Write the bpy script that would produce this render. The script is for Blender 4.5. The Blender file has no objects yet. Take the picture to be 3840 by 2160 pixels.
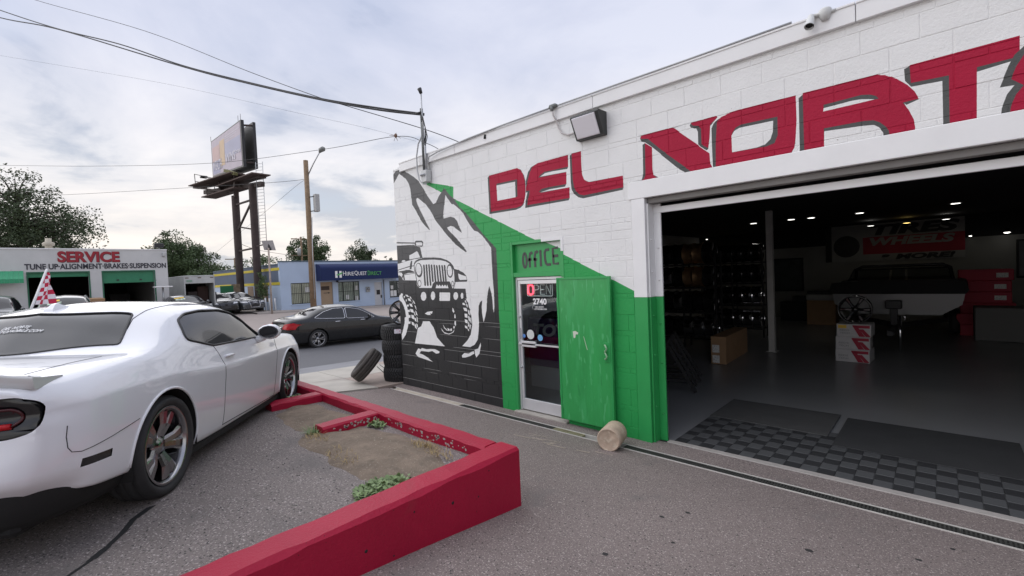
import bpy, bmesh, math, random
import numpy as np
from math import sin, cos, pi, radians, sqrt, atan2, hypot
from mathutils import Vector, Matrix
from mathutils.geometry import delaunay_2d_cdt
from mathutils.bvhtree import BVHTree

random.seed(7)
SC = bpy.context.scene
COL = SC.collection

# ---------------------------------------------------------------- camera
CAM_H = 2.19
HEAD, PITCH, ROLL = radians(43.3), radians(-1.67), radians(2.4)
fw = Vector((-sin(HEAD)*cos(PITCH), cos(HEAD)*cos(PITCH), sin(PITCH)))
rt = Vector((cos(HEAD), sin(HEAD), 0))
up = rt.cross(fw)
r2 = rt*cos(ROLL)-up*sin(ROLL)
u2 = rt*sin(ROLL)+up*cos(ROLL)
cam = bpy.data.cameras.new('camera')
cam.sensor_width = 36.0
cam.lens = 1717.0/3840*36
cam.clip_end = 2000
camo = bpy.data.objects.new('camera', cam)
COL.objects.link(camo)
mw = Matrix((r2, u2, -fw)).transposed().to_4x4()
mw.translation = Vector((0, 0, CAM_H))
camo.matrix_world = mw
SC.camera = camo

# ---------------------------------------------------------------- sky and sun
SUN_EL, SUN_AZ = radians(46), radians(238)     # azimuth clockwise from +Y
sun_dir = Vector((sin(SUN_AZ)*cos(SUN_EL), cos(SUN_AZ)*cos(SUN_EL), sin(SUN_EL)))
W = bpy.data.worlds.new('World'); SC.world = W; W.use_nodes = True
nt = W.node_tree; nt.nodes.clear()
def wn(t, **k):
    n = nt.nodes.new(t)
    for a, b in k.items(): setattr(n, a, b)
    return n
out = wn('ShaderNodeOutputWorld'); bg = wn('ShaderNodeBackground')
sky = wn('ShaderNodeTexSky', sky_type='NISHITA', sun_disc=False, sun_elevation=SUN_EL, sun_rotation=SUN_AZ)
sky.air_density = 1.0; sky.dust_density = 1.5
tc = wn('ShaderNodeTexCoord'); sep = wn('ShaderNodeSeparateXYZ')
nt.links.new(tc.outputs['Generated'], sep.inputs[0])
def mth(op, a, b=None, c=None, clamp=False):
    n = wn('ShaderNodeMath', operation=op, use_clamp=clamp)
    for i, v in enumerate((a, b, c)):
        if v is None: continue
        if isinstance(v, (int, float)): n.inputs[i].default_value = v
        else: nt.links.new(v, n.inputs[i])
    return n.outputs[0]
def wmix(f, a, b):
    n = wn('ShaderNodeMix', data_type='RGBA')
    if isinstance(f, float): n.inputs[0].default_value = f
    else: nt.links.new(f, n.inputs[0])
    for i, v in ((6, a), (7, b)):
        if isinstance(v, tuple): n.inputs[i].default_value = (*v, 1)
        else: nt.links.new(v, n.inputs[i])
    return n.outputs[2]
# the cloud layer: a flat deck seen in perspective
zz = mth('ADD', mth('MAXIMUM', sep.outputs[2], 0.0), 0.16)
cx = mth('DIVIDE', sep.outputs[0], zz); cyy = mth('DIVIDE', sep.outputs[1], zz)
cmb = wn('ShaderNodeCombineXYZ')
nt.links.new(cx, cmb.inputs[0]); nt.links.new(cyy, cmb.inputs[1])
def wnoise(scale, detail, rough, off, dist=0.0):
    mp = wn('ShaderNodeMapping'); mp.inputs['Location'].default_value = off
    nt.links.new(cmb.outputs[0], mp.inputs[0])
    n = wn('ShaderNodeTexNoise'); n.inputs['Scale'].default_value = scale
    n.inputs['Detail'].default_value = detail; n.inputs['Roughness'].default_value = rough
    n.inputs['Distortion'].default_value = dist
    nt.links.new(mp.outputs[0], n.inputs['Vector'])
    return n.outputs['Fac']
def wramp(v, stops):
    r = wn('ShaderNodeValToRGB'); e = r.color_ramp.elements
    while len(e) < len(stops): e.new(0.5)
    for el, (p, c) in zip(e, stops): el.position = p; el.color = (*c, 1)
    nt.links.new(v, r.inputs[0]); return r.outputs[0]
n1 = wnoise(0.42, 7, 0.55, (3.1, 1.7, 0), 0.3)
n2 = wnoise(1.3, 8, 0.6, (7.3, 2.2, 0), 0.4)
den = mth('ADD', mth('MULTIPLY', n1, 0.62), mth('MULTIPLY', n2, 0.38))
# elevation: pale and warm low down, blue grey above
elev = mth('POWER', mth('MAXIMUM', sep.outputs[2], 0.0, clamp=True), 0.6)
base = wramp(elev, [(0.0, (0.62, 0.575, 0.545)), (0.22, (0.62, 0.59, 0.565)), (0.40, (0.575, 0.575, 0.60)), (0.58, (0.415, 0.445, 0.545)), (0.78, (0.37, 0.405, 0.525)), (1.0, (0.38, 0.415, 0.53))])
dark = wramp(den, [(0.40, (1.20, 1.16, 1.10)), (0.465, (1.07, 1.05, 1.03)), (0.515, (0.95, 0.955, 0.965)), (0.56, (0.66, 0.71, 0.785))])
cl = wn('ShaderNodeMix', data_type='RGBA', blend_type='MULTIPLY'); cl.inputs[0].default_value = 1.0
nt.links.new(base, cl.inputs[6]); nt.links.new(dark, cl.inputs[7])
# thin gaps where the clear sky shows through
gap = wramp(wnoise(0.8, 4, 0.5, (1.0, 9.0, 0)), [(0.60, (0, 0, 0)), (0.74, (0.35, 0.35, 0.35))])
skys = wn('ShaderNodeMix', data_type='RGBA', blend_type='MULTIPLY'); skys.inputs[0].default_value = 1.0
nt.links.new(sky.outputs[0], skys.inputs[6]); skys.inputs[7].default_value = (0.10, 0.10, 0.10, 1)
final = wmix(gap, cl.outputs[2], skys.outputs[2])
nt.links.new(final, bg.inputs[0]); bg.inputs[1].default_value = 1.0
nt.links.new(bg.outputs[0], out.inputs[0])

sl = bpy.data.lights.new('sun', 'SUN'); sl.energy = 1.5; sl.angle = radians(110); sl.color = (1.0, 0.96, 0.91)
so = bpy.data.objects.new('sun', sl); COL.objects.link(so)
so.rotation_euler = (-sun_dir).to_track_quat('-Z', 'Y').to_euler()

SC.view_settings.view_transform = 'Standard'; SC.view_settings.look = 'None'
SC.view_settings.gamma = 1.0; SC.view_settings.use_curve_mapping = False
SC.view_settings.exposure = 0.66
SC.render.resolution_x = 1024; SC.render.resolution_y = 576

# ---------------------------------------------------------------- helpers
class MB:
    def __init__(s): s.v = []; s.f = []; s.m = []; s.s = []
    def add(s, vs, fs, m=0, sm=False):
        o = len(s.v); s.v += [tuple(v) for v in vs]
        s.f += [tuple(i+o for i in f) for f in fs]
        s.m += [m]*len(fs); s.s += [sm]*len(fs); return s
    def box(s, x0, x1, y0, y1, z0, z1, m=0, c=0.0):
        if c <= 0:
            vs = [(x, y, z) for z in (z0, z1) for y in (y0, y1) for x in (x0, x1)]
            return s.add(vs, [(0, 2, 3, 1), (4, 5, 7, 6), (0, 1, 5, 4), (2, 6, 7, 3), (0, 4, 6, 2), (1, 3, 7, 5)], m)
        vs = []; idx = {}
        X = (x0, x1); Y = (y0, y1); Z = (z0, z1)
        for i in (0, 1):
            for j in (0, 1):
                for k in (0, 1):
                    sx, sy, sz = (1 if i == 0 else -1), (1 if j == 0 else -1), (1 if k == 0 else -1)
                    for a in range(3):
                        p = [X[i], Y[j], Z[k]]
                        for b, sg in enumerate((sx, sy, sz)):
                            if b != a: p[b] += sg*c
                        idx[i, j, k, a] = len(vs); vs.append(p)
        fs = []
        g = lambda i, j, k, a: idx[i, j, k, a]
        for i in (0, 1):
            q = [g(i, 0, 0, 0), g(i, 1, 0, 0), g(i, 1, 1, 0), g(i, 0, 1, 0)]; fs.append(q[::-1] if i == 0 else q)
            q = [g(0, i, 0, 1), g(1, i, 0, 1), g(1, i, 1, 1), g(0, i, 1, 1)]; fs.append(q if i == 0 else q[::-1])
            q = [g(0, 0, i, 2), g(1, 0, i, 2), g(1, 1, i, 2), g(0, 1, i, 2)]; fs.append(q[::-1] if i == 0 else q)
        for i in (0, 1):
            for j in (0, 1):
                a, b = (g(i, j, 0, 0), g(i, j, 1, 0)), (g(i, j, 0, 1), g(i, j, 1, 1))
                fs.append((a[0], a[1], b[1], b[0]))
                a, b = (g(i, 0, j, 0), g(i, 1, j, 0)), (g(i, 0, j, 2), g(i, 1, j, 2))
                fs.append((a[0], a[1], b[1], b[0]))
                a, b = (g(0, i, j, 1), g(1, i, j, 1)), (g(0, i, j, 2), g(1, i, j, 2))
                fs.append((a[0], a[1], b[1], b[0]))
        for i in (0, 1):
            for j in (0, 1):
                for k in (0, 1): fs.append((g(i, j, k, 0), g(i, j, k, 1), g(i, j, k, 2)))
        return s.add(vs, fs, m)
    def tube(s, pts, r, n=8, m=0, caps=True, closed=False):
        pts = [Vector(p) for p in pts]; N = len(pts)
        rs = r if isinstance(r, (list, tuple)) else [r]*N
        vs = []; prev = None
        for i, p in enumerate(pts):
            if closed: t = pts[(i+1) % N]-pts[i-1]
            else: t = pts[min(i+1, N-1)]-pts[max(i-1, 0)]
            t = t.normalized() if t.length > 1e-9 else Vector((0, 0, 1))
            if prev is None:
                a = Vector((0, 0, 1)) if abs(t.z) < .9 else Vector((1, 0, 0))
                u = t.cross(a).normalized()
            else:
                u = (prev-t*prev.dot(t))
                u = u.normalized() if u.length > 1e-6 else t.orthogonal().normalized()
            prev = u; w = t.cross(u)
            for k in range(n):
                an = 2*pi*k/n; vs.append(p+(u*cos(an)+w*sin(an))*rs[i])
        fs = []
        for i in range(N if closed else N-1):
            j = (i+1) % N
            for k in range(n):
                fs.append((i*n+k, i*n+(k+1) % n, j*n+(k+1) % n, j*n+k))
        s.add(vs, fs, m, True)
        if caps and not closed:
            o = len(s.v)-len(vs)
            s.f += [tuple(o+k for k in range(n))[::-1], tuple(o+(N-1)*n+k for k in range(n))]
            s.m += [m]*2; s.s += [False]*2
        return s
    def bar(s, a, b, w, h, m=0):
        a, b = Vector(a), Vector(b); t = (b-a).normalized()
        ref = Vector((0, 0, 1)) if abs(t.z) < .95 else Vector((1, 0, 0))
        u = t.cross(ref).normalized()*w/2; v = u.cross(t).normalized()*h/2
        vs = [p+su*u+sv*v for p in (a, b) for su, sv in ((-1, -1), (1, -1), (1, 1), (-1, 1))]
        return s.add(vs, [(0, 1, 2, 3), (7, 6, 5, 4), (0, 4, 5, 1), (1, 5, 6, 2), (2, 6, 7, 3), (3, 7, 4, 0)], m)
    def lathe(s, prof, n=24, c=(0, 0, 0), ax='z', m=0, closed=False, sm=True):
        vs = []
        for r, h in prof:
            for k in range(n):
                a = 2*pi*k/n; x, y = r*cos(a), r*sin(a)
                if ax == 'z': p = (x, y, h)
                elif ax == 'y': p = (x, h, y)
                else: p = (h, x, y)
                vs.append((p[0]+c[0], p[1]+c[1], p[2]+c[2]))
        P = len(prof); fs = []
        for i in range(P if closed else P-1):
            j = (i+1) % P
            for k in range(n): fs.append((i*n+k, i*n+(k+1) % n, j*n+(k+1) % n, j*n+k))
        return s.add(vs, fs, m, sm)
    def prism(s, poly, f, t0, t1, m=0):
        """poly of 2D points; f(u,v,w)->xyz; thickness from w=t0 to t1"""
        n = len(poly)
        vs = [f(u, v, t0) for u, v in poly]+[f(u, v, t1) for u, v in poly]
        fs = [tuple(range(n)), tuple(range(2*n-1, n-1, -1))]+[(i, i+n, (i+1) % n+n, (i+1) % n) for i in range(n)]
        return s.add(vs, fs, m)
    def mesh(s, name):
        me = bpy.data.meshes.new(name); me.from_pydata(s.v, [], s.f)
        me.polygons.foreach_set('material_index', s.m)
        me.polygons.foreach_set('use_smooth', s.s); me.update(); return me
    def build(s, name, mats, parent=None, fix=True):
        me = s.mesh(name)
        if fix:
            bm = bmesh.new(); bm.from_mesh(me); bmesh.ops.recalc_face_normals(bm, faces=bm.faces[:]); bm.to_mesh(me); bm.free()
        return link(name, me, mats, parent)

def link(name, me, mats=None, parent=None, loc=None, rz=None):
    o = bpy.data.objects.new(name, me); COL.objects.link(o)
    if mats is not None and me is not None:
        if len(me.materials): me.materials.clear()
        for m in (mats if isinstance(mats, (list, tuple)) else [mats]): me.materials.append(m)
    if parent is not None: o.parent = parent
    if loc is not None: o.location = loc
    if rz is not None: o.rotation_euler = (0, 0, rz)
    return o
def tag(o, label=None, cat=None, group=None, kind=None):
    if label: o['label'] = label
    if cat: o['category'] = cat
    if group: o['group'] = group
    if kind: o['kind'] = kind
    return o
def thing(name, label, cat, loc=(0, 0, 0), rz=0, group=None):
    return tag(link(name, None, None, None, loc, rz), label, cat, group)
def copy_tree(o, parent=None):
    c = o.copy(); COL.objects.link(c); c.parent = parent
    for ch in list(o.children): copy_tree(ch, c)
    return c
def struct(o): o['kind'] = 'structure'; return o

def M(name, col, rough=0.55, metal=0.0, var=0.0, vs=2.0, bump=0.0, bs=60.0, coat=0.0, spec=0.5, emit=None, es=1.0, spk=None, trans=0.0, alpha=1.0, stretch=None):
    m = bpy.data.materials.new(name); m.use_nodes = True
    t = m.node_tree; b = t.nodes['Principled BSDF']
    b.inputs['Base Color'].default_value = (*col, 1); b.inputs['Roughness'].default_value = rough
    b.inputs['Metallic'].default_value = metal; b.inputs['Coat Weight'].default_value = coat
    b.inputs['Coat Roughness'].default_value = 0.03
    b.inputs['Specular IOR Level'].default_value = spec
    b.inputs['Transmission Weight'].default_value = trans; b.inputs['Alpha'].default_value = alpha
    if emit: b.inputs['Emission Color'].default_value = (*emit, 1); b.inputs['Emission Strength'].default_value = es
    L = t.links
    if var or bump or spk:
        g = t.nodes.new('ShaderNodeNewGeometry')
        def noise(sc, det=5, ro=.6):
            n = t.nodes.new('ShaderNodeTexNoise'); n.inputs['Scale'].default_value = sc
            n.inputs['Detail'].default_value = det; n.inputs['Roughness'].default_value = ro
            if stretch:
                mp = t.nodes.new('ShaderNodeMapping'); mp.inputs['Scale'].default_value = stretch
                L.new(g.outputs['Position'], mp.inputs[0]); L.new(mp.outputs[0], n.inputs['Vector'])
            else: L.new(g.outputs['Position'], n.inputs['Vector'])
            return n.outputs['Fac']
        colsock = None
        if var:
            mr = t.nodes.new('ShaderNodeMapRange'); mr.inputs[1].default_value = .3; mr.inputs[2].default_value = .7
            mr.inputs[3].default_value = 1-var; mr.inputs[4].default_value = 1+var
            L.new(noise(vs), mr.inputs[0])
            mx = t.nodes.new('ShaderNodeMix'); mx.data_type = 'RGBA'; mx.blend_type = 'MULTIPLY'; mx.inputs[0].default_value = 1
            mx.inputs[6].default_value = (*col, 1); L.new(mr.outputs[0], mx.inputs[7]); colsock = mx.outputs[2]
        if spk:      # list of (scale, threshold, width, colour): speckles
            for sc, th, wd, c2 in spk:
                r = t.nodes.new('ShaderNodeMapRange'); r.inputs[1].default_value = th; r.inputs[2].default_value = th+wd
                L.new(noise(sc, 2, .5), r.inputs[0])
                mx = t.nodes.new('ShaderNodeMix'); mx.data_type = 'RGBA'; L.new(r.outputs[0], mx.inputs[0])
                if colsock is None: mx.inputs[6].default_value = (*col, 1)
                else: L.new(colsock, mx.inputs[6])
                mx.inputs[7].default_value = (*c2, 1); colsock = mx.outputs[2]
        if colsock is not None: L.new(colsock, b.inputs['Base Color'])
        if bump:
            bp = t.nodes.new('ShaderNodeBump'); bp.inputs['Strength'].default_value = bump; bp.inputs['Distance'].default_value = .02
            L.new(noise(bs, 6, .65), bp.inputs['Height']); L.new(bp.outputs[0], b.inputs['Normal'])
    return m
def text_mesh(s, size=1.0, ext=0.0, off=0.0, sx=1.0, align='LEFT', shear=0.0, sp=1.0):
    cu = bpy.data.curves.new('t', 'FONT'); cu.body = s; cu.size = size; cu.extrude = ext; cu.offset = off
    cu.align_x = align; cu.shear = shear; cu.space_character = sp; cu.resolution_u = 4
    o = bpy.data.objects.new('t', cu); COL.objects.link(o)
    dg = bpy.context.evaluated_depsgraph_get(); dg.update()
    me = bpy.data.meshes.new_from_object(o.evaluated_get(dg))
    bpy.data.objects.remove(o); bpy.data.curves.remove(cu)
    if sx != 1.0: me.transform(Matrix.Diagonal((sx, 1, 1, 1)))
    return me
def fit_text(s, w, h, ext=.002, off=0.0, shear=0.0):
    """text mesh scaled to exactly w by h, lower left corner at 0,0"""
    me = text_mesh(s, 1.0, 0.02, off, shear=shear)
    co = np.empty(len(me.vertices)*3); me.vertices.foreach_get('co', co); co = co.reshape(-1, 3)
    lo, hi = co.min(0), co.max(0); d = hi-lo
    co = (co-lo)/np.array([d[0], d[1], 0.04])*np.array([w, h, ext])
    me.vertices.foreach_set('co', co.ravel()); me.update(); return me
def noise2(x, y, s=1.0):
    from mathutils import noise
    return noise.noise(Vector((x*s, y*s, 3.7)))

# ---------------------------------------------------------------- materials
asph = M('asphalt_drive', (.225, .184, .170), .9, var=.10, vs=.7, bump=.55, bs=90, spk=[(85, .595, .05, (.46, .40, .37)), (70, .615, .05, (.075, .065, .062)), (2.2, .62, .2, (.18, .158, .15))])
asph2 = M('asphalt_lot', (.200, .172, .158), .9, var=.16, vs=.9, bump=.6, bs=80, spk=[(75, .59, .05, (.42, .37, .35)), (60, .605, .06, (.07, .064, .062)), (1.6, .58, .2, (.14, .127, .12))])
roadm = M('asphalt_road', (.125, .125, .132), .85, var=.10, vs=.5, bump=.3, bs=50)
gutm = M('concrete_gutter', (.24, .24, .25), .85, var=.10, vs=1.2, bump=.2, bs=40)
conc = M('concrete_pale', (.44, .41, .36), .85, var=.12, vs=1.4, bump=.25, bs=70, spk=[(.9, .58, .15, (.34, .30, .265))])
concp = M('concrete_pink', (.36, .29, .25), .85, var=.14, vs=1.8, bump=.25, bs=60)
tanm = M('far_lot_concrete', (.34, .29, .26), .9, var=.10, vs=.3, bump=.1, bs=20)
gravel = M('far_ground', (.24, .21, .18), .95, var=.15, vs=.2)
dirt = M('dirt', (.20, .155, .115), .95, var=.25, vs=5, bump=.9, bs=22, spk=[(60, .63, .06, (.33, .28, .22)), (9, .58, .15, (.15, .12, .09))])
PB = dict(bump=.38, bs=42)
def paint(name, c, rough=.42, var=.05, spk=None): return M(name, c, rough+.1, var=var, vs=2.5, spk=spk, spec=.28, **PB)
whitep = paint('white_wall_paint', (.80, .80, .79), .5, .03, [(26, .76, .03, (.45, .43, .40))])
greenp = paint('green_wall_paint', (.028, .34, .085), .32, .05, [(30, .77, .03, (.02, .2, .06))])
redp = paint('red_letter_paint', (.38, .004, .036), .5, .06)
greyp = paint('grey_shadow_paint', (.085, .087, .085), .5, .06)
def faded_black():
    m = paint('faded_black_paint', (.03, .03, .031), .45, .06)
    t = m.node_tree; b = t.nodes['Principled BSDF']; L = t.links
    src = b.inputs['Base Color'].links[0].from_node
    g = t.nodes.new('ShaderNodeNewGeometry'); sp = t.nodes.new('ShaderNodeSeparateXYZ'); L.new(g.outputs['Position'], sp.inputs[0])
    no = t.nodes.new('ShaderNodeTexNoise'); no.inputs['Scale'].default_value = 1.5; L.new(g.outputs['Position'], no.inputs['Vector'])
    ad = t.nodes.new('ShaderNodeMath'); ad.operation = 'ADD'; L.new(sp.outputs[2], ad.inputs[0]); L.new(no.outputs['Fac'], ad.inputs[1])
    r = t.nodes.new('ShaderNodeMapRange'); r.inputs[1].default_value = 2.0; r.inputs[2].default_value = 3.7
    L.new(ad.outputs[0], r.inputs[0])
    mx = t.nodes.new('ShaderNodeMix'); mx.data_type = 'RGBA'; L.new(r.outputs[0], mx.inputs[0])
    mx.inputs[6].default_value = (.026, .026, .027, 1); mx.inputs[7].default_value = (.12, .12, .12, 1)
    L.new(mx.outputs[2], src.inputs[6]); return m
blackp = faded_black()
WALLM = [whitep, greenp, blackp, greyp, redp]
green2 = M('green_steel_paint', (.035, .33, .085), .35, var=.12, vs=6, bump=.08, bs=30, stretch=(1, 1, .22), spk=[(9, .53, .10, (.046, .37, .108)), (20, .62, .06, (.075, .42, .145)), (13, .64, .06, (.028, .28, .072))])
greens = M('green_trim_paint', (.028, .33, .085), .4, var=.05, vs=4, bump=.08, bs=60)
whites = M('white_trim_paint', (.80, .80, .80), .4, var=.03, vs=3, bump=.05, bs=50)
alu = M('aluminium_frame', (.74, .74, .75), .35, metal=.35, var=.04, vs=6)
redwall = M('red_concrete_paint', (.37, .004, .034), .48, spec=.35, var=.07, vs=2.2, bump=.28, bs=45, spk=[(38, .74, .03, (.10, .008, .012)), (2.6, .66, .12, (.32, .022, .04))])
grey_m = M('galvanised_steel', (.45, .46, .47), .4, metal=.7, var=.08, vs=8)
dark_m = M('dark_metal', (.035, .035, .037), .45, metal=.3, var=.1, vs=6)
black = M('matte_black', (.012, .012, .013), .7)
blackg = M('gloss_black', (.008, .008, .009), .12, coat=.5)
rubber = M('tyre_rubber', (.028, .028, .029), .7, var=.18, vs=9, bump=.15, bs=60)
rubber2 = M('worn_tyre_rubber', (.045, .038, .034), .8, var=.2, vs=9, bump=.15, bs=60)
chrome = M('dark_chrome', (.36, .36, .37), .2, metal=1.0)
chrome2 = M('bright_chrome', (.8, .8, .82), .08, metal=1.0)
carwhite = M('white_car_paint', (.80, .81, .84), .28, coat=1.0, spec=.5)
carblack = M('black_car_paint', (.009, .0095, .010), .25, coat=.7, spec=.35)
cargrey = M('dark_grey_car_paint', (.05, .055, .06), .25, coat=1.0, metal=.3)
carsilver = M('silver_car_paint', (.42, .43, .44), .3, coat=1.0, metal=.4)
cartan = M('pale_gold_car_paint', (.45, .44, .40), .3, coat=1.0, metal=.3)
tint = M('tinted_glass', (.03, .031, .033), .04, spec=.55)
glassr = M('red_lens', (.42, .008, .014), .15, spec=.3)
lensc = M('clear_lens', (.65, .66, .68), .1, coat=1.0)
wood = M('weathered_wood', (.24, .165, .10), .8, var=.25, vs=6, bump=.3, bs=25, spk=[(3, .58, .15, (.16, .11, .07))])
card = M('cardboard', (.36, .22, .12), .8, var=.08, vs=5)
def glass(name='clear_glass', c=(.9, .95, .95), rough=0.0):
    m = bpy.data.materials.new(name); m.use_nodes = True; t = m.node_tree; t.nodes.clear()
    o = t.nodes.new('ShaderNodeOutputMaterial'); g = t.nodes.new('ShaderNodeBsdfGlossy'); g.inputs['Roughness'].default_value = rough
    tr = t.nodes.new('ShaderNodeBsdfTransparent'); tr.inputs['Color'].default_value = (*c, 1)
    lw = t.nodes.new('ShaderNodeLayerWeight'); pw = t.nodes.new('ShaderNodeMath'); pw.operation = 'POWER'; pw.inputs[1].default_value = 4.5
    t.links.new(lw.outputs['Facing'], pw.inputs[0]); f = t.nodes.new('ShaderNodeMath'); f.operation = 'MULTIPLY_ADD'; f.inputs[1].default_value = .93; f.inputs[2].default_value = .05
    t.links.new(pw.outputs[0], f.inputs[0])
    mx = t.nodes.new('ShaderNodeMixShader'); t.links.new(f.outputs[0], mx.inputs[0]); t.links.new(tr.outputs[0], mx.inputs[1]); t.links.new(g.outputs[0], mx.inputs[2])
    t.links.new(mx.outputs[0], o.inputs[0]); return m
pane = glass()
panetint = glass('tinted_pane', (.35, .37, .38))

# ---------------------------------------------------------------- the ground
def smooth(t): t = min(1, max(0, t)); return t*t*(3-2*t)
def drive_z(y):
    y = max(y, -2.0)
    return .109*(4.93-y) if y < 4.93 else 0.0
def street_z(x, y):
    return .03*(5-max(-25, min(45, y)))+.022*min(26, max(0, -x-15))
def gz(x, y):
    t = smooth((-x-8.2)/3.0)
    return drive_z(y)*(1-t)+street_z(x, y)*t
def lot_z(x, y): return .625+.036*(2.5-y)
def grid(name, xs, ys, f, mat, skip=None, parent=None, st=True):
    mb = MB(); n = len(ys)
    vs = [(x, y, f(x, y)) for x in xs for y in ys]
    fs = []
    for i in range(len(xs)-1):
        for j in range(n-1):
            if skip and skip((xs[i]+xs[i+1])/2, (ys[j]+ys[j+1])/2): continue
            fs.append((i*n+j, (i+1)*n+j, (i+1)*n+j+1, i*n+j+1))
    mb.add(vs, fs, 0, True); o = mb.build(name, mat, parent, fix=False)
    return struct(o) if st else o
lin = lambda a, b, n: [a+(b-a)*i/(n-1) for i in range(n)]
far_x = [-900, -400, -200, -120, -80, -60]+lin(-50, -12, 20)+[-8.3, -4, 0, 8, 20, 60, 200, 600]
far_y = [-600, -200, -80, -40]+lin(-25, 45, 29)+[60, 120, 300, 900]
grid('ground', far_x, far_y, lambda x, y: street_z(x, y)-(.03 if x < -34.5 else .45), gravel)
def rz(x, y): return street_z(x, y)-.10+.0*abs(x)
grid('road', lin(-22, -12.6, 8), lin(-45, 75, 61), lambda x, y: rz(x, y)+.02*(1-((x+17.3)/4.7)**2), roadm)
grid('gutter', [-12.6, -12.2, -11.6, -11.1], lin(-45, 75, 61), lambda x, y: rz(x, y)+.004+(.0 if x < -12 else .07*((x+12.2)/1.1)), gutm)
grid('far_pavement', lin(-36, -22, 8), lin(-45, 75, 61), lambda x, y: street_z(x, y)+.012-(.09 if x > -23 else 0), tanm)
# the pavement beside the shop, laid in slabs
sw = link('pavement', None); struct(sw)
def slab(x0, x1, y0, y1, m):
    nx, ny = 4, 4; mb = MB(); g = .008
    xs = lin(x0+g, x1-g, nx); ys = lin(y0+g, y1-g, ny)
    top = [(x, y, gz(x, y)+.03) for x in xs for y in ys]
    fs = [(i*ny+j, (i+1)*ny+j, (i+1)*ny+j+1, i*ny+j+1) for i in range(nx-1) for j in range(ny-1)]
    mb.add(top, fs, 0, True)
    ring = [j for j in range(ny)]+[i*ny+ny-1 for i in range(1, nx)]+[(nx-1)*ny+j for j in range(ny-2, -1, -1)]+[i*ny for i in range(nx-2, 0, -1)]
    vs = [top[k] for k in ring]+[(top[k][0], top[k][1], top[k][2]-.12) for k in ring]; n = len(ring)
    mb.add(vs, [(i, (i+1) % n, (i+1) % n+n, i+n) for i in range(n)], 0)
    return mb.build('slab', m, sw)
ys = [-6, -4.2, -2.4, -.6, 1.2, 3.0, 4.75, 6.3, 8.1, 9.9, 11.7, 13.5, 15.3]
for j in range(len(ys)-1):
    slab(-9.7, -8.25, ys[j], ys[j+1], concp if ys[j] > 4.5 else conc)
    slab(-11.1, -9.7, ys[j], ys[j+1], concp if ys[j] > 6 else conc)
# driveway beside the shop and the raised lot behind the red wall
dx = sorted(set([round(v, 3) for v in lin(-8.25, 6, 58)]+[-2.75])); dy = sorted(set([round(v, 3) for v in lin(-5, 4.93, 42)]+[2.69]))
def dz(x, y): return gz(x, y)+.012*noise2(x, y, .9)*smooth((4.8-y)/.8)
grid('driveway', dx, dy, dz, asph, skip=lambda x, y: x < -2.75 and y < 2.69)
grid('driveway_edge', lin(-8.25, 6, 30), [5.06, 5.18, 5.3, 5.42], lambda x, y: .004+.012*noise2(x, y, 2.5)*(1 if 5.1 < y < 5.35 else 0), asph)
lx_ = lin(-7.55, -2.72, 34); ly_ = lin(-6, 2.65, 60)
grid('parking_lot', lx_, ly_, lambda x, y: lot_z(x, y)+.012*noise2(x, y, 1.3), asph2)
# dirt blown into the bays between the kerb stubs
def patch(name, cx, cy, rx, ry, seed, mat, zf, h=.02):
    n = 40; mb = MB(); rnd = random.Random(seed); ph = [rnd.random()*6 for _ in range(5)]
    rings = 7; vs = [(cx, cy, zf(cx, cy)+h)]; fs = []
    for r in range(1, rings+1):
        for k in range(n):
            a = 2*pi*k/n
            q = 1+.16*sin(2*a+ph[0])+.10*sin(3*a+ph[1])+.07*sin(5*a+ph[2])+.05*sin(9*a+ph[3])
            t = r/rings; x = cx+rx*q*t*cos(a); y = cy+ry*q*t*sin(a)
            vs.append((x, y, zf(x, y)+h*(1-t**3)+(.012*noise2(x, y, 9) if r < rings else -.006)))
    for k in range(n): fs.append((0, 1+k, 1+(k+1) % n))
    for r in range(rings-1):
        for k in range(n):
            a, b = 1+r*n+k, 1+r*n+(k+1) % n; fs.append((a, a+n, b+n, b))
    mb.add(vs, fs, 0, True); o = mb.build(name, mat); return o
lz = lambda x, y: min(lot_z(x, y)+.012*noise2(x, y, 1.3), 9)
tag(patch('dirt', -3.78, 2.10, .86, .52, 3, dirt, lz, .045), 'bare brown dirt in the bay nearest the wall corner', 'dirt', kind='stuff')
tag(patch('dirt', -5.25, 2.22, .66, .40, 8, dirt, lz, .035), 'bare brown dirt in the bay between the two red stubs', 'dirt', kind='stuff')
# loose chips and pebbles on the asphalt
mb = MB(); rnd = random.Random(4)
def chip(x, y, z, s):
    a = rnd.random()*6; h = s*.45
    ring = [(x+s*cos(a+k*1.257)*(.6+.5*rnd.random()), y+s*sin(a+k*1.257)*(.6+.5*rnd.random()), z-.004) for k in range(5)]
    return ring+[(x, y, z+h)], [(k, (k+1) % 5, 5) for k in range(5)]
for i in range(2600):
    x = rnd.uniform(-2.5, 2.0); y = rnd.uniform(-.2, 4.85)
    s = rnd.choice([.004, .004, .005, .006, .009, .013])
    v, f = chip(x, y, dz(x, y), s); mb.add(v, f, rnd.choice([0, 0, 1]))
for i in range(1800):
    x = rnd.uniform(-6.0, -2.95); y = rnd.uniform(.2, 2.5)
    v, f = chip(x, y, lz(x, y), rnd.choice([.005, .006, .008, .014])); mb.add(v, f, rnd.choice([0, 1, 1]))
tag(mb.build('gravel', [M('dark_chip', (.05, .045, .043), .8), M('pale_chip', (.34, .30, .28), .8)], fix=False), 'loose chips of gravel scattered over the asphalt', 'gravel', kind='stuff')
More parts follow.
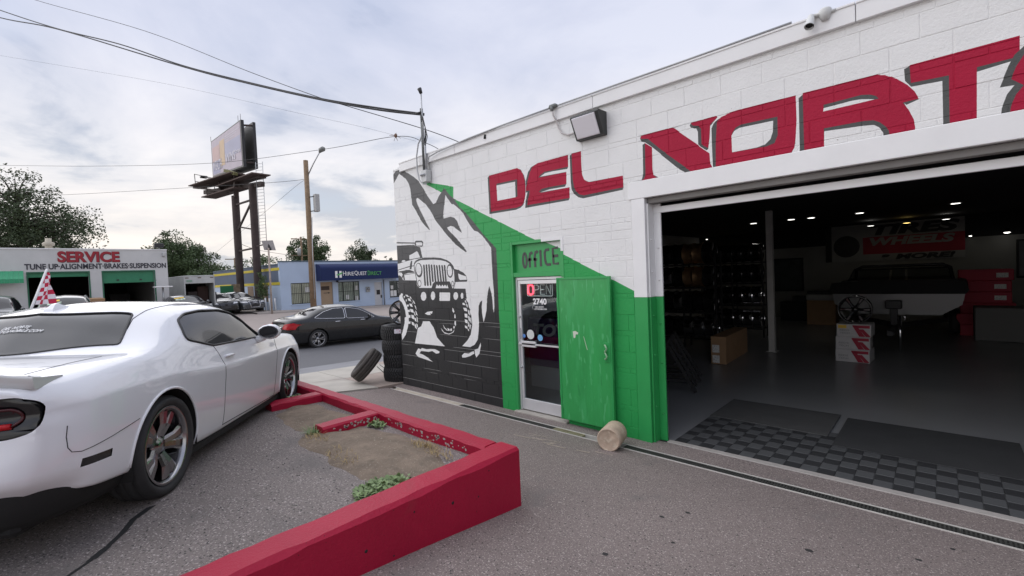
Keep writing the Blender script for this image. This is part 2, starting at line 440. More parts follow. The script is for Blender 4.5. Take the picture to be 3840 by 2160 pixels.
# flattened dark gum spots
mb = MB()
for i in range(34):
    x = rnd.uniform(-2.4, 1.2); y = rnd.uniform(.6, 4.6); r = rnd.uniform(.01, .028)
    n = 9; vs = [(x+r*(.7+.5*rnd.random())*cos(k*.698), y+r*.8*(.7+.5*rnd.random())*sin(k*.698), dz(x, y)+.003) for k in range(n)]
    mb.add(vs, [tuple(range(n))])
tag(mb.build('gum_spots', M('old_gum', (.03, .028, .028), .8), fix=False), 'flattened black gum spots dotted over the driveway', 'gum', kind='stuff')

MURAL=[('g',[[-7340,4069],[-4884,2894],[-2694,1839],[-2519,1836],[-2588,-175],[-6613,-275],[-6323,3796]]),
('k',[[-8250,4330],[-8031,4462],[-7904,4394],[-7633,4249],[-7502,4176],[-7363,4080],[-7231,3932],[-7104,3759],[-6924,3568],[-6844,3584],[-6748,3692],[-6577,3813],[-6430,3659],[-6312,3576],[-6182,3415],[-6032,3307],[-5817,3105],[-5695,2980],[-5559,2844],[-5392,2702],[-5310,2630],[-5308,2389],[-5306,2502],[-5309,2340],[-5308,2095],[-5311,1557],[-5302,1312],[-5311,851],[-5310,573],[-5300,-200],[-8250,-200]]),
('w',[[-8250,4140],[-8003,4330],[-7779,4188],[-7686,4077],[-7639,3968],[-7620,3806],[-7596,3644],[-7482,3514],[-7351,3327],[-7218,3200],[-7086,3103],[-7062,3107],[-7146,3220],[-7231,3342],[-7338,3496],[-7423,3635],[-7461,3719],[-7426,3757],[-7367,3734],[-7163,3600],[-7034,3472],[-6931,3335],[-6870,3246],[-6705,3093],[-6525,2928],[-6328,2767],[-6193,2685],[-6060,2612],[-6043,2630],[-6130,2726],[-6224,2811],[-6378,2942],[-6496,3032],[-6555,3091],[-6448,3113],[-6367,3092],[-6269,3030],[-6150,2960],[-6161,3000],[-6224,3097],[-6259,3178],[-6335,3246],[-6436,3277],[-6638,3267],[-6646,3315],[-6612,3472],[-6554,3684],[-6496,3609],[-6390,3495],[-6339,3488],[-6223,3408],[-6091,3301],[-6020,3190],[-5932,3079],[-5826,2968],[-5734,2940],[-5613,2848],[-5512,2742],[-5430,2650],[-5429,2476],[-5429,2361],[-5425,2164],[-5408,1933],[-5413,1669],[-5431,1570],[-5446,1636],[-5449,1768],[-5466,1884],[-5512,2017],[-5552,1917],[-5583,1800],[-5601,1632],[-5646,1497],[-5689,1402],[-5717,1545],[-5722,1664],[-5702,1774],[-5754,1748],[-5796,1680],[-5812,1543],[-5807,1389],[-5824,1251],[-5859,1094],[-5942,1001],[-6062,949],[-6276,950],[-6134,1058],[-6034,1170],[-5983,1347],[-5998,1520],[-6040,1676],[-6097,1797],[-6109,1902],[-6117,1978],[-6433,1984],[-7490,1996],[-7562,2059],[-7577,2155],[-7993,2168],[-8050,2174],[-8079,2227],[-8156,2272],[-8250,2272]]),
('k',[[-8250,2891],[-7590,2855],[-7575,2840],[-7439,2808],[-7402,2791],[-7349,2609],[-7336,2586],[-7612,2579],[-8019,2535],[-8155,2514],[-8250,2514]]),
('w',[[-7780,2662],[-7522,2728],[-7479,2698],[-7418,2600],[-7787,2579]]),
('w',[[-8068,2545],[-8041,2574],[-7999,2581],[-7958,2576],[-7919,2554],[-7986,2541]]),
('k',[[-8250,2964],[-7570,2903],[-7572,2880],[-8250,2936]]),
('k',[[-7568,2921],[-7521,2935],[-7339,2920],[-7297,2890],[-7310,2820],[-7349,2801],[-7545,2833],[-7581,2859]]),
('w',[[-7539,2899],[-7357,2892],[-7329,2866],[-7339,2827],[-7529,2839]]),
('k',[[-8250,2386],[-7782,2450],[-7646,2455],[-7647,2439],[-7783,2431],[-8250,2367]]),
('k',[[-7733,2549],[-7690,2548],[-7711,2438],[-7731,2383],[-7795,2386],[-7793,2409],[-7766,2440],[-7780,2468]]),
('k',[[-8250,2347],[-7918,2374],[-7788,2369],[-7641,2330],[-7643,2309],[-7858,2312],[-7999,2286],[-7976,2173],[-8025,2174],[-8042,2273],[-8087,2326],[-8250,2338]]),
('k',[[-7999,2283],[-7619,2304],[-7617,2295],[-7992,2272]]),
('k',[[-8036,2245],[-8042,2227],[-8053,2216],[-8067,2217],[-8077,2228],[-8079,2246],[-8074,2263],[-8062,2274],[-8048,2274],[-8039,2262]]),
('k',[[-7635,2498],[-7584,2541],[-7474,2572],[-7291,2588],[-6986,2577],[-6779,2555],[-6606,2508],[-6491,2452],[-6430,2399],[-6390,2323],[-6392,2207],[-6390,2083],[-6433,1984],[-7490,1996],[-7546,2058],[-7590,2187],[-7637,2371],[-7647,2444]]),
('w',[[-7613,2479],[-7539,2521],[-7415,2546],[-6990,2535],[-6782,2513],[-6635,2484],[-6532,2437],[-6470,2384],[-6411,2299],[-6407,2166],[-6414,2075],[-6456,1988],[-7489,2007],[-7544,2086],[-7567,2186],[-7614,2370],[-7624,2434]]),
('k',[[-7362,2355],[-7368,2300],[-7391,2253],[-7428,2221],[-7473,2210],[-7519,2220],[-7560,2250],[-7589,2297],[-7601,2353],[-7595,2408],[-7571,2456],[-7534,2487],[-7488,2498],[-7442,2487],[-7402,2456],[-7374,2410]]),
('w',[[-7403,2370],[-7407,2326],[-7424,2289],[-7451,2263],[-7484,2254],[-7518,2262],[-7548,2287],[-7569,2324],[-7578,2369],[-7574,2413],[-7557,2451],[-7529,2476],[-7496,2485],[-7463,2476],[-7433,2451],[-7412,2414]]),
('k',[[-6437,2305],[-6441,2257],[-6459,2216],[-6487,2188],[-6521,2178],[-6557,2187],[-6589,2213],[-6611,2254],[-6621,2302],[-6616,2350],[-6598,2391],[-6570,2419],[-6535,2429],[-6499,2419],[-6468,2392],[-6446,2352]]),
('w',[[-6465,2304],[-6468,2267],[-6481,2236],[-6501,2214],[-6525,2206],[-6551,2213],[-6574,2234],[-6590,2265],[-6597,2302],[-6594,2340],[-6581,2372],[-6561,2393],[-6536,2400],[-6510,2393],[-6488,2372],[-6472,2341]]),
('k',[[-7421,2096],[-7424,2069],[-7436,2045],[-7455,2030],[-7478,2023],[-7502,2028],[-7522,2043],[-7537,2065],[-7543,2092],[-7540,2119],[-7528,2142],[-7509,2158],[-7486,2164],[-7462,2159],[-7441,2145],[-7427,2122]]),
('w',[[-7436,2095],[-7438,2074],[-7447,2057],[-7461,2044],[-7479,2040],[-7497,2043],[-7512,2054],[-7523,2072],[-7528,2092],[-7525,2113],[-7516,2131],[-7502,2143],[-7485,2148],[-7467,2144],[-7451,2133],[-7441,2116]]),
('k',[[-6427,2073],[-6429,2053],[-6436,2036],[-6447,2025],[-6461,2020],[-6475,2024],[-6487,2034],[-6496,2051],[-6500,2071],[-6498,2090],[-6491,2108],[-6480,2119],[-6466,2123],[-6452,2120],[-6440,2109],[-6431,2093]]),
('w',[[-6440,2073],[-6441,2058],[-6445,2045],[-6453,2037],[-6461,2034],[-6470,2036],[-6479,2044],[-6484,2056],[-6487,2071],[-6486,2086],[-6481,2098],[-6474,2107],[-6465,2110],[-6456,2107],[-6448,2099],[-6443,2087]]),
('k',[[-7337,2441],[-7322,2457],[-7296,2455],[-7283,2439],[-7269,2057],[-7284,2041],[-7311,2042],[-7323,2058]]),
('k',[[-7255,2442],[-7241,2457],[-7214,2456],[-7202,2440],[-7185,2056],[-7200,2040],[-7226,2041],[-7238,2057]]),
('k',[[-7174,2441],[-7160,2456],[-7134,2455],[-7122,2439],[-7098,2059],[-7112,2043],[-7138,2044],[-7150,2060]]),
('k',[[-7095,2432],[-7081,2447],[-7055,2446],[-7043,2430],[-7021,2128],[-7035,2112],[-7061,2113],[-7072,2129]]),
('k',[[-7009,2425],[-6996,2440],[-6970,2439],[-6959,2423],[-6939,2126],[-6953,2111],[-6978,2111],[-6990,2127]]),
('k',[[-6932,2415],[-6919,2430],[-6893,2428],[-6882,2412],[-6855,2124],[-6869,2109],[-6894,2109],[-6905,2125]]),
('k',[[-6855,2416],[-6842,2430],[-6817,2429],[-6806,2413],[-6772,2122],[-6786,2107],[-6811,2108],[-6822,2123]]),
('k',[[-6773,2408],[-6760,2422],[-6735,2421],[-6724,2406],[-6698,2121],[-6711,2106],[-6735,2106],[-6746,2122]]),
('k',[[-6698,2406],[-6685,2421],[-6661,2420],[-6650,2404],[-6630,2124],[-6643,2109],[-6667,2109],[-6678,2125]]),
('k',[[-7103,1991],[-7053,2086],[-6979,2121],[-6555,2115],[-6518,2077],[-6470,1983]]),
('w',[[-6974,1995],[-6933,2067],[-6887,2032],[-6850,2061],[-6804,2026],[-6767,2060],[-6722,2025],[-6686,2059],[-6648,2020],[-6619,2058],[-6590,1991]]),
('k',[[-6395,2336],[-6270,2310],[-6148,2257],[-6084,2207],[-6059,2125],[-6073,2100],[-6399,2100]]),
('w',[[-6299,2250],[-6188,2218],[-6091,2195],[-6071,2134],[-6257,2134],[-6286,2163]]),
('w',[[-7279,1841],[-7291,1803],[-7318,1772],[-7355,1755],[-7395,1755],[-7431,1771],[-7453,1802],[-7459,1840],[-7447,1879],[-7419,1910],[-7382,1926],[-7342,1926],[-7307,1909],[-7285,1879]]),
('w',[[-6999,1852],[-7009,1816],[-7029,1787],[-7058,1771],[-7088,1770],[-7114,1786],[-7130,1815],[-7134,1852],[-7125,1888],[-7104,1917],[-7075,1933],[-7045,1933],[-7020,1917],[-7003,1888]]),
('w',[[-6327,1849],[-6336,1819],[-6356,1794],[-6384,1780],[-6414,1780],[-6440,1794],[-6457,1818],[-6461,1849],[-6452,1880],[-6432,1904],[-6404,1918],[-6374,1918],[-6348,1904],[-6332,1880]]),
('w',[[-6182,1853],[-6188,1829],[-6199,1810],[-6215,1799],[-6232,1799],[-6246,1810],[-6255,1829],[-6257,1853],[-6252,1877],[-6240,1896],[-6224,1906],[-6208,1906],[-6193,1895],[-6184,1876]]),
('w',[[-6862,1909],[-6847,1915],[-6563,1911],[-6550,1903],[-6563,1765],[-6574,1758],[-6859,1757],[-6872,1764]]),
('w',[[-8250,1768],[-8250,1829],[-8122,1904],[-8076,1892],[-8099,1829],[-8006,1721],[-7942,1601],[-7905,1470],[-7912,1338],[-7955,1204],[-8041,1054],[-8181,929],[-8193,1045],[-8117,1171],[-8063,1295],[-8054,1405],[-8000,1419],[-8021,1539],[-8076,1647],[-8134,1719]]),
('w',[[-7993,1871],[-7919,1871],[-7860,1824],[-7933,1829]]),
('w',[[-7848,1848],[-7799,1824],[-7772,1777],[-7821,1800]]),
('w',[[-7915,1800],[-7832,1794],[-7796,1735],[-7887,1752]]),
('w',[[-7784,1753],[-7756,1717],[-7723,1674],[-7758,1700]]),
('w',[[-7751,1777],[-7694,1736],[-7658,1683],[-7707,1700]]),
('w',[[-7872,1692],[-7779,1688],[-7754,1623],[-7835,1639]]),
('w',[[-7689,1665],[-7651,1648],[-7618,1561],[-7664,1607]]),
('w',[[-7849,1585],[-7748,1575],[-7723,1505],[-7834,1526]]),
('w',[[-7719,1546],[-7688,1509],[-7661,1448],[-7706,1464]]),
('w',[[-7672,1559],[-7634,1537],[-7600,1456],[-7645,1472]]),
('w',[[-7818,1467],[-7727,1458],[-7713,1375],[-7813,1401]]),
('w',[[-7710,1417],[-7661,1395],[-7646,1330],[-7696,1346]]),
('w',[[-7633,1443],[-7609,1420],[-7598,1315],[-7631,1349]]),
('w',[[-7819,1329],[-7749,1314],[-7724,1244],[-7814,1270]]),
('w',[[-7720,1298],[-7675,1276],[-7639,1178],[-7706,1216]]),
('w',[[-7655,1301],[-7611,1279],[-7606,1215],[-7645,1230]]),
('w',[[-7957,1667],[-7894,1674],[-7887,1638],[-7950,1625]]),
('w',[[-7945,1559],[-7861,1573],[-7855,1525],[-7928,1517]]),
('w',[[-7923,1458],[-7843,1460],[-7848,1406],[-7917,1398]]),
('w',[[-7923,1325],[-7850,1334],[-7854,1286],[-7927,1277]]),
('w',[[-8060,1835],[-7994,1853],[-8042,1793]]),
('w',[[-7991,1769],[-7938,1775],[-7974,1721]]),
('w',[[-6219,1724],[-6171,1730],[-6130,1683],[-6213,1693]]),
('w',[[-6153,1761],[-6128,1777],[-6105,1725],[-6131,1730]]),
('w',[[-6126,1808],[-6073,1783],[-6061,1731],[-6098,1762]]),
('w',[[-6201,1640],[-6114,1637],[-6095,1575],[-6180,1588]]),
('w',[[-6121,1722],[-6086,1698],[-6074,1643],[-6109,1668]]),
('w',[[-6176,1536],[-6102,1533],[-6098,1461],[-6172,1474]]),
('w',[[-6175,1437],[-6105,1424],[-6101,1362],[-6171,1379]]),
('w',[[-6182,1327],[-6113,1309],[-6115,1267],[-6177,1285]]),
('w',[[-6081,1612],[-6047,1586],[-6029,1504],[-6074,1534]]),
('w',[[-6084,1503],[-6046,1483],[-6028,1401],[-6074,1420]]),
('w',[[-6091,1393],[-6061,1379],[-6059,1296],[-6096,1320]]),
('w',[[-6107,1278],[-6077,1262],[-6071,1223],[-6101,1242]]),
('w',[[-6059,1708],[-6033,1680],[-6014,1618],[-6048,1649]]),
('w',[[-6035,1605],[-6011,1587],[-6001,1505],[-6024,1535]]),
('w',[[-6025,1473],[-6004,1464],[-6005,1361],[-6026,1391]]),
('w',[[-6042,1354],[-6020,1339],[-6041,1261],[-6057,1275]]),
('w',[[-7428,1351],[-7217,1359],[-7095,1245],[-7000,1059],[-6779,908],[-7733,894],[-7606,1209],[-7494,1249]]),
('w',[[-7729,692],[-7630,801],[-7541,790],[-7509,819],[-7355,806],[-7202,824],[-7072,829],[-6939,795],[-6959,765],[-7051,746],[-7168,787],[-7283,760],[-7417,760],[-7534,756],[-7598,703],[-7481,690],[-7330,646],[-7169,578],[-7334,594],[-7526,616],[-7673,638]]),
('w',[[-7358,1503],[-7269,1540],[-7099,1556],[-7131,1504],[-7176,1520],[-7170,1482],[-7264,1480]]),
('w',[[-6504,1635],[-6480,1619],[-6450,1566],[-6477,1539],[-6508,1575]]),
('w',[[-6454,1518],[-6429,1513],[-6426,1444],[-6459,1448]]),
('w',[[-6457,1394],[-6421,1396],[-6428,1299],[-6467,1335]]),
('w',[[-6489,1305],[-6455,1291],[-6481,1248],[-6505,1269]]),
('w',[[-6676,1255],[-6612,1242],[-6614,1204],[-6654,1207]]),
('w',[[-6598,1243],[-6548,1256],[-6542,1213],[-6594,1203]]),
('w',[[-6860,1246],[-6777,1173],[-6640,1152],[-6536,1183],[-6468,1244],[-6502,1186],[-6624,1138],[-6762,1149],[-6837,1200]]),
('w',[[-6802,1320],[-6753,1262],[-6662,1209],[-6688,1205],[-6772,1250]]),
('w',[[-6301,777],[-6230,829],[-6123,829],[-5975,886],[-5965,843],[-6073,790],[-6208,750],[-6290,743]]),
('w',[[-5953,914],[-5856,939],[-5786,1047],[-5782,996],[-5832,855],[-5913,778],[-5945,836]]),
('s',[[-5439,3800],[-5403,3826],[-4779,3834],[-4709,3798],[-4643,3698],[-4618,3605],[-4626,3422],[-4649,3328],[-4681,3253],[-4741,3217],[-4840,3198],[-5432,3202]]),
('r',[[-5403,3828],[-4779,3834],[-4721,3800],[-4665,3728],[-4635,3626],[-4623,3518],[-4629,3396],[-4671,3287],[-4721,3245],[-4813,3230],[-5396,3237],[-5402,3682]]),
('s',[[-5241,3669],[-4789,3663],[-4794,3398],[-4835,3393],[-5238,3393]]),
('w',[[-5243,3642],[-4834,3633],[-4835,3393],[-5238,3393]]),
('s',[[-4612,3604],[-4558,3735],[-4497,3793],[-4393,3821],[-3807,3832],[-3813,3667],[-3831,3642],[-4094,3658],[-4234,3657],[-4330,3621],[-3848,3605],[-3856,3436],[-3883,3403],[-4160,3410],[-4337,3391],[-3804,3382],[-3808,3233],[-3827,3203],[-4646,3200],[-4635,3291],[-4586,3433],[-4622,3430]]),
('r',[[-4605,3516],[-4577,3599],[-4524,3720],[-4474,3789],[-4370,3829],[-3817,3835],[-3813,3671],[-4093,3675],[-4244,3678],[-4335,3643],[-4364,3612],[-3848,3601],[-3856,3436],[-4180,3443],[-4312,3438],[-4364,3404],[-4315,3383],[-3804,3382],[-3810,3233],[-4603,3238],[-4580,3336],[-4538,3452],[-4620,3456]]),
('s',[[-3780,3814],[-3747,3839],[-3590,3838],[-3592,3621],[-3583,3509],[-3553,3441],[-3479,3401],[-2965,3395],[-2963,3244],[-2977,3216],[-3583,3194],[-3658,3219],[-3734,3279],[-3770,3349],[-3780,3455]]),
('r',[[-3747,3839],[-3590,3840],[-3592,3661],[-3587,3525],[-3557,3449],[-3507,3409],[-3452,3396],[-2965,3395],[-2963,3247],[-3571,3234],[-3637,3256],[-3694,3305],[-3725,3366],[-3744,3489]]),
('s',[[-2713,3803],[-2699,3836],[-2305,3838],[-2281,3830],[-1882,3449],[-1878,3342],[-1841,3250],[-1845,3226],[-2089,3225],[-2256,3362],[-2569,3678],[-2645,3743],[-2697,3767]]),
('r',[[-2699,3836],[-2305,3838],[-2281,3830],[-1882,3449],[-1878,3342],[-1841,3250],[-2058,3248],[-2162,3352],[-2444,3611],[-2600,3773],[-2704,3801]]),
('s',[[-2681,3723],[-2649,3736],[-2561,3664],[-2561,3396],[-2551,3330],[-2468,3271],[-2478,3237],[-2516,3228],[-2752,3228],[-2756,3260],[-2710,3293],[-2685,3370]]),
('r',[[-2649,3736],[-2559,3664],[-2561,3396],[-2551,3322],[-2514,3291],[-2468,3271],[-2473,3252],[-2516,3240],[-2734,3246],[-2746,3266],[-2714,3290],[-2678,3304],[-2654,3356]]),
('s',[[-2094,3810],[-2078,3836],[-1800,3841],[-1786,3823],[-1830,3784],[-1866,3749],[-1877,3613],[-1895,3500],[-1914,3489],[-2003,3572],[-2003,3717],[-2020,3758],[-2080,3780]]),
('r',[[-2082,3837],[-1800,3842],[-1786,3826],[-1829,3791],[-1866,3764],[-1877,3613],[-1895,3511],[-1966,3567],[-1968,3745],[-1997,3782],[-2056,3801]]),
('s',[[-1854,3549],[-1853,3717],[-1830,3766],[-1780,3800],[-1682,3834],[-1040,3841],[-1037,3599],[-1053,3369],[-1083,3291],[-1151,3226],[-1308,3223],[-1835,3224],[-1850,3300]]),
('r',[[-1794,3775],[-1751,3814],[-1682,3834],[-1574,3844],[-1040,3841],[-1037,3599],[-1049,3420],[-1062,3332],[-1092,3286],[-1169,3249],[-1308,3237],[-1820,3249],[-1812,3540]]),
('s',[[-1640,3615],[-1605,3663],[-1551,3684],[-1204,3676],[-1205,3490],[-1236,3417],[-1310,3400],[-1639,3409]]),
('w',[[-1647,3588],[-1619,3631],[-1565,3653],[-1243,3645],[-1249,3534],[-1272,3465],[-1322,3423],[-1397,3409],[-1644,3410]]),
('s',[[-1016,3806],[-969,3838],[-411,3839],[-208,3686],[-135,3546],[-127,3542],[-215,3515],[-230,3535],[-169,3380],[-164,3250],[-183,3223],[-368,3221],[-375,3317],[-402,3369],[-438,3399],[-517,3411],[-811,3433],[-818,3242],[-836,3221],[-1016,3223]]),
('r',[[-981,3845],[-411,3839],[-355,3816],[-281,3763],[-208,3686],[-161,3616],[-135,3546],[-239,3541],[-201,3470],[-169,3380],[-160,3309],[-163,3253],[-327,3254],[-336,3327],[-356,3364],[-396,3413],[-442,3442],[-516,3454],[-814,3461],[-815,3255],[-824,3247],[-978,3247]]),
('s',[[-813,3684],[-523,3692],[-460,3676],[-419,3651],[-401,3623],[-419,3622],[-813,3652]]),
('w',[[-813,3652],[-594,3659],[-524,3653],[-429,3625],[-514,3623],[-817,3622]]),
('s',[[-227,3826],[-190,3839],[-114,3845],[447,3854],[443,3698],[436,3678],[214,3655],[211,3249],[196,3223],[15,3222],[13,3648],[-182,3660],[-222,3723]]),
('r',[[-190,3846],[447,3854],[445,3697],[215,3692],[211,3256],[54,3251],[53,3681],[-184,3693]]),
('s',[[339,3493],[387,3646],[419,3719],[468,3766],[824,3783],[824,3629],[547,3611],[525,3562],[824,3582],[823,3415],[587,3398],[545,3360],[823,3386],[823,3249],[341,3223],[349,3332],[377,3429],[417,3488]]),
('r',[[400,3539],[427,3627],[467,3702],[505,3758],[824,3780],[824,3641],[547,3630],[513,3579],[521,3538],[824,3570],[823,3439],[579,3419],[529,3371],[823,3374],[823,3267],[391,3262],[398,3332],[425,3415],[466,3473]]),
]
# ---------------------------------------------------------------- the tyre shop
Y0 = 5.3
shop = thing('tyre_shop', 'white block tyre shop with a red painted name, black and green mural and open bay', 'building', (-4.0, 5.3, 0))
def S(mb, name, mats, parent=None, fix=True):
    """build from world coordinates as a part of the shop (or of one of its parts)"""
    o = mb.build(name, mats, parent or shop, fix)
    if parent is None: o.location = -Vector(shop.location)
    return o
XL, XR, ZT = -8.22, 4.6, 4.40
DOOR = (-5.0, -3.97, 2.70); BAY = (-2.68, 3.07)
def solid_spans(z):
    """x spans of block wall at height z"""
    sp = [(XL, XR)]
    def cut(sp, a, b):
        o = []
        for p, q in sp:
            if b <= p or a >= q: o.append((p, q)); continue
            if a > p: o.append((p, a))
            if b < q: o.append((b, q))
        return o
    if z < DOOR[2]: sp = cut(sp, DOOR[0], DOOR[1])
    if z < 3.29: sp = cut(sp, -2.86, XR+1)
    return sp
rows = []
b0 = 1.336-.487*3
while b0 < ZT:
    rows += [(b0, b0+.062, 'brick'), (b0+.062, b0+.2745, 'block'), (b0+.2745, b0+.487, 'block')]
    b0 += .487
rects = []; rnd = random.Random(11)
for ri, (za, zb, kind) in enumerate(rows):
    za, zb = max(za, -.03), min(zb, ZT)
    if zb-za < .02: continue
    cuts = sorted({za, zb} | {z for z in (DOOR[2], 3.29) if za < z < zb})
    for za_, zb_ in zip(cuts[:-1], cuts[1:]):
        L_ = .405 if kind == 'block' else .2025
        for p, q in solid_spans((za_+zb_)/2):
            off = (ri*.2025*(1 if kind == 'block' else .5)) % L_
            x = XL-L_+off
            while x < q:
                a, b = max(x, p), min(x+L_, q)
                if b-a > .03: rects.append((a, b, za_, zb_, kind))
                x += L_
J = .0028
pts = []; edges = []
def addpoly(ps):
    o = len(pts); pts.extend(Vector((x, z)) for x, z in ps); n = len(ps)
    edges.extend((o+i, o+(i+1) % n) for i in range(n))
R = [(a+J, b-J, za+J, zb-J, k) for a, b, za, zb, k in rects]
for a, b, za, zb, k in R: addpoly([(a, za), (b, za), (b, zb), (a, zb)])
for x0, x1, z0, z1 in ((XL, DOOR[0], -.03, ZT), (DOOR[0], DOOR[1], DOOR[2], ZT), (DOOR[1], -2.86, -.03, ZT), (-2.86, XR, 3.29, ZT)):
    addpoly([(x0, z0), (x1, z0), (x1, z1), (x0, z1)])
MU = [(c, [(x/1000, z/1000) for x, z in p]) for c, p in MURAL]
for c, p in MU: addpoly(p)
cv, ce, cf, _, _, _ = delaunay_2d_cdt(pts, edges, [], 0, 1e-5)
V = np.array([(v.x, v.y) for v in cv]); T = [tuple(f) for f in cf]
cen = np.array([V[list(f)].mean(0) for f in T])
colr = np.zeros(len(T), int)
CI = dict(w=0, g=1, k=2, s=3, r=4)
def inpoly(P, c):
    ins = np.zeros(len(c), bool); x, y = c[:, 0], c[:, 1]; n = len(P)
    for i in range(n):
        x1, y1 = P[i]; x2, y2 = P[i-1]
        m = ((y1 > y) != (y2 > y))
        if y1 != y2: ins ^= m & (x < (x2-x1)*(y-y1)/(y2-y1)+x1)
    return ins
for c, p in MU: colr[inpoly(p, cen)] = CI[c]
blk = np.full(len(T), -1)
for i, (a, b, za, zb, k) in enumerate(R):
    blk[(cen[:, 0] > a) & (cen[:, 0] < b) & (cen[:, 1] > za) & (cen[:, 1] < zb)] = i
inwall = np.zeros(len(T), bool)
for x0, x1, z0, z1 in ((XL, DOOR[0], -.03, ZT), (DOOR[0], DOOR[1], DOOR[2], ZT), (DOOR[1], -2.86, -.03, ZT), (-2.86, XR, 3.29, ZT)):
    inwall |= (cen[:, 0] > x0) & (cen[:, 0] < x1) & (cen[:, 1] > z0) & (cen[:, 1] < z1)
# mortar: one sheet set back behind the blocks, running over the whole wall
mor = MB()
for i, f in enumerate(T):
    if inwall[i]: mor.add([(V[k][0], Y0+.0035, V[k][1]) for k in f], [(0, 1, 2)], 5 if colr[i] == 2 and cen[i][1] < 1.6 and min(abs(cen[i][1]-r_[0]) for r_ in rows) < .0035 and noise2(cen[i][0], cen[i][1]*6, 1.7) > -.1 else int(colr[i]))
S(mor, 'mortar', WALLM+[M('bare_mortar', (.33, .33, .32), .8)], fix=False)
bytri = {}
for i in range(len(T)):
    if blk[i] >= 0: bytri.setdefault(int(blk[i]), []).append(i)
def block_geo(mb, bi, dy):
    a, b, za, zb, k = R[bi]; tris = bytri.get(bi, []); used = {}; vs = []; fs = []; ms = []
    ec = {}; ch = .004
    for ti in tris:
        f = T[ti]; ids = []
        for q in f:
            if q not in used:
                x, z = V[q]
                x = a+ch if abs(x-a) < 1e-4 else b-ch if abs(x-b) < 1e-4 else x
                z = za+ch if abs(z-za) < 1e-4 else zb-ch if abs(z-zb) < 1e-4 else z
                used[q] = len(vs); vs.append((x, Y0-dy, z))
            ids.append(used[q])
        fs.append(tuple(ids)); ms.append(int(colr[ti]))
        for u, v in ((0, 1), (1, 2), (2, 0)):
            e = (f[u], f[v]); r = (f[v], f[u])
            if r in ec: ec.pop(r)
            else: ec[e] = int(colr[ti])
    back = {}
    for (p, q), c in ec.items():
        for w in (p, q):
            if w not in back: back[w] = len(vs); vs.append((V[w][0], Y0+.0055, V[w][1]))
        fs.append((used[q], used[p], back[p], back[q])); ms.append(c)
    o = len(mb.v); mb.v += vs; mb.f += [tuple(i+o for i in f) for f in fs]; mb.m += ms; mb.s += [False]*len(fs)
big = sorted([i for i in range(len(R)) if R[i][4] == 'block' and i in bytri and R[i][0] < 1.2], key=lambda i: -(R[i][1]-R[i][0])*(R[i][3]-R[i][2]))[:298]
bigs = set(big); rest = MB(); small = MB()
for i in range(len(R)):
    if i not in bytri: continue
    dy = rnd.uniform(-.001, .002)
    if i in bigs:
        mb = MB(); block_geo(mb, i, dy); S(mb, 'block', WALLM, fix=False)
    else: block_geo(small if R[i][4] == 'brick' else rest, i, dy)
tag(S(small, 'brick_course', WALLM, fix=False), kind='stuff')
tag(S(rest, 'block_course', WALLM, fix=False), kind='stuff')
# the shell behind the face
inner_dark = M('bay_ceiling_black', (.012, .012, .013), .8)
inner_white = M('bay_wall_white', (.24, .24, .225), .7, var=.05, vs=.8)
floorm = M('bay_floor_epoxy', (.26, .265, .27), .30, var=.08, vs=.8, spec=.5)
YB, XI, XJ = 21.0, -9.4, 7.0
mb = MB(); mb.box(XL, DOOR[0], Y0+.015, Y0+.2, -.1, ZT); mb.box(DOOR[0], DOOR[1], Y0+.015, Y0+.2, DOOR[2], ZT)
mb.box(DOOR[1], -2.86, Y0+.015, Y0+.2, -.1, ZT); mb.box(-2.86, 5.0, Y0+.015, Y0+.2, 3.29, ZT); mb.box(5.0, XJ, Y0+.015, Y0+.2, -.1, ZT)
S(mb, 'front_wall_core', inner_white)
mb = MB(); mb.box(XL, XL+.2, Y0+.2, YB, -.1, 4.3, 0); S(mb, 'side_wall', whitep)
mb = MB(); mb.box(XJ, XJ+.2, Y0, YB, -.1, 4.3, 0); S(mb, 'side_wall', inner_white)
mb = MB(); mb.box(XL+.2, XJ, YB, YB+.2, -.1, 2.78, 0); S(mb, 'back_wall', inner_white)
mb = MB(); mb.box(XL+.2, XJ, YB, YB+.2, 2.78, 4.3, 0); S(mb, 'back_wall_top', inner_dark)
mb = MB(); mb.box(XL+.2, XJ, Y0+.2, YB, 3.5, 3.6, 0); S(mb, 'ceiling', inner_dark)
mb = MB(); mb.box(XL-.02, XJ+.2, Y0+.03, YB+.2, 4.30, 4.42, 0); S(mb, 'roof', M('roof_felt', (.12, .12, .12), .9))
# smooth lintel and the plastered pier edge
mb = MB(); mb.box(-2.90, 5.0, Y0-.012, Y0+.2, 3.07, 3.288, 0, .006); S(mb, 'lintel', whites)
ZP = 1.837
mb = MB(); mb.box(-2.86, BAY[0], Y0-.010, Y0+.19, ZP, 3.068, 0, .004); S(mb, 'pier_edge', whites)
mb = MB(); mb.box(-2.86, BAY[0], Y0-.010, Y0+.19, -.03, ZP-.001, 0, .004); S(mb, 'pier_edge', greens)
for (z0, z1, m) in ((ZP, 3.0, whites), (.0, ZP-.002, greens)):
    mb = MB(); mb.box(BAY[0]+.002, -2.655, Y0+.03, Y0+.19, z0, z1, 0, .003); mb.box(-2.655, -2.56, Y0+.17, Y0+.2, z0, z1, 0, .003)
    j = S(mb, 'jamb', m)
    for zz_ in ((2.55, 2.15) if z0 > 1 else (1.6, 1.1, .45)):
        mb = MB(); mb.lathe([(.0, .012), (.014, .010), (.014, .0)], 8, (-2.655, Y0+.09, zz_), 'x'); mb.build('bolt', m, j)
        mb = MB(); mb.lathe([(.0, -.010), (.012, -.008), (.012, .0)], 8, (-2.60, Y0+.168, zz_-.1), 'y'); mb.build('bolt', m, j)
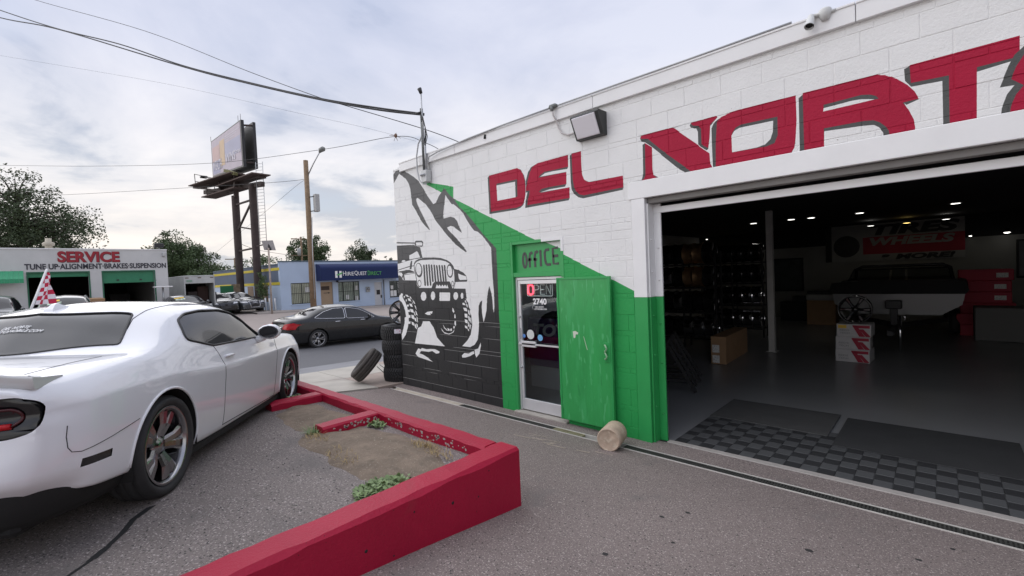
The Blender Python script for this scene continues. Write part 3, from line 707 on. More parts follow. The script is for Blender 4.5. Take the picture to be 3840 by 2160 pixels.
mb = MB(); mb.box(-2.655, 5.0, Y0+.165, Y0+.2, 2.885, 2.965, 0, .004); S(mb, 'header_angle', whites)
mb = MB(); mb.box(-2.66, 5.0, Y0+.05, Y0+.16, 3.0, 3.066, 0, .004); S(mb, 'header_track', M('dusty_track', (.20, .19, .18), .7, var=.1, vs=3))
# fascia in lengths, and the stepped parapet corner
fx = [-7.93, -6.2, -3.35, -.55, XR+2.5]
for a, b in zip(fx[:-1], fx[1:]):
    mb = MB(); mb.box(a+.003, b-.003, Y0-.045, Y0+.1, 4.345, 4.515, 0, .004); mb.box(a+.003, b-.003, Y0-.055, Y0+.1, 4.500, 4.522, 0, .003)
    S(mb, 'fascia', whites)
mb = MB(); mb.box(XL, -7.935, Y0-.004, Y0+.2, ZT+.002, 4.445, 0, .005); S(mb, 'corner_cap', whitep)
mb = MB(); mb.box(XL+.12, -7.75, Y0+.15, Y0+.55, 4.425, 4.60, 0, .008); S(mb, 'parapet_step', M('grey_cap', (.22, .23, .23), .7))
mb = MB(); mb.box(XL+.02, XL+.3, Y0+.1, Y0+.4, 4.447, 4.52, 0, .008); S(mb, 'parapet_step', whitep)
# ---- office door, transom and the steel shutter door standing open
mb = MB(); mb.box(-5.0, -4.955, Y0-.006, Y0+.14, -.02, 2.70, 0, .004); mb.box(-4.005, -3.955, Y0-.006, Y0+.14, 2.125, 2.70, 0, .004)
mb.box(-4.955, -4.005, Y0-.002, Y0+.14, 2.655, 2.70, 0, .004); mb.box(-4.955, -4.005, Y0+.0, Y0+.14, 2.145, 2.215, 0, .004)
fr = S(mb, 'door_surround', greens)
mb = MB(); mb.box(-4.0, -3.953, Y0-.009, Y0+.12, 2.50, 2.704, 0, .003); mb.box(-4.36, -4.0, Y0-.007, Y0+.12, 2.66, 2.704, 0, .003); mb.build('white_corner', whites, fr)
mb = MB(); mb.prism([(-4.955, 2.216), (-4.006, 2.216), (-4.006, 2.525), (-4.33, 2.655), (-4.955, 2.655)], lambda u, v, w: (u, Y0+w, v), .06, .08)
tp = S(mb, 'transom_panel', greens)
mb = MB(); mb.prism([(-4.006, 2.526), (-4.006, 2.655), (-4.328, 2.655)], lambda u, v, w: (u, Y0+w, v), .06, .08); mb.build('white_corner', whites, tp)
mb = MB()
def ribbon(mb, pl, w, f, t0, t1, closed=False):
    n = len(pl); L_, R_ = [], []
    for i, p in enumerate(pl):
        a = pl[i-1] if (i > 0 or closed) else p; b = pl[(i+1) % n] if (i < n-1 or closed) else p
        tx, ty = b[0]-a[0], b[1]-a[1]; l = hypot(tx, ty) or 1; nx, ny = -ty/l*w/2, tx/l*w/2
        L_.append((p[0]+nx, p[1]+ny)); R_.append((p[0]-nx, p[1]-ny))
    for i in range(n if closed else n-1):
        j = (i+1) % n
        mb.prism([R_[i], R_[j], L_[j], L_[i]], f, t0, t1)
ff = lambda u, v, w: (u, Y0+w, v)
def offx(u): return -4.81+(u-300)*(.72/725)      # traced lettering, panel units
def offz(v): return 2.565-(v-340)*(.285/360)
def OFF(pl, closed=False): ribbon(mb, [(offx(a), offz(b)) for a, b in pl], .042, ff, .057, .0605, closed)
OFF([(360+38*cos(a), 545+140*sin(a)) for a in [2*pi*k/18 for k in range(18)]], True)
OFF([(460, 690), (460, 480), (475, 415), (500, 400), (520, 430)]); OFF([(425, 540), (500, 530)])
OFF([(570, 690), (568, 470), (585, 400), (610, 385), (632, 415)]); OFF([(535, 530), (612, 545)])
OFF([(685, 680), (683, 365)]); OFF([(855, 370), (790, 375), (765, 420), (770, 560), (785, 630), (810, 655), (880, 650)])
OFF([(1018, 350), (922, 360), (928, 645), (1025, 640)]); OFF([(922, 500), (1020, 498)])
mb.build('lettering', blackp if 0 else greyp, tp)
# glazed aluminium door
gd = link('glass_door', None, None, shop); gd.location = (0, 0, 0)
DX0, DX1, DZ0, DZ1, DY = -4.952, -4.005, .035, 2.14, Y0+.06
mb = MB(); mb.box(DX0, DX0+.035, DY-.02, DY+.04, DZ0, DZ1, 0, .003); mb.box(DX1-.035, DX1, DY-.02, DY+.04, DZ0, DZ1, 0, .003); mb.box(DX0+.036, DX1-.036, DY-.02, DY+.04, DZ1-.04, DZ1, 0, .003)
mb.box(DX0+.04, DX0+.085, DY-.01, DY+.03, DZ0+.01, DZ1-.045, 0, .003); mb.box(DX1-.085, DX1-.04, DY-.01, DY+.03, DZ0+.01, DZ1-.045, 0, .003)
mb.box(DX0+.087, DX1-.087, DY-.01, DY+.03, DZ0+.01, DZ0+.185, 0, .003); mb.box(DX0+.087, DX1-.087, DY-.01, DY+.03, DZ1-.105, DZ1-.047, 0, .003)
gd = S(mb, 'glass_door', alu)
mb = MB(); mb.box(DX0+.086, DX1-.086, DY+.006, DY+.014, DZ0+.186, DZ1-.106); mb.build('pane', pane, gd)
mb = MB(); mb.bar((DX0+.06, DY-.045, 1.10), (DX1-.06, DY-.045, 1.10), .03, .022); mb.box(DX0+.12, DX0+.40, DY-.06, DY-.03, 1.055, 1.145, 0, .004)
mb.box(DX0+.05, DX0+.07, DY-.05, DY-.01, 1.085, 1.115); mb.box(DX1-.07, DX1-.05, DY-.05, DY-.01, 1.085, 1.115); mb.build('push_bar', alu, gd)
for zc in (1.52, .72):
    mb = MB(); mb.lathe([(0, -.022), (.016, -.02), (.016, .0)], 10, (DX0+.062, DY-.011, zc), 'y'); mb.build('lock_cylinder', grey_m, gd)
mb = MB(); mb.box(DX0+.048, DX0+.076, DY-.016, DY-.009, 1.16, 1.34, 0, .003); mb.build('latch_plate', grey_m, gd)
decal = M('white_vinyl', (.85, .85, .85), .5)
def wtext(s, x, z, w, h, m, parent, y, name='lettering', off=0.0, shear=0.0, ext=.002):
    me = fit_text(s, w, h, ext, off, shear); me.transform(Matrix.Translation((x, y, z)) @ Matrix.Rotation(pi/2, 4, 'X'))
    return link(name, me, m, parent)
wtext('2740', -4.62, 1.715, .27, .095, decal, gd, DY+.004, off=.03)
wtext('DEL NORTE', -4.58, 1.668, .17, .022, decal, gd, DY+.004, off=.02, shear=.3)
wtext('AUTOMOBILE.COM', -4.60, 1.636, .25, .022, decal, gd, DY+.004, off=.02, shear=.3)
mb = MB(); mb.tube([(-4.62, DY+.003, 1.64), (-4.635, DY+.003, 1.675), (-4.61, DY+.003, 1.70), (-4.59, DY+.003, 1.69)], .003, 5); mb.build('swoosh', decal, gd)
for cx_, cz_, r_, m_ in ((-4.70, 1.245, .075, M('sticker_white', (.62, .64, .62), .5)), (-4.505, 1.205, .05, M('sticker_blue', (.16, .42, .70), .5)), (-4.835, 1.215, .03, M('sticker_blue2', (.1, .25, .6), .5))):
    mb = MB(); mb.lathe([(0, 0), (r_, 0), (r_, .002), (0, .002)], 20, (cx_, DY+.003, cz_), 'y', sm=False); mb.build('sticker', m_, gd)
# steel security door
sx0, sx1, sz0, sz1, sy = -4.035, -3.165, .085, 2.118, Y0-.085
mb = MB(); mb.box(sx0, sx1, sy, sy+.045, sz0, sz1, 0, .004)
sd = S(mb, 'security_door', green2)
mb = MB()
for a in ((sx0, sx0+.028, sz0, sz1), (sx1-.03, sx1+.004, sz0, sz1)): mb.box(a[0], a[1], sy-.008, sy-.0005, a[2], a[3], 0, .002)
mb.box(sx0+.028, sx1-.03, sy-.008, sy-.0005, sz1-.03, sz1, 0, .002); mb.build('edge_frame', greens, sd)
mb = MB(); mb.box(-3.285, -3.18, sy-.014, sy-.0085, .985, 1.245, 0, .003); mb.build('lock_plate', greens, sd)
mb = MB()
for zc in (1.17, 1.065): mb.tube([(-3.262, sy-.02, zc-.04), (-3.235, sy-.045, zc-.038), (-3.215, sy-.05, zc), (-3.235, sy-.045, zc+.038), (-3.262, sy-.02, zc+.04)], .011, 8)
mb.build('pull_handle', M('worn_green_handle', (.25, .42, .25), .4, var=.2, vs=20), sd)
mb = MB()
mb.prism([(-3.78, 1.36), (-3.74, 1.37), (-3.69, 1.35), (-3.70, 1.32), (-3.73, 1.325), (-3.745, 1.27), (-3.77, 1.27)], lambda u, v, w: (u, sy+w, v), -.0013, -.0005)
mb.prism([(-3.605, 1.30), (-3.60, 1.30), (-3.545, 1.12), (-3.552, 1.12)], lambda u, v, w: (u, sy+w, v), -.0013, -.0005)
mb.build('paint_chip', M('bare_primer', (.62, .66, .55), .6), sd)
mb = MB()
for zc in (.45, 1.75): mb.lathe([(.0, -.06), (.013, -.06), (.013, .06), (0, .06)], 8, (sx0-.004, sy+.01, zc))
mb.build('hinge', greens, sd)
# threshold strip at the bay
mb = MB(); mb.box(-2.55, 5.0, 5.425, 5.515, -.05, .012, 0, .004); S(mb, 'threshold', M('threshold_concrete', (.42, .39, .36), .8, var=.12, vs=4, bump=.2, bs=50))
mb = MB(); mb.box(DOOR[0], DOOR[1], Y0-.06, Y0+.25, -.03, .028, 0, .006); S(mb, 'door_step', M('step_concrete', (.40, .37, .33), .85, var=.2, vs=5, bump=.2, bs=40))

# ---------------------------------------------------------------- red retaining wall
RW = .736
def wallbar(mb, x0, x1, y0, y1, z0, z1, ch=.022, seed=0):
    """a concrete bar with an uneven chamfered arris, cut into short lengths so the edge wanders"""
    rn_ = random.Random(seed); lx, ly = x1-x0, y1-y0; along = 'x' if lx > ly else 'y'
    n = max(3, int(max(lx, ly)/.11)); secs = []
    for i in range(n+1):
        t = i/n; c = ch*(1+rn_.uniform(-.35, .45)); d = ch*(1+rn_.uniform(-.35, .45)); zt = z1+rn_.uniform(-.003, .003)
        if i in (0, n): e = .0
        w0, w1 = (y0, y1) if along == 'x' else (x0, x1); s = (x0+lx*t) if along == 'x' else (y0+ly*t)
        prof = [(w0, z0), (w0, zt-c), (w0+c, zt), (w1-d, zt), (w1, zt-d), (w1, z0)]
        secs.append([((s, w, z) if along == 'x' else (w, s, z)) for w, z in prof])
    vs = [p for s in secs for p in s]; k = 6
    fs = [(i*k+j, (i+1)*k+j, (i+1)*k+j+1, i*k+j+1) for i in range(n) for j in range(k-1)]
    fs += [tuple(range(k)), tuple(range(n*k+k-1, n*k-1, -1))]
    mb.add(vs, fs)
rw = thing('retaining_wall', 'low red painted concrete wall edging the raised lot, with short stubs', 'wall', (-2.735, 2.69, .2))
def RWp(mb, name):
    o = mb.build(name, redwall, rw); o.location = -Vector(rw.location); return o
mb = MB(); wallbar(mb, -2.86, -2.612, -3.5, 2.775, -.3, RW, .026, 1); RWp(mb, 'front_wall')
mb = MB(); wallbar(mb, -7.55, -2.863, 2.598, 2.772, -.3, RW-.003, .02, 2); RWp(mb, 'side_wall')
for i, (a, b) in enumerate(((-4.74, -4.545), (-6.165, -5.955))):
    mb = MB(); wallbar(mb, a, b, 1.975, 2.596, .45, RW-.005, .018, 5+i); RWp(mb, 'stub')
mb = MB(); wallbar(mb, -7.75, -7.555, -5, 2.772, -.2, RW-.002, .02, 9); RWp(mb, 'street_wall')
# flaking paint on the inner faces
mb = MB(); rnd = random.Random(21)
def flake(x, y, z, r, plane):
    n = 7; P_ = [(r*(.5+.7*rnd.random())*cos(k*.9), r*(.4+.6*rnd.random())*sin(k*.9)) for k in range(n)]
    f = (lambda u, v, w: (x+u, y-w, z+v)) if plane == 'y' else (lambda u, v, w: (x+w, y+u, z+v))
    mb.prism(P_, f, -.002, .0015)
for i in range(46): flake(rnd.uniform(-4.4, -3.05), 2.598, rnd.uniform(.64, .70), rnd.uniform(.006, .02), 'y')
for i in range(30): flake(-4.545, rnd.uniform(2.0, 2.58), rnd.uniform(.66, .705), rnd.uniform(.006, .018), 'x')
o = RWp(mb, 'paint_flakes'); o.data.materials.clear(); o.data.materials.append(M('bare_concrete', (.42, .38, .35), .9)); o['kind'] = 'stuff'
# bug holes in the face
mb = MB()
for y_, z_, r_ in ((1.36, .52, .011), (2.05, .55, .012), (1.0, .46, .008), (1.72, .62, .007), (2.3, .5, .007), (.62, .6, .009), (1.55, .4, .006), (2.42, .66, .006)):
    mb.lathe([(0, .0005), (r_, .0005), (r_, -.004)], 9, (-2.612, y_, z_), 'x')
o = RWp(mb, 'pit_holes'); o.data.materials.clear(); o.data.materials.append(black); o['kind'] = 'stuff'

# ---------------------------------------------------------------- trench drain
td = thing('trench_drain', 'long slotted trench drain running along the foot of the shop', 'drain', (-2.5, 5.0, 0))
def TD(mb, name, mats, parent=None):
    o = mb.build(name, mats, parent or td); o.location = -Vector(td.location); return o
railm = M('pale_drain_rail', (.52, .50, .46), .6, var=.1, vs=6)
for ya, yb in ((4.925, 4.937), (5.052, 5.064)):
    mb = MB(); mb.box(-8.12, 4, ya, yb, -.12, .010, 0, .002); TD(mb, 'rail', railm)
mb = MB(); mb.box(-8.12, 4, 4.937, 5.052, -.13, -.11); TD(mb, 'channel', M('drain_channel', (.25, .24, .22), .8, var=.2, vs=4))
mb = MB(); mb.box(-8.02, -6.03, 4.94, 5.05, -.05, .008, 0, .006); TD(mb, 'timber_cover', M('bleached_timber', (.50, .44, .36), .8, var=.15, vs=5, bump=.2, bs=30))
gr_m = [M('drain_grate', (.05, .05, .045), .6, var=.2, vs=8), M('dusty_drain_grate', (.30, .27, .17), .7, var=.2, vs=8)]
def grate_mesh(L_):
    mb = MB(); mb.box(0, L_, 0, .008, -.03, 0); mb.box(0, L_, .105, .113, -.03, 0); n = int(L_/.026)
    for k in range(n+1):
        x = k*(L_-.012)/n; mb.box(x, x+.012, .008, .105, -.028, -.001)
    mb.box(0, L_, .052, .060, -.0275, .0003); return mb
gm = grate_mesh(.49).mesh('grate')
x = -6.0; i = 0
while x < 3.4:
    if not (-3.6 < x < -2.92):
        o = link('grate', gm if i else gm, None, td, (x+2.5, 4.938-5.0, .003))
        if len(gm.materials) == 0: gm.materials.append(gr_m[0])
        if abs(x+4.0) < .3:
            o.data = gm.copy(); o.data.materials.clear(); o.data.materials.append(gr_m[1])
    x += .497; i += 1
    if -3.55 < x < -3.0: x = -2.90

# ---------------------------------------------------------------- concrete test cylinder
mb = MB(); rnd = random.Random(3); prof = [(0, -.165)]; n = 36
R_ = .142
mb.lathe([(R_-.012, -.165), (R_, -.155), (R_+.001, -.05), (R_, .08), (R_, .155), (R_-.008, .165), (0, .165)], n, (0, 0, 0), 'y')
# broken near end
rings = 6; vs = [(0, -.150, 0)]
for r in range(1, rings+1):
    for k in range(n):
        a = 2*pi*k/n; rr = (R_-.012)*r/rings
        vs.append((rr*cos(a), -.165 if r == rings else -.152+.010*noise2(rr*cos(a), rr*sin(a), 14), rr*sin(a)))
fs = [(0, 1+k, 1+(k+1) % n) for k in range(n)]
for r in range(rings-1):
    for k in range(n): fs.append((1+r*n+k, 1+(r+1)*n+k, 1+(r+1)*n+(k+1) % n, 1+r*n+(k+1) % n))
mb.add(vs, fs, 0, True)
cyl = mb.build('concrete_cylinder', M('rough_concrete', (.52, .40, .30), .9, var=.16, vs=9, bump=.35, bs=45, spk=[(12, .60, .08, (.60, .50, .38))]))
cyl.location = (-2.995, 4.87, R_+.008); cyl.rotation_euler = (0, 0, radians(14))
tag(cyl, 'short fat concrete cylinder lying on the drain beside the green door', 'concrete block')

# ---------------------------------------------------------------- tyres by the corner
def tyre_geo(R1, Rr, Wd, tread, nb=44):
    """lathe about z, centred, plus tread blocks"""
    mb = MB(); h = Wd/2
    prof = [(Rr, -h*.72), (Rr+.012, -h*.86), (Rr+(R1-Rr)*.35, -h*1.0), (Rr+(R1-Rr)*.72, -h*1.0), (R1-.022, -h*.9), (R1-.010, -h*.78)]
    if tread == 'mud': prof[-2] = (R1-.040, -h*.92); prof[-1] = (R1-.026, -h*.78)
    prof = prof+[(prof[-1][0], 0)]+[(r, -z) for r, z in prof[::-1]]
    if tread == 'road':
        mid = []
        for z in (-.74, -.5, -.46, -.40, -.36, -.1, -.06, 0, .06, .1, .36, .40, .46, .5, .74):
            g = abs(abs(z)-.43) < .05 or abs(z) < .05
            mid.append((R1-(.011 if g else .0)-.012*abs(z)**3, z*h))
        prof = prof[:5]+mid+prof[-5:]
    mb.lathe(prof, 56, (0, 0, 0), 'z', 0)
    mb.lathe([(Rr, -h*.72), (Rr-.02, -h*.5), (Rr-.02, h*.5), (Rr, h*.72)], 40, (0, 0, 0), 'z', 0)
    if tread == 'mud':
        for k in range(nb):
            a0 = 2*pi*k/nb
            for z0, z1, sh, da in ((-.98, -.46, .0, .56), (-.38, -.03, .40, .52), (.05, .40, -.40, .52), (.48, .98, .5, .56)):
                ws = 2*pi/nb*da; vs = []
                for (z, s) in ((z0, 0), (z1, sh)):
                    for da_ in (0, ws):
                        a = a0+da_+s*2*pi/nb
                        rr = R1+.004-(.02 if abs(z) > .9 else 0)
                        for r in (R1-.034-(.02 if abs(z) > .9 else 0), rr): vs.append((r*cos(a), r*sin(a), z*h))
                # order: z0:(a0 in,out),(a1 in,out), z1 likewise
                mb.add(vs, [(1, 3, 7, 5), (0, 1, 5, 4), (2, 6, 7, 3), (0, 2, 3, 1), (4, 5, 7, 6)])
    return mb
def flat_tyre(name, label, loc, R1, Rr, Wd, tread, mat, rot=None, group=None):
    o = tyre_geo(R1, Rr, Wd, tread).build(name, mat); o.location = loc
    if rot: o.rotation_euler = rot
    return tag(o, label, 'tyre', group)
bx, by, bz = -8.62, 5.55, gz(-8.62, 5.55)+.03
tw = .292
lab = ['bottom tyre of the knobbly tyre stack at the shop corner', 'second tyre up in the knobbly stack at the shop corner', 'third tyre up in the knobbly stack at the shop corner', 'top tyre of the knobbly stack, with a paper tag on its tread']
stack = []
for k in range(4):
    o = flat_tyre('mud_tyre', lab[k], (bx+(-.0, -.015, .0, -.03)[k], by+(0, .02, -.01, .0)[k], bz+tw*(k+.5)+.004*k), .395, .235, tw, 'mud', rubber, (0, 0, k*.7), 'mud tyres stacked at the corner'); stack.append(o)
mb = MB(); mb.box(-.006, .006, -.075, .075, -.045, .045); tg = mb.build('paper_tag', M('tag_paper', (.75, .72, .78), .6, spk=[(30, .6, .05, (.6, .1, .2))]), stack[3])
ang = radians(-38); tg.location = (.405*cos(ang-.7*3), .405*sin(ang-.7*3), .04); tg.rotation_euler = (0, 0, ang-.7*3)
lt = flat_tyre('road_tyre', 'worn road tyre leaning at a slant against the tyre stack', (-9.32, 5.2, 0), .375, .22, .255, 'road', rubber2)
# leans over to the right: axis tilted out of the ground

def rot_to(axis, spin=0):
    return Vector(axis).normalized().to_track_quat('Z', 'Y').to_euler()
lt.location = (-8.895, 4.855, 0.415); lt.rotation_euler = rot_to((-.36, -.64, .67))
# alloy wheel leaning on top of the stack
def rim_geo(R1, Wd, spokes, split, mats=(0, 0), n=48, depth=.05, hubr=.07, sw=.05):
    """lathe about z, face at +z"""
    mb = MB(); h = Wd/2
    mb.lathe([(R1, h), (R1-.012, h+.004), (R1-.022, h-.006), (R1-.03, h-.03), (R1-.035, h*.2), (R1-.05, -h*.5), (R1-.02, -h*.9), (R1, -h), (R1-.004, -h*.9), (R1-.02, -h*.5), (R1-.02, h*.5), (R1, h)], n, (0, 0, 0), 'z', mats[0])
    zf = h-depth
    mb.lathe([(0, zf+.012), (hubr*.5, zf+.012), (hubr*.62, zf), (hubr, zf-.004), (hubr, zf-.05), (0, zf-.05)], 20, (0, 0, 0), 'z', mats[1])
    for k in range(spokes):
        a = 2*pi*k/spokes
        fork = (-.20, .20) if split else (0,)
        for fk in fork:
            p0 = Vector((hubr*.75*cos(a+fk*.5), hubr*.75*sin(a+fk*.5), zf-.004)); p1 = Vector(((R1-.035)*cos(a+fk), (R1-.035)*sin(a+fk), h-.03))
            pm = (p0+p1)/2+Vector((0, 0, .012)); t = (p1-p0).normalized(); u = Vector((-t.y, t.x, 0)).normalized()
            vs = []
            for p, w in ((p0, sw*.8), (pm, sw*.75), (p1, sw*1.05)):
                vs += [p+u*w/2-Vector((0, 0, .008)), p+u*w/4+Vector((0, 0, .006)), p-u*w/4+Vector((0, 0, .006)), p-u*w/2-Vector((0, 0, .008)), p-u*w/2-Vector((0, 0, .035)), p+u*w/2-Vector((0, 0, .035))]
            fs = [(i*6+j, i*6+(j+1) % 6, (i+1)*6+(j+1) % 6, (i+1)*6+j) for i in range(2) for j in range(6)]
            mb.add(vs, fs, mats[1])
    return mb
top = bz+tw*4+.016
aw = rim_geo(.265, .23, 8, False, (0, 0), depth=.06, hubr=.075, sw=.07).build('alloy_wheel', M('gloss_black_wheel', (.02, .02, .022), .12, metal=.6, coat=1.0))
aw.location = (bx+.05, by+.02, top+.255); aw.rotation_euler = rot_to((.80, -.52, .18))
tag(aw, 'glossy black alloy wheel standing on top of the tyre stack', 'wheel')
# ---------------------------------------------------------------- weeds and dry grass by the kerbs
leafm = M('weed_leaf', (.20, .28, .12), .6, var=.3, vs=12)
strawm = M('dry_grass', (.40, .30, .14), .8, var=.2, vs=10)
def weed(name, label, cx, cy, rx, ry, n, s, mat, zf, cat='weed', upright=False, seed=1):
    mb = MB(); rn_ = random.Random(seed)
    for i in range(n):
        a = rn_.random()*2*pi; r = sqrt(rn_.random()); x = cx+rx*r*cos(a); y = cy+ry*r*sin(a); z = zf(x, y)+.01
        if upright:
            L_ = s*rn_.uniform(.6, 1.5); d = Vector((rn_.uniform(-1, 1), rn_.uniform(-1, 1), rn_.uniform(.15, 1.2))).normalized()
            w = d.cross(Vector((0, 0, 1))).normalized()*s*.035; p = Vector((x, y, z)); q = p+d*L_*.6; t = p+d*L_+Vector((0, 0, -.2*L_))
            mb.add([p-w, p+w, q+w*.8, q-w*.8, t], [(0, 1, 2, 3), (3, 2, 4)])
        else:
            z += rn_.random()*s*1.3*(1-r*.7); d = Vector((rn_.uniform(-1, 1), rn_.uniform(-1, 1), rn_.uniform(-.3, .8))).normalized(); w = d.cross(Vector((rn_.uniform(-.4, .4), rn_.uniform(-.4, .4), 1))).normalized()
            L_ = s*rn_.uniform(.5, 1.1); p = Vector((x, y, z)); b = L_*.33
            mb.add([p, p+d*L_*.35+w*b, p+d*L_*.75+w*b*.9, p+d*L_, p+d*L_*.75-w*b*.9, p+d*L_*.35-w*b], [(0, 1, 2, 3, 4, 5)])
    return tag(mb.build(name, mat, fix=False), label, cat)
weed('leafy_weed', 'clump of pale green leafy weed against the red front wall', -3.02, 1.72, .13, .22, 420, .045, leafm, lz, 'weed', seed=3)
weed('leafy_weed', 'small green weed in the inner corner by the nearer stub', -4.42, 2.50, .12, .07, 150, .04, leafm, lz, 'weed', seed=4)
weed('grass_tuft', 'dark green weed tuft at the free end of the nearer stub', -4.70, 1.93, .09, .05, 90, .10, leafm, lz, 'weed', True, 5)
weed('leafy_weed', 'green weed under the front wheel of the white coupe', -6.33, 2.40, .10, .10, 90, .05, leafm, lz, 'weed', seed=6)
for i, (a, b, rx, ry) in enumerate(((-3.85, 1.83, .26, .10), (-3.55, 2.44, .16, .07), (-4.45, 1.88, .18, .08), (-3.35, 2.42, .3, .08))):
    weed('dry_grass', ('flattened straw coloured grass across the middle of the dirt', 'small tuft of straw grass in the dirt against the side wall', 'thin dry grass on the dirt edge by the nearer stub', 'sparse dry grass along the wall near the red corner')[i], a, b, rx, ry, 120, .07, strawm, lz, 'dry grass', True, 20+i)

# loose cable on the pavement, tar crack and scuffs
mb = MB(); cz = gz(-8.9, 5.2)+.045; mb.tube([(-9.25, 5.30, cz+.22), (-9.1, 5.40, cz+.06), (-8.95, 5.42, cz), (-8.8, 5.40, cz+.03), (-8.72, 5.36, cz+.0)], .008, 6); mb.tube([(-9.2, 5.34, cz+.26), (-9.05, 5.45, cz+.12), (-8.9, 5.44, cz+.16), (-8.78, 5.4, cz+.28)], .006, 6)
tag(mb.build('loose_cable', black), 'thin black cable looping from the leaning tyre to the stack', 'cable')
mb = MB(); rnd = random.Random(12); P_ = [(-3.05+.0*k-.13*k+rnd.uniform(-.03, .03), -.1+.085*k+rnd.uniform(-.03, .03)) for k in range(8)]
for (a, b), (c, d) in zip(P_[:-1], P_[1:]):
    w = rnd.uniform(.012, .03); mb.add([(a, b-w, lz(a, b-w)+.003), (c, d-w, lz(c, d-w)+.003), (c, d+w, lz(c, d+w)+.003), (a, b+w, lz(a, b+w)+.003)], [(0, 1, 2, 3)])
tag(mb.build('tar_crack', M('tar_filler', (.02, .02, .02), .6), fix=False), 'dark tar filled crack in the lot behind the coupe', 'crack', kind='stuff')
mb = MB()
for k in range(10):
    x = rnd.uniform(-4.2, -3.0); y = 4.45+rnd.uniform(-.12, .1); l = rnd.uniform(.08, .3); w = rnd.uniform(.006, .016)
    mb.add([(x, y-w, dz(x, y)+.003), (x+l, y-w+.03, dz(x+l, y)+.003), (x+l, y+w+.03, dz(x+l, y)+.003), (x, y+w, dz(x, y)+.003)], [(0, 1, 2, 3)])
tag(mb.build('scuff_marks', M('pale_scuff', (.36, .30, .25), .9, var=.3, vs=30), fix=False), 'pale scrape marks on the asphalt before the glass door', 'scuff', kind='stuff')

# ---------------------------------------------------------------- cars
def pchip(xs, ys, xq):
    xs = np.asarray(xs, float); ys = np.asarray(ys, float); xq = np.asarray(xq, float)
    h = np.diff(xs); d = np.diff(ys, axis=0)/h[:, None]
    n = len(xs); m = np.zeros_like(ys)
    for i in range(1, n-1):
        a, b = d[i-1], d[i]; w1 = 2*h[i]+h[i-1]; w2 = h[i]+2*h[i-1]
        ok = a*b > 0
        with np.errstate(divide='ignore', invalid='ignore'):
            m[i] = np.where(ok, (w1+w2)/(w1/np.where(a == 0, 1, a)+w2/np.where(b == 0, 1, b)), 0)
    m[0] = d[0]; m[-1] = d[-1]
    k = np.clip(np.searchsorted(xs, xq)-1, 0, n-2); t = ((xq-xs[k])/h[k])[:, None]; H = h[k][:, None]
    return (2*t**3-3*t**2+1)*ys[k]+(t**3-2*t**2+t)*H*m[k]+(-2*t**3+3*t**2)*ys[k+1]+(t**3-t**2)*H*m[k+1]
def body_bm(ST, nx=110, per=4, tail=None, nose=None):
    xs = [s[0] for s in ST]; P = np.array([[c for p in s[1] for c in p] for s in ST])
    NP = len(ST[0][1]); xq = np.linspace(xs[0], xs[-1], nx)
    Q = pchip(xs, P, xq).reshape(nx, NP, 2)
    rows = []
    for i in range(nx):
        pr = Q[i]; d = np.r_[0, np.cumsum(np.hypot(*np.diff(pr, axis=0).T)+1e-4)]
        tq = np.concatenate([np.linspace(d[j], d[j+1], per, endpoint=False) for j in range(NP-1)]+[[d[-1]]])
        rows.append(pchip(d, pr, tq))
    rows = np.array(rows); K = rows.shape[1]
    bm = bmesh.new(); x0, x1 = xs[0], xs[-1]
    def deform(x, y, z):
        if tail:
            w = smooth((tail[0]-x)/(tail[0]-x0)); x = x+w*(tail[1]*(abs(y)/.9)**2.2+tail[2](z))
        if nose:
            w = smooth((x-nose[0])/(x1-nose[0])); x = x-w*(nose[1]*(abs(y)/.9)**2.2+nose[2](z))
        return (x, y, z)
    V_ = {}
    for i in range(nx):
        for j in range(K):
            y, z = rows[i, j]
            for s in (1, -1):
                if j == K-1 and s == -1: V_[i, j, s] = V_[i, j, 1]; continue
                V_[i, j, s] = bm.verts.new(deform(xq[i], s*y, z))
    def face(vs):
        u = []
        for v in vs:
            if v not in u: u.append(v)
        if len(u) >= 3:
            try: bm.faces.new(u)
            except ValueError: pass
    for i in range(nx-1):
        for j in range(K-1):
            face([V_[i, j, 1], V_[i+1, j, 1], V_[i+1, j+1, 1], V_[i, j+1, 1]])
            face([V_[i, j, -1], V_[i, j+1, -1], V_[i+1, j+1, -1], V_[i+1, j, -1]])
    nc = 16
    for i in (0, nx-1):        # end caps
        G = {}
        for j in range(K):
            y, z = rows[i, j]
            for c in range(nc+1):
                t = 1-2*c/nc
                G[j, c] = V_[i, j, 1] if c == 0 else V_[i, j, -1] if c == nc else (V_[i, K-1, 1] if j == K-1 else bm.verts.new(deform(xq[i], y*t, z)))
        for j in range(K-1):
            for c in range(nc):
                q = [G[j, c], G[j, c+1], G[j+1, c+1], G[j+1, c]]
                face(q if i == 0 else q[::-1])
    bmesh.ops.remove_doubles(bm, verts=bm.verts[:], dist=1e-5)
    bmesh.ops.recalc_face_normals(bm, faces=bm.faces[:])
    for f in bm.faces: f.smooth = True
    return bm
def rounded(poly, r, n=4):
    out = []; N = len(poly)
    for i in range(N):
        p = Vector(poly[i]); a = (Vector(poly[i-1])-p); b = (Vector(poly[(i+1) % N])-p)
        ra = min(r, a.length*.45, b.length*.45); pa, pb = p+a.normalized()*ra, p+b.normalized()*ra
        for k in range(n+1):
            t = k/n; out.append(tuple((1-t)**2*pa+2*t*(1-t)*p+t*t*pb))
    return out
AXI = {'y': (0, 2, 1), 'z': (0, 1, 2), 'x': (1, 2, 0)}
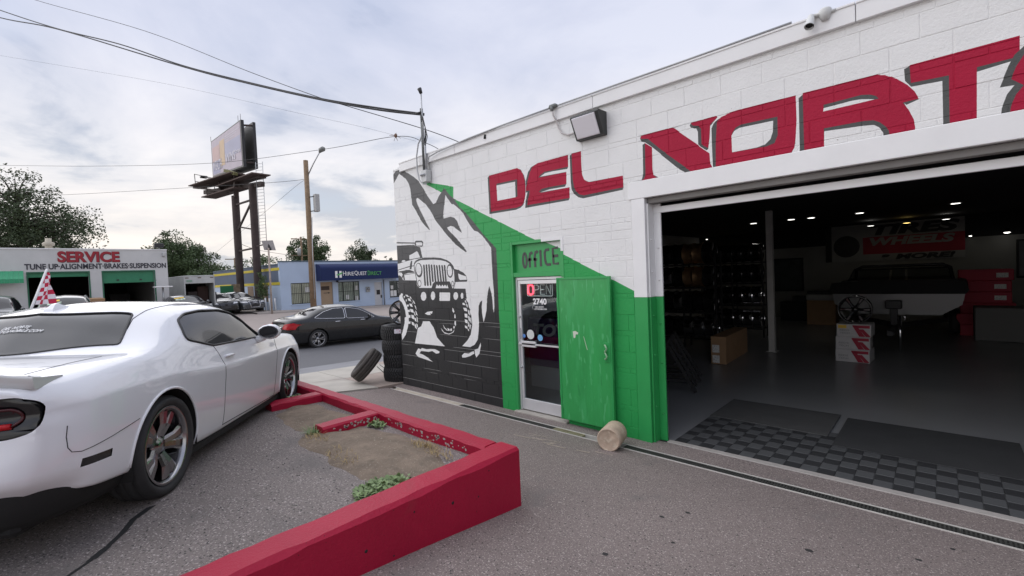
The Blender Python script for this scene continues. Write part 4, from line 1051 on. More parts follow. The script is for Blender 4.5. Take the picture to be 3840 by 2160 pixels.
def cut_region(bm, poly, ax, side, nmin=.12):
    """cut the outline into the skin (seen along axis ax, on the side given) and return the faces inside"""
    u, v, w = AXI[ax]; P = np.array(poly); lo, hi = P.min(0)-.02, P.max(0)+.02
    def cand():
        o = []
        for f in bm.faces:
            c = f.calc_center_median()
            if f.normal[w]*side < nmin or (c[w]*side < -.3 and ax != 'z'): continue
            us = [q.co[u] for q in f.verts]; vs = [q.co[v] for q in f.verts]
            if max(us) < lo[0] or min(us) > hi[0] or max(vs) < lo[1] or min(vs) > hi[1]: continue
            o.append(f)
        return o
    bm.normal_update(); cur = set(cand())
    for i in range(len(P)):
        a, b = P[i-1], P[i]; d = b-a; l = hypot(*d)
        if l < 1e-6: continue
        co = [0, 0, 0]; no = [0, 0, 0]; co[u], co[v] = a; no[u], no[v] = -d[1]/l, d[0]/l
        fs = []
        for f in cur:
            c = f.calc_center_median(); t = ((c[u]-a[0])*d[0]+(c[v]-a[1])*d[1])/l
            if -.06 < t < l+.06: fs.append(f)
        if not fs: continue
        g = list({e for f in fs for e in f.edges})+fs+list({q for f in fs for q in f.verts})
        rs = bmesh.ops.bisect_plane(bm, geom=g, plane_co=co, plane_no=no, dist=1e-5)
        cur = {f for f in cur if f.is_valid} | {q for q in rs['geom'] if isinstance(q, bmesh.types.BMFace)}
    bm.normal_update(); F = list(cur)
    if not F: return []
    C_ = np.array([[f.calc_center_median()[u], f.calc_center_median()[v]] for f in F]); m = inpoly(poly, C_)
    return [f for f, k in zip(F, m) if k]
def take(bm, faces, name, mat, parent, inset=0.0, delete=True):
    """lift faces off the skin as a part of their own"""
    mb = MB(); idx = {}; vs = []; fs = []
    for f in faces:
        ids = []
        for q in f.verts:
            if q.index < 0: pass
            k = q
            if k not in idx: idx[k] = len(vs); vs.append(q.co-q.normal*inset)
            ids.append(idx[k])
        fs.append(tuple(ids))
    mb.add(vs, fs, 0, True); o = mb.build(name, mat, parent, fix=False)
    if delete: bmesh.ops.delete(bm, geom=faces, context='FACES')
    return o
def proj_line(bvh, pts, ax, side, off=.002):
    out = []
    for p in pts:
        if ax == 'y': o, d = Vector((p[0], side*3, p[1])), Vector((0, -side, 0))
        elif ax == 'z': o, d = Vector((p[0], p[1], 3)), Vector((0, 0, -1))
        else: o, d = Vector((side*8, p[0], p[1])), Vector((-side, 0, 0))
        h, n, i, _ = bvh.ray_cast(o, d)
        if h is not None: out.append(h+n*off*(1 if n.dot(d) < 0 else -1))
    return out
def dense(pl, step=.03, closed=False):
    out = []; Q = list(pl)+([pl[0]] if closed else [])
    for a, b in zip(Q[:-1], Q[1:]):
        n = max(1, int(hypot(b[0]-a[0], b[1]-a[1])/step))
        out += [(a[0]+(b[0]-a[0])*k/n, a[1]+(b[1]-a[1])*k/n) for k in range(n)]
    return out+([] if closed else [Q[-1]])
def make_wheel(parent, x, y, z, R1, Rr, Wd, rimm, spokes, split, tyrem=rubber, sw=.06, hub=.07, depth=.05, simple=False):
    side = -1 if y < 0 else 1
    mb = MB(); mb.lathe([(0, -.05), (Rr*.8, -.05), (Rr*.8, -.02), (0, -.02)], 24); w = mb.build('wheel', M_brake, parent)
    w.location = (x, y-side*Wd/2, z); w.rotation_euler = (pi/2 if side < 0 else -pi/2, 0, 0)
    t = tyre_geo(R1, Rr, Wd, 'road').build('tyre', tyrem, w)
    r = rim_geo(Rr+.006, Wd*.9, spokes, split, depth=depth, hubr=hub, sw=sw).build('rim', rimm, w)
    return w
M_brake = M('brake_disc', (.12, .12, .125), .35, metal=.8)
M_seam = M('panel_gap', (.03, .03, .032), .8)
M_trim = M('black_rubber_trim', (.015, .015, .016), .5)
M_under = M('underbody_black', (.01, .01, .01), .8)
def arc(cx_, cz_, r, a0, a1, n): return [(cx_+r*cos(radians(a0+(a1-a0)*k/n)), cz_+r*sin(radians(a0+(a1-a0)*k/n))) for k in range(n+1)]
def finish_car(bm, root, name, paintm, wells, bodyname='body'):
    me = bpy.data.meshes.new(bodyname); bm.normal_update(); bm.to_mesh(me); o = link(bodyname, me, paintm, root); return o

# ---- the white coupe
def challenger():
    pw = {
     -1.12: ((.60,.38),(.74,.41),(.80,.55),(.82,.72),(.82,.85),(.76,.95),(.60,.985),(.30,.997),(0,1.0)),
     -1.00: ((.62,.36),(.81,.385),(.87,.55),(.89,.72),(.885,.86),(.79,.978),(.62,1.01),(.30,1.025),(0,1.03)),
     -.75: ((.65,.34),(.88,.35),(.925,.5),(.938,.70),(.928,.868),(.805,1.005),(.65,1.03),(.32,1.048),(0,1.055)),
     -.40: ((.65,.31),(.915,.32),(.948,.5),(.956,.70),(.947,.88),(.82,1.035),(.70,1.055),(.36,1.078),(0,1.088)),
     -.235: ((.65,.29),(.915,.30),(.952,.5),(.96,.7),(.951,.884),(.826,1.047),(.705,1.066),(.37,1.088),(0,1.098)),
     -.19: ((.65,.29),(.915,.30),(.952,.5),(.96,.7),(.951,.884),(.827,1.05),(.704,1.070),(.37,1.108),(0,1.125)),
     .0: ((.65,.27),(.915,.28),(.953,.48),(.962,.69),(.953,.884),(.832,1.06),(.685,1.125),(.38,1.215),(0,1.245)),
     .2: ((.65,.24),(.91,.25),(.95,.45),(.958,.68),(.953,.875),(.84,1.07),(.665,1.20),(.41,1.318),(0,1.365)),
     .4: ((.65,.23),(.905,.24),(.943,.43),(.952,.66),(.95,.86),(.848,1.075),(.65,1.275),(.43,1.372),(0,1.415)),
     .6: ((.65,.22),(.90,.23),(.935,.42),(.945,.65),(.947,.842),(.855,1.06),(.645,1.322),(.44,1.41),(0,1.448)),
     .9: ((.65,.21),(.89,.22),(.928,.41),(.938,.63),(.943,.825),(.868,1.015),(.65,1.348),(.45,1.43),(0,1.462)),
     1.3: ((.65,.21),(.89,.22),(.925,.4),(.935,.62),(.94,.815),(.872,1.0),(.658,1.352),(.45,1.432),(0,1.464)),
     1.6: ((.65,.21),(.89,.22),(.925,.4),(.935,.62),(.94,.812),(.872,.996),(.668,1.335),(.455,1.40),(0,1.43)),
     1.78: ((.65,.21),(.89,.22),(.926,.4),(.936,.62),(.94,.811),(.872,.994),(.69,1.285),(.46,1.34),(0,1.372)),
     2.05: ((.65,.21),(.89,.22),(.928,.41),(.938,.62),(.94,.81),(.87,.99),(.755,1.125),(.48,1.185),(0,1.205)),
     2.32: ((.65,.21),(.89,.225),(.93,.42),(.94,.63),(.94,.81),(.868,.985),(.81,1.005),(.49,1.03),(0,1.042)),
     2.6: ((.65,.22),(.895,.235),(.935,.43),(.945,.64),(.94,.81),(.862,.978),(.79,.99),(.49,1.01),(0,1.02)),
     3.0: ((.65,.24),(.90,.25),(.945,.45),(.952,.65),(.94,.81),(.855,.965),(.78,.975),(.49,.99),(0,.995)),
     3.4: ((.65,.24),(.885,.26),(.935,.45),(.942,.63),(.925,.79),(.84,.93),(.76,.943),(.49,.953),(0,.955)),
     3.72: ((.6,.22),(.83,.25),(.885,.42),(.895,.6),(.875,.76),(.80,.88),(.72,.893),(.46,.905),(0,.91)),
     3.90: ((.55,.22),(.76,.25),(.81,.42),(.83,.58),(.81,.72),(.75,.80),(.69,.83),(.44,.85),(0,.855))}
    ST = []
    for x_, pr_ in sorted(pw.items()):        # a crisp shoulder line
        y4, z4 = pr_[4]; ST.append((x_, pr_[:4]+((y4+.003, z4-.022), (y4-.012, z4+.016))+pr_[5:]))
    def tz(z): return .0 if z > .93 else (-.02*smooth((.75-z)/.2) if z > .5 else -.02+.10*smooth((.5-z)/.12))+.03*smooth((.8-abs(z-.83)*9)/1)
    return body_bm(ST, 150, 5, (-.62, .17, tz), (3.3, .20, lambda z: .06*smooth((z-.62)/.25)+.03*smooth((.4-z)/.2)))
root = thing('coupe', 'white two door muscle coupe with dark glass parked behind the red wall', 'car', (-4.705, -.096, .684), radians(143.37))
root.rotation_euler = (0, radians(2.64), radians(143.37))
bm = challenger()
ARCH = {}
for s in (1, -1):
    for cx_, R_ in ((0.0, .418), (2.965, .412)):
        P_ = arc(cx_-.01, .352, R_, -25, 205, 26)+[(cx_-.44, .05), (cx_+.44, .05)]
        bmesh.ops.delete(bm, geom=cut_region(bm, P_, 'y', s, .05), context='FACES')
sidewin = rounded([(.505, 1.098), (.90, 1.008), (1.3, 1.004), (2.12, 1.0), (1.90, 1.185), (1.74, 1.288), (1.5, 1.335), (1.1, 1.338), (.80, 1.315), (.62, 1.262)], .05, 3)
win = []
bvh0 = BVHTree.FromBMesh(bm)
for s in (1, -1): win.append(cut_region(bm, sidewin, 'y', s, .1)); sw_o = take(bm, win[-1], 'side_window', tint, root, .006)
back = [(x_, y_) for x_, y_ in [(-.225+.18*(y/.66)**2, y) for y in lin(-.66, .66, 15)]+[(.215+.165*(y/.52)**2, y) for y in lin(.52, -.52, 13)]]
back = rounded(back[:15]+back[15:], .03, 2)
fback = cut_region(bm, back, 'z', 1, .2); take(bm, fback, 'rear_window', tint, root, .004)
ws = [(2.33-.20*(y/.74)**2, y) for y in lin(-.74, .74, 13)]+[(1.68-.05*(y/.58)**2, y) for y in lin(.58, -.58, 11)]
take(bm, cut_region(bm, ws, 'z', 1, .2), 'windscreen', tint, root, .004)
lampP = {}
for s in (1, -1):
    P_ = [(s*y, z) for y, z in rounded([(.19, .728), (.74, .722), (.83, .752), (.835, .885), (.77, .935), (.19, .937)], .07, 4)]
    fl = cut_region(bm, P_, 'x', -1, .15)
    take(bm, fl, 'tail_lamp', blackg, root, .018)
for s in (1, -1):
    P_ = [(-.80, .488), (-.605, .485), (-.60, .530), (-.795, .535)]
    take(bm, cut_region(bm, P_, 'y', s, .2), 'side_marker', blackg, root, .004)
body = finish_car(bm, root, 'body', carwhite, None)
bvh = bvh0
# light strips in the rear lamps
for s in (1, -1):
    rg = rounded([(.24, .785), (.73, .785), (.77, .82), (.745, .872), (.24, .876)], .035, 4)
    pl = proj_line(bvh, [(s*y, z) for y, z in dense(rg, .03, True)], 'x', -1, -.004)
    mb = MB(); mb.tube(pl, .008, 6, closed=True); mb.build('light_strip', M('red_light_strip', (.05, .004, .007), .25), root)
    pl = proj_line(bvh, [(s*y, .787) for y in lin(.24, .73, 20)], 'x', -1, .001); mb = MB(); mb.tube(pl, .016, 8); mb.build('light_bar', glassr, root)
def seam(pts, ax, side, r=.0024, m=M_seam, name='panel_gap', off=.0006, par=None):
    pl = proj_line(bvh, dense(pts, .025), ax, side, off)
    if len(pl) > 1: mb = MB(); mb.tube(pl, r, 5); mb.build(name, m, par or root)
for s in (1, -1):
    seam([(.90, 1.0), (.935, .93), (.965, .82), (.972, .7), (.955, .5), (.935, .26)], 'y', s)
    seam([(2.50, .965), (2.46, .85), (2.40, .6), (2.36, .38), (2.36, .25)], 'y', s)
    seam([(.935, .262), (2.36, .245)], 'y', s, .004)
    seam([(-.36, .645), (-.6, .605), (-.80, .578), (-.845, .59), (-.865, .62), (-.872, .68), (-.865, .74)], 'y', s)
    # rubber round the side glass, roof drip line
    pl = proj_line(bvh, dense(sidewin, .03, True), 'y', s, .001); mb = MB(); mb.tube(pl, .011, 6, closed=True); mb.build('window_seal', M_trim, root)
    seam([(.16, s*.60), (.30, s*.56), (.5, s*.545), (1.0, s*.55), (1.55, s*.56)], 'z', 1, .003)
    # wheel arch lips and wells
    for cx_, R_ in ((-.01, .424), (2.955, .418)):
        pl = proj_line(bvh, arc(cx_, .352, R_, -14, 194, 30), 'y', s, .001); mb = MB(); mb.tube(pl, .010, 6); mb.build('arch_lip', carwhite, root)
        mb = MB(); vs = []; A = arc(cx_, .352, R_-.006, -14, 194, 20)
        for yy in (.94, .60): vs += [(a, s*yy, b) for a, b in A]
        mb.add(vs, [(k, k+1, k+22, k+21) for k in range(20)], 0, True); mb.add([(a, s*.60, b) for a, b in A], [tuple(range(21))]); mb.build('wheel_well', M_under, root)
pl = proj_line(bvh, dense(back, .03, True), 'z', 1, .0005); mb = MB(); mb.tube(pl, .008, 6, closed=True); mb.build('window_seal', M_trim, root)
pl = proj_line(bvh, dense(ws, .03, True), 'z', 1, .0005); mb = MB(); mb.tube(pl, .010, 6, closed=True); mb.build('window_seal', M_trim, root)
# boot lid gaps
seam([(-.28, .70), (-.5, .66), (-.78, .63)], 'z', 1, .0016); seam([(-.28, -.70), (-.5, -.66), (-.78, -.63)], 'z', 1, .0016)
seam([(-.62, .945), (-.62, 1.02)], 'x', -1); seam([(.62, .945), (.62, 1.02)], 'x', -1)
# lip spoiler across the boot
mb = MB(); n = 24; sec = []
for k in range(n+1):
    y = -.80+1.6*k/n; e = smooth((.80-abs(y))/.22); xb = -1.075+.15*(abs(y)/.9)**2.2
    h0 = 1.0-.025*(abs(y)/.8)**3
    sec.append([(xb+.20, y, h0+.035), (xb+.06, y, h0+.045+.018*e), (xb-.030*e, y, h0+.055+.035*e), (xb-.032*e, y, h0+.042+.032*e), (xb+.01, y, h0-.012), (xb+.2, y, h0-.01)])
vs = [p for s_ in sec for p in s_]; k6 = 6
mb.add(vs, [(i*k6+j, (i+1)*k6+j, (i+1)*k6+(j+1) % k6, i*k6+(j+1) % k6) for i in range(n) for j in range(k6)], 0, True); mb.add(sec[0], [tuple(range(6))]); mb.add(sec[-1], [tuple(range(6))])
mb.build('spoiler', M('pearl_white_spoiler', (.62, .62, .61), .3, coat=1.0), root)
# black lower valance and sills
half = [(-1.06, 0, .432), (-1.055, .25, .436), (-1.03, .5, .430), (-.985, .68, .428), (-.90, .785, .418), (-.75, .855, .392), (-.58, .893, .362), (-.42, .905, .335)]
pth = [(x_, -y_, z_) for x_, y_, z_ in half[:0:-1]]+half
pv = pchip(list(range(len(pth))), np.array(pth), np.linspace(0, len(pth)-1, 61)); sec = []
for x_, y_, z_ in pv:
    f_ = 1-.11; sec.append([(x_*.99, y_*.985, z_+.015), (x_*.995, y_*.992, z_-.02), (x_*.95, y_*.95, .26), (x_*.90, y_*.88, .205), (x_*.6, y_*.6, .20)])
mb = MB(); mb.add([p for q in sec for p in q], [(i*5+j, (i+1)*5+j, (i+1)*5+j+1, i*5+j+1) for i in range(60) for j in range(4)], 0, True); mb.build('rear_valance', M_under, root)
for s in (1, -1):
    mb = MB(); mb.box(.40, 2.56, s*.885 if s < 0 else .70, -.70 if s < 0 else .885, .145, .226, 0, .02); mb.build('sill_trim', M_under, root)
mb = MB(); mb.box(-.9, 3.7, -.66, .66, .17, .27, 0, .03); mb.box(.45, 2.5, -.64, .64, .27, .6); mb.build('underbody', M_under, root)
# mirrors, handles, aerial, filler
for s in (1, -1):
    mb = MB(); n = 12; secs = []
    for k, (dx_, ry, rz_) in enumerate(((-.06, .108, .072), (-.045, .122, .086), (0, .122, .089), (.06, .105, .078), (.10, .07, .055), (.125, .01, .01))):
        secs.append([(1.93+dx_, s*1.035+ry*cos(2*pi*j/n), 1.055+rz_*sin(2*pi*j/n)) for j in range(n)])
    vs = [p for q in secs for p in q]; mb.add(vs, [(i*n+j, i*n+(j+1) % n, (i+1)*n+(j+1) % n, (i+1)*n+j) for i in range(5) for j in range(n)], 0, True)
    mb.tube([(1.96, s*.87, .97), (1.95, s*.94, .985), (1.95, s*1.0, 1.02)], [.045, .038, .04], 8)
    mr = mb.build('door_mirror', carwhite, root)
    mb = MB(); mb.add([(1.864, s*1.035+.094*cos(2*pi*j/16), 1.055+.062*sin(2*pi*j/16)) for j in range(16)], [tuple(range(16))]); mb.build('mirror_glass', M('mirror_glass', (.05, .05, .055), .05, metal=.6), mr)
    mb = MB(); pl = proj_line(bvh, [(x_, .885) for x_ in lin(1.02, 1.22, 8)], 'y', s, .016); mb.tube(pl, [.006, .012, .014, .014, .014, .014, .012, .006], 8); mb.build('door_handle', carwhite, root)
mb = MB(); fin = [(-.10, 0), (-.09, .016), (-.05, .045), (-.02, .05), (.0, .038), (.04, .016), (.08, .004), (.09, 0)]
ax0, az0 = .38, 1.404
vs = [(ax0+u, .035*(1-v/.075), az0+v+.18*u) for u, v in fin]+[(ax0+u, -.035*(1-v/.075), az0+v+.18*u) for u, v in fin]; nf = len(fin)
mb.add(vs, [(i, i+1, i+1+nf, i+nf) for i in range(nf-1)]+[tuple(range(nf)), tuple(range(nf, 2*nf))], 0, False); mb.build('shark_fin_aerial', carwhite, root)
# front face, rarely seen
mb = MB(); pl = proj_line(bvh, [(y, .72) for y in lin(-.62, .62, 16)], 'x', 1, .002); mb.tube(pl, .06, 8); mb.build('grille', M_trim, root)
for s in (1, -1):
    make_wheel(root, 0, s*.945, .363, .363, .274, .25, chrome, 5, True, sw=.095, hub=.085, depth=.055)
    make_wheel(root, 2.965, s*.94, .363, .363, .274, .245, chrome, 5, True, sw=.095, hub=.085, depth=.055)
# shop lettering on the back glass
def on_glass(s_, x0, y0, y1, h, nm):
    me = fit_text(s_, 1, 1, .002, .0, .3); co = np.empty(len(me.vertices)*3); me.vertices.foreach_get('co', co); co = co.reshape(-1, 3)
    for q in co:
        yy = y0+(y1-y0)*q[0]; xx = x0+h*q[1]; hit = bvh.ray_cast(Vector((xx, yy, 3)), Vector((0, 0, -1)))
        z = hit[0].z if hit[0] is not None else 1.2; q[:] = (xx, yy, z+.002+q[2])
    me.vertices.foreach_set('co', co.ravel()); me.update(); link(nm, me, decal, root)
on_glass('DEL NORTE', .040, .12, -.05, .026, 'lettering'); on_glass('AUTOMOBILE.COM', .006, .16, -.15, .024, 'lettering')

# ---- the other cars share one body scheme with their own profiles
def gen_ST(W_, prof, sill=.22):
    ST = []; x0, x1 = prof[0][0], prof[-1][0]
    for x, zt, zb in prof:
        e = min(x-x0, x1-x)/.55; w = W_*(.86+.14*smooth(e))
        t = min(1, max(0, (zt-zb)/.42)); sl = sill+.10*(1-smooth(min(x-x0, x1-x)/.3)); zm = min(.62, zb-.12)
        y6 = w*(.90-.19*t); h = zt-zb
        ST.append((x, ((w*.68, sl), (w*.95, sl+.015), (w*.985, min(.42, zb-.25)), (w, zm), (w*.99, zb-.10), (w*.94, zb), (y6, zb+h*(.4+.42*t)), (y6*.62, zb+h*(.8+.14*t)), (0, zt))))
    return ST
def sedan(name, label, prof, W_, wb, R1, Rr, paintm, loc, yaw, wins, wsP, bkP, rim=chrome, spokes=5, rear=None, front=None, pitch=0, group=None, chrome_win=False, glassm=tint):
    r = thing(name, label, 'car', loc, yaw, group); r.rotation_euler = (0, pitch, yaw)
    bm = body_bm(gen_ST(W_, prof), 72, 3, (prof[0][0]+.5, .14, lambda z: .05*smooth((z-.75)/.2)), (prof[-1][0]-.5, .20, lambda z: .04*smooth((z-.6)/.2)))
    bv = BVHTree.FromBMesh(bm)
    for s in (1, -1):
        for cx_ in (0, wb):
            bmesh.ops.delete(bm, geom=cut_region(bm, arc(cx_, R1, R1*1.14, -20, 200, 16)+[(cx_-R1*1.15, .02), (cx_+R1*1.15, .02)], 'y', s, .05), context='FACES')
    for P_ in wins:
        for s in (1, -1):
            take(bm, cut_region(bm, rounded(P_, .05, 2), 'y', s, .1), 'side_window', glassm, r, .006)
            if chrome_win is None: continue
            pl = proj_line(bv, dense(rounded(P_, .05, 2), .05, True), 'y', s, .002)
            if len(pl) > 4: mb = MB(); mb.tube(pl, .010, 5, closed=True); mb.build('window_trim', chrome2 if chrome_win else M_trim, r)
    take(bm, cut_region(bm, wsP, 'z', 1, .15), 'windscreen', glassm, r, .004)
    take(bm, cut_region(bm, bkP, 'z', 1, .15), 'rear_window', glassm, r, .004)
    for nm, P_, m_, dx_ in (rear or []): take(bm, cut_region(bm, P_, 'x', -1, .1), nm, m_, r, dx_)
    for nm, P_, m_, dx_ in (front or []): take(bm, cut_region(bm, P_, 'x', 1, .1), nm, m_, r, dx_)
    finish_car(bm, r, 'body', paintm, None)
    for s in (1, -1):
        for cx_ in (0, wb):
            make_wheel(r, cx_, s*(W_-.02), R1, R1, Rr, .21, rim, spokes, True, sw=.06)
            mb = MB(); A = arc(cx_, R1, R1*1.13, -20, 200, 14); vs = [(a, s*yy, b) for yy in (W_-.02, W_-.34) for a, b in A]
            mb.add(vs, [(k, k+1, k+16, k+15) for k in range(14)], 0, True); mb.add([(a, s*(W_-.34), b) for a, b in A], [tuple(range(15))]); mb.build('wheel_well', M_under, r)
        mb = MB(); mx_ = wsP[0][0]-.28; zb_ = [p[2] for p in prof if p[0] <= mx_][-1]
        mb.tube([(mx_+.05, s*(W_-.07), zb_), (mx_, s*(W_+.05), zb_+.03)], .03, 6); mb.tube([(mx_-.05, s*(W_+.09), zb_+.06), (mx_, s*(W_+.09), zb_+.06), (mx_+.07, s*(W_+.08), zb_+.05)], [.07, .085, .03], 8); mb.build('door_mirror', paintm, r)
    mb = MB(); mb.box(prof[0][0]+.2, prof[-1][0]-.2, -W_*.7, W_*.7, .17, .35, 0, .03); mb.build('underbody', M_under, r)
    return r, bv
def scr(xb, yb, xt, yt, cb=.12, ct=.05):
    return [(xb-cb*(y/yb)**2, y) for y in lin(-yb, yb, 9)]+[(xt-ct*(y/yt)**2, y) for y in lin(yt, -yt, 9)]
# black four door on the road
AP0 = [(-1.12, .98, .90), (-1.0, 1.04, .95), (-.75, 1.09, .99), (-.5, 1.115, 1.0), (-.3, 1.16, 1.005), (0, 1.30, 1.0), (.3, 1.405, .99), (.7, 1.462, .98), (1.1, 1.47, .97), (1.5, 1.44, .955), (1.8, 1.365, .945), (2.1, 1.22, .935), (2.4, 1.06, .925), (2.55, .995, .92), (3.0, .94, .875), (3.4, .85, .78), (3.65, .74, .67), (3.745, .62, .56)]
AP = [(x, zt+.05*smooth((zt-.85)/.4), zb+.02) for x, zt, zb in AP0]
lampR = [[(s*y, z) for y, z in [(.50, .74), (.86, .72), (.90, .90), (.80, .95), (.52, .90)]] for s in (1, -1)]
alt, bv = sedan('sedan', 'black four door saloon driving along the street past the tyre stack', AP, .915, 2.775, .335, .235, carblack, (-17.1, 7.05, street_z(-17, 8)-.095), radians(90),
    [[(-.12, 1.075), (.25, 1.04), (1.02, 1.005), (1.02, 1.385), (.62, 1.375), (.25, 1.275)], [(1.09, 1.0), (2.24, .97), (1.98, 1.145), (1.65, 1.305), (1.3, 1.375), (1.09, 1.385)]],
    scr(2.45, .70, 1.60, .55, .22, .06), [(-.42+.16*(y/.68)**2, y) for y in lin(-.68, .68, 9)]+[(.32+.05*(y/.55)**2, y) for y in lin(.55, -.55, 9)], chrome, 5,
    rear=[('tail_lamp', lampR[0], glassr, .004), ('tail_lamp', lampR[1], glassr, .004)], pitch=radians(1.7), chrome_win=True)
for s in (1, -1):
    pl = proj_line(bv, [(x_, .71+.05*(x_+1.0)) for x_ in lin(-1.02, -.60, 8)], 'y', s, .0)
    P_ = [(-1.06, .74), (-.62, .86), (-.50, .905), (-.75, .90), (-1.08, .90)]
    pl = [proj_line(bv, [q], 'y', s, .006) for q in dense(P_, .08, True)]; pl = [q[0] for q in pl if q]
    if len(pl) > 3:
        c = sum(pl, Vector())/len(pl)+Vector((0, s*.012, 0)); mb = MB(); mb.add([c]+pl, [(0, 1+k, 1+(k+1) % len(pl)) for k in range(len(pl))], 0, True); mb.build('tail_lamp', glassr, alt)
    for x_ in (.62, 1.62):
        mb = MB(); mb.tube(proj_line(bv, [(x_+d, .905) for d in (0, .03, .1, .16, .19)], 'y', s, .018), .013, 6); mb.build('door_handle', chrome2, alt)
    mb = MB(); mb.tube(proj_line(bv, dense([(.10, .33), (.14, .5), (.30, .75), (.34, 1.0)], .05), 'y', s, .0008), .004, 5); mb.tube(proj_line(bv, dense([(1.06, .27), (1.06, .99)], .05), 'y', s, .0008), .004, 5); mb.tube(proj_line(bv, dense([(2.2, .28), (2.16, .6), (2.2, .95)], .05), 'y', s, .0008), .004, 5); g = mb.build('panel_gap', M_seam, alt); g['kind'] = 'stuff'
mb = MB(); mb.tube(proj_line(bv, [(y, .80) for y in lin(-.45, .45, 12)], 'x', -1, .004), .02, 6); mb.build('chrome_strip', chrome2, alt)
pp = proj_line(bv, [(0, .70)], 'x', -1, .012)[0]; mb = MB(); mb.box(pp.x-.006, pp.x+.02, -.16, .16, .62, .77, 0, .004); mb.build('number_plate', M('plate_white', (.7, .7, .72), .5, var=.2, vs=30), alt)
# the parked cars opposite
SP = [(-.95, 1.12, 1.02), (-.88, 1.42, 1.06), (-.65, 1.62, 1.07), (-.2, 1.69, 1.06), (.5, 1.72, 1.05), (1.2, 1.70, 1.03), (1.6, 1.63, 1.02), (1.9, 1.47, 1.01), (2.25, 1.20, 1.0), (2.42, 1.09, .99), (2.8, 1.04, .97), (3.2, .98, .92), (3.5, .86, .80), (3.62, .68, .62)]
AU = [(-1.05, 1.0, .93), (-.9, 1.06, .97), (-.6, 1.10, .99), (-.35, 1.15, .99), (0, 1.29, .98), (.4, 1.39, .97), (.9, 1.43, .96), (1.3, 1.42, .95), (1.65, 1.34, .94), (2.0, 1.17, .93), (2.3, 1.02, .92), (2.45, .97, .915), (2.9, .93, .88), (3.4, .85, .79), (3.62, .72, .66), (3.7, .55, .50)]
def front_of(W_, zh, zg0, zg1, gy, dark=M_trim, lens=lensc):
    return [('headlamp', [(s*y, z) for y, z in [(.42*W_/.9, zh-.05), (.80*W_/.9, zh-.02), (.86*W_/.9, zh+.07), (.5*W_/.9, zh+.06)]], lens, .004) for s in (1, -1)]+[('grille', [(-gy, zg1), (-gy*.8, zg0), (gy*.8, zg0), (gy, zg1)], dark, .012)]
suvw = [[(-.72, 1.14), (.42, 1.10), (.42, 1.58), (-.5, 1.56)], [(.50, 1.10), (1.95, 1.06), (1.68, 1.42), (1.4, 1.56), (.50, 1.59)]]
audw = [[(-.05, 1.06), (.95, 1.0), (.95, 1.34), (.45, 1.33)], [(1.02, 1.0), (2.1, .97), (1.6, 1.28), (1.3, 1.345), (1.02, 1.35)]]
def park(kind, name, label, paintm, x, y, yaw, sticker=True):
    z = street_z(x, y)+.012
    if kind == 'suv': r, bv = sedan(name, label, SP, .92, 2.7, .36, .23, paintm, (x, y, z), yaw, suvw, scr(2.36, .74, 1.68, .60, .16, .05), [(-.93, -.6), (-.93, .6), (-.72, .55), (-.72, -.55)], chrome, 5, front=front_of(.92, .82, .55, .86, .40), group='cars parked across the street', chrome_win=None)
    else: r, bv = sedan(name, label, AU, .91, 2.82, .335, .24, paintm, (x, y, z), yaw, audw, scr(2.36, .72, 1.62, .56, .20, .05), scr(-.38, -.66, .25, -.55, -.12, -.05), chrome, 5, front=front_of(.91, .70, .36, .74, .36, M('grille_grey', (.06, .06, .065), .4, metal=.5)), group='cars parked across the street', chrome_win=None)
    return r, bv
def sticker(r, bv, y0, y1, x0, x1, m_, txt=None):
    pl = [proj_line(bv, [q], 'z', 1, .012)[0] for q in ((x0, y0), (x0, y1), (x1, y1), (x1, y0))]
    mb = MB(); mb.add(pl, [(0, 1, 2, 3)]); mb.build('price_sticker', m_, r, fix=False)
yel = M('yellow_sticker', (.85, .55, .05), .5); palest = M('price_digits', (.62, .72, .58), .5, spk=[(14, .5, .05, (.2, .25, .2))])
s1, bv = park('suv', 'silver_suv', 'pale gold estate car with a yellow windscreen price, before the first service bay', cartan, *(-28.116, 1.249, 1.599)[:2], radians(-6))
sticker(s1, bv, -.50, -.12, 1.80, 1.90, yel); sticker(s1, bv, -.48, -.06, 1.94, 2.06, palest)
for s in (1, -1):
    mb = MB(); pl = proj_line(bv, [(x_, s*.60) for x_ in lin(-.5, 1.3, 12)], 'z', 1, .03); mb.tube(pl, .018, 6); mb.build('roof_rail', grey_m, s1)
s2, bv = park('suv', 'dark_suv', 'grey estate car at the left edge under the green awning', cargrey, *(-30.212, -0.995, 1.741)[:2], radians(-4))
s3, bv = park('sedan', 'small_car', 'dark car with a yellow price strip on its windscreen, before the box truck', cargrey, *(-33.415, 6.271, 1.106)[:2], radians(2))
sticker(s3, bv, -.60, -.15, 1.68, 1.80, yel); sticker(s3, bv, -.58, -.12, 1.84, 1.98, palest)
s4, bv = park('sedan', 'black_sedan', 'black saloon tucked beside the grey saloon with a chrome grille', carblack, *(-37.58, 8.521, 0.853)[:2], radians(6))
s5, bv = park('sedan', 'grey_sedan', 'dark grey saloon with a wide chrome edged grille parked nose out', cargrey, *(-37.906, 9.86, 0.741)[:2], radians(14))
gl = [(-.38, .75), (-.30, .35), (.30, .35), (.38, .75)]
mb = MB(); pl = proj_line(bv, dense(gl, .04, True), 'x', 1, .008); mb.tube(pl, .014, 6, closed=True); mb.build('grille_frame', chrome2, s5)
for k in range(4):
    mb = MB(); pl = proj_line(bv, [(-.105+.07*k+.047*cos(a), .655+.047*sin(a)) for a in [2*pi*j/14 for j in range(14)]], 'x', 1, .022); mb.tube(pl, .007, 5, closed=True); mb.build('emblem_ring', chrome2, s5)
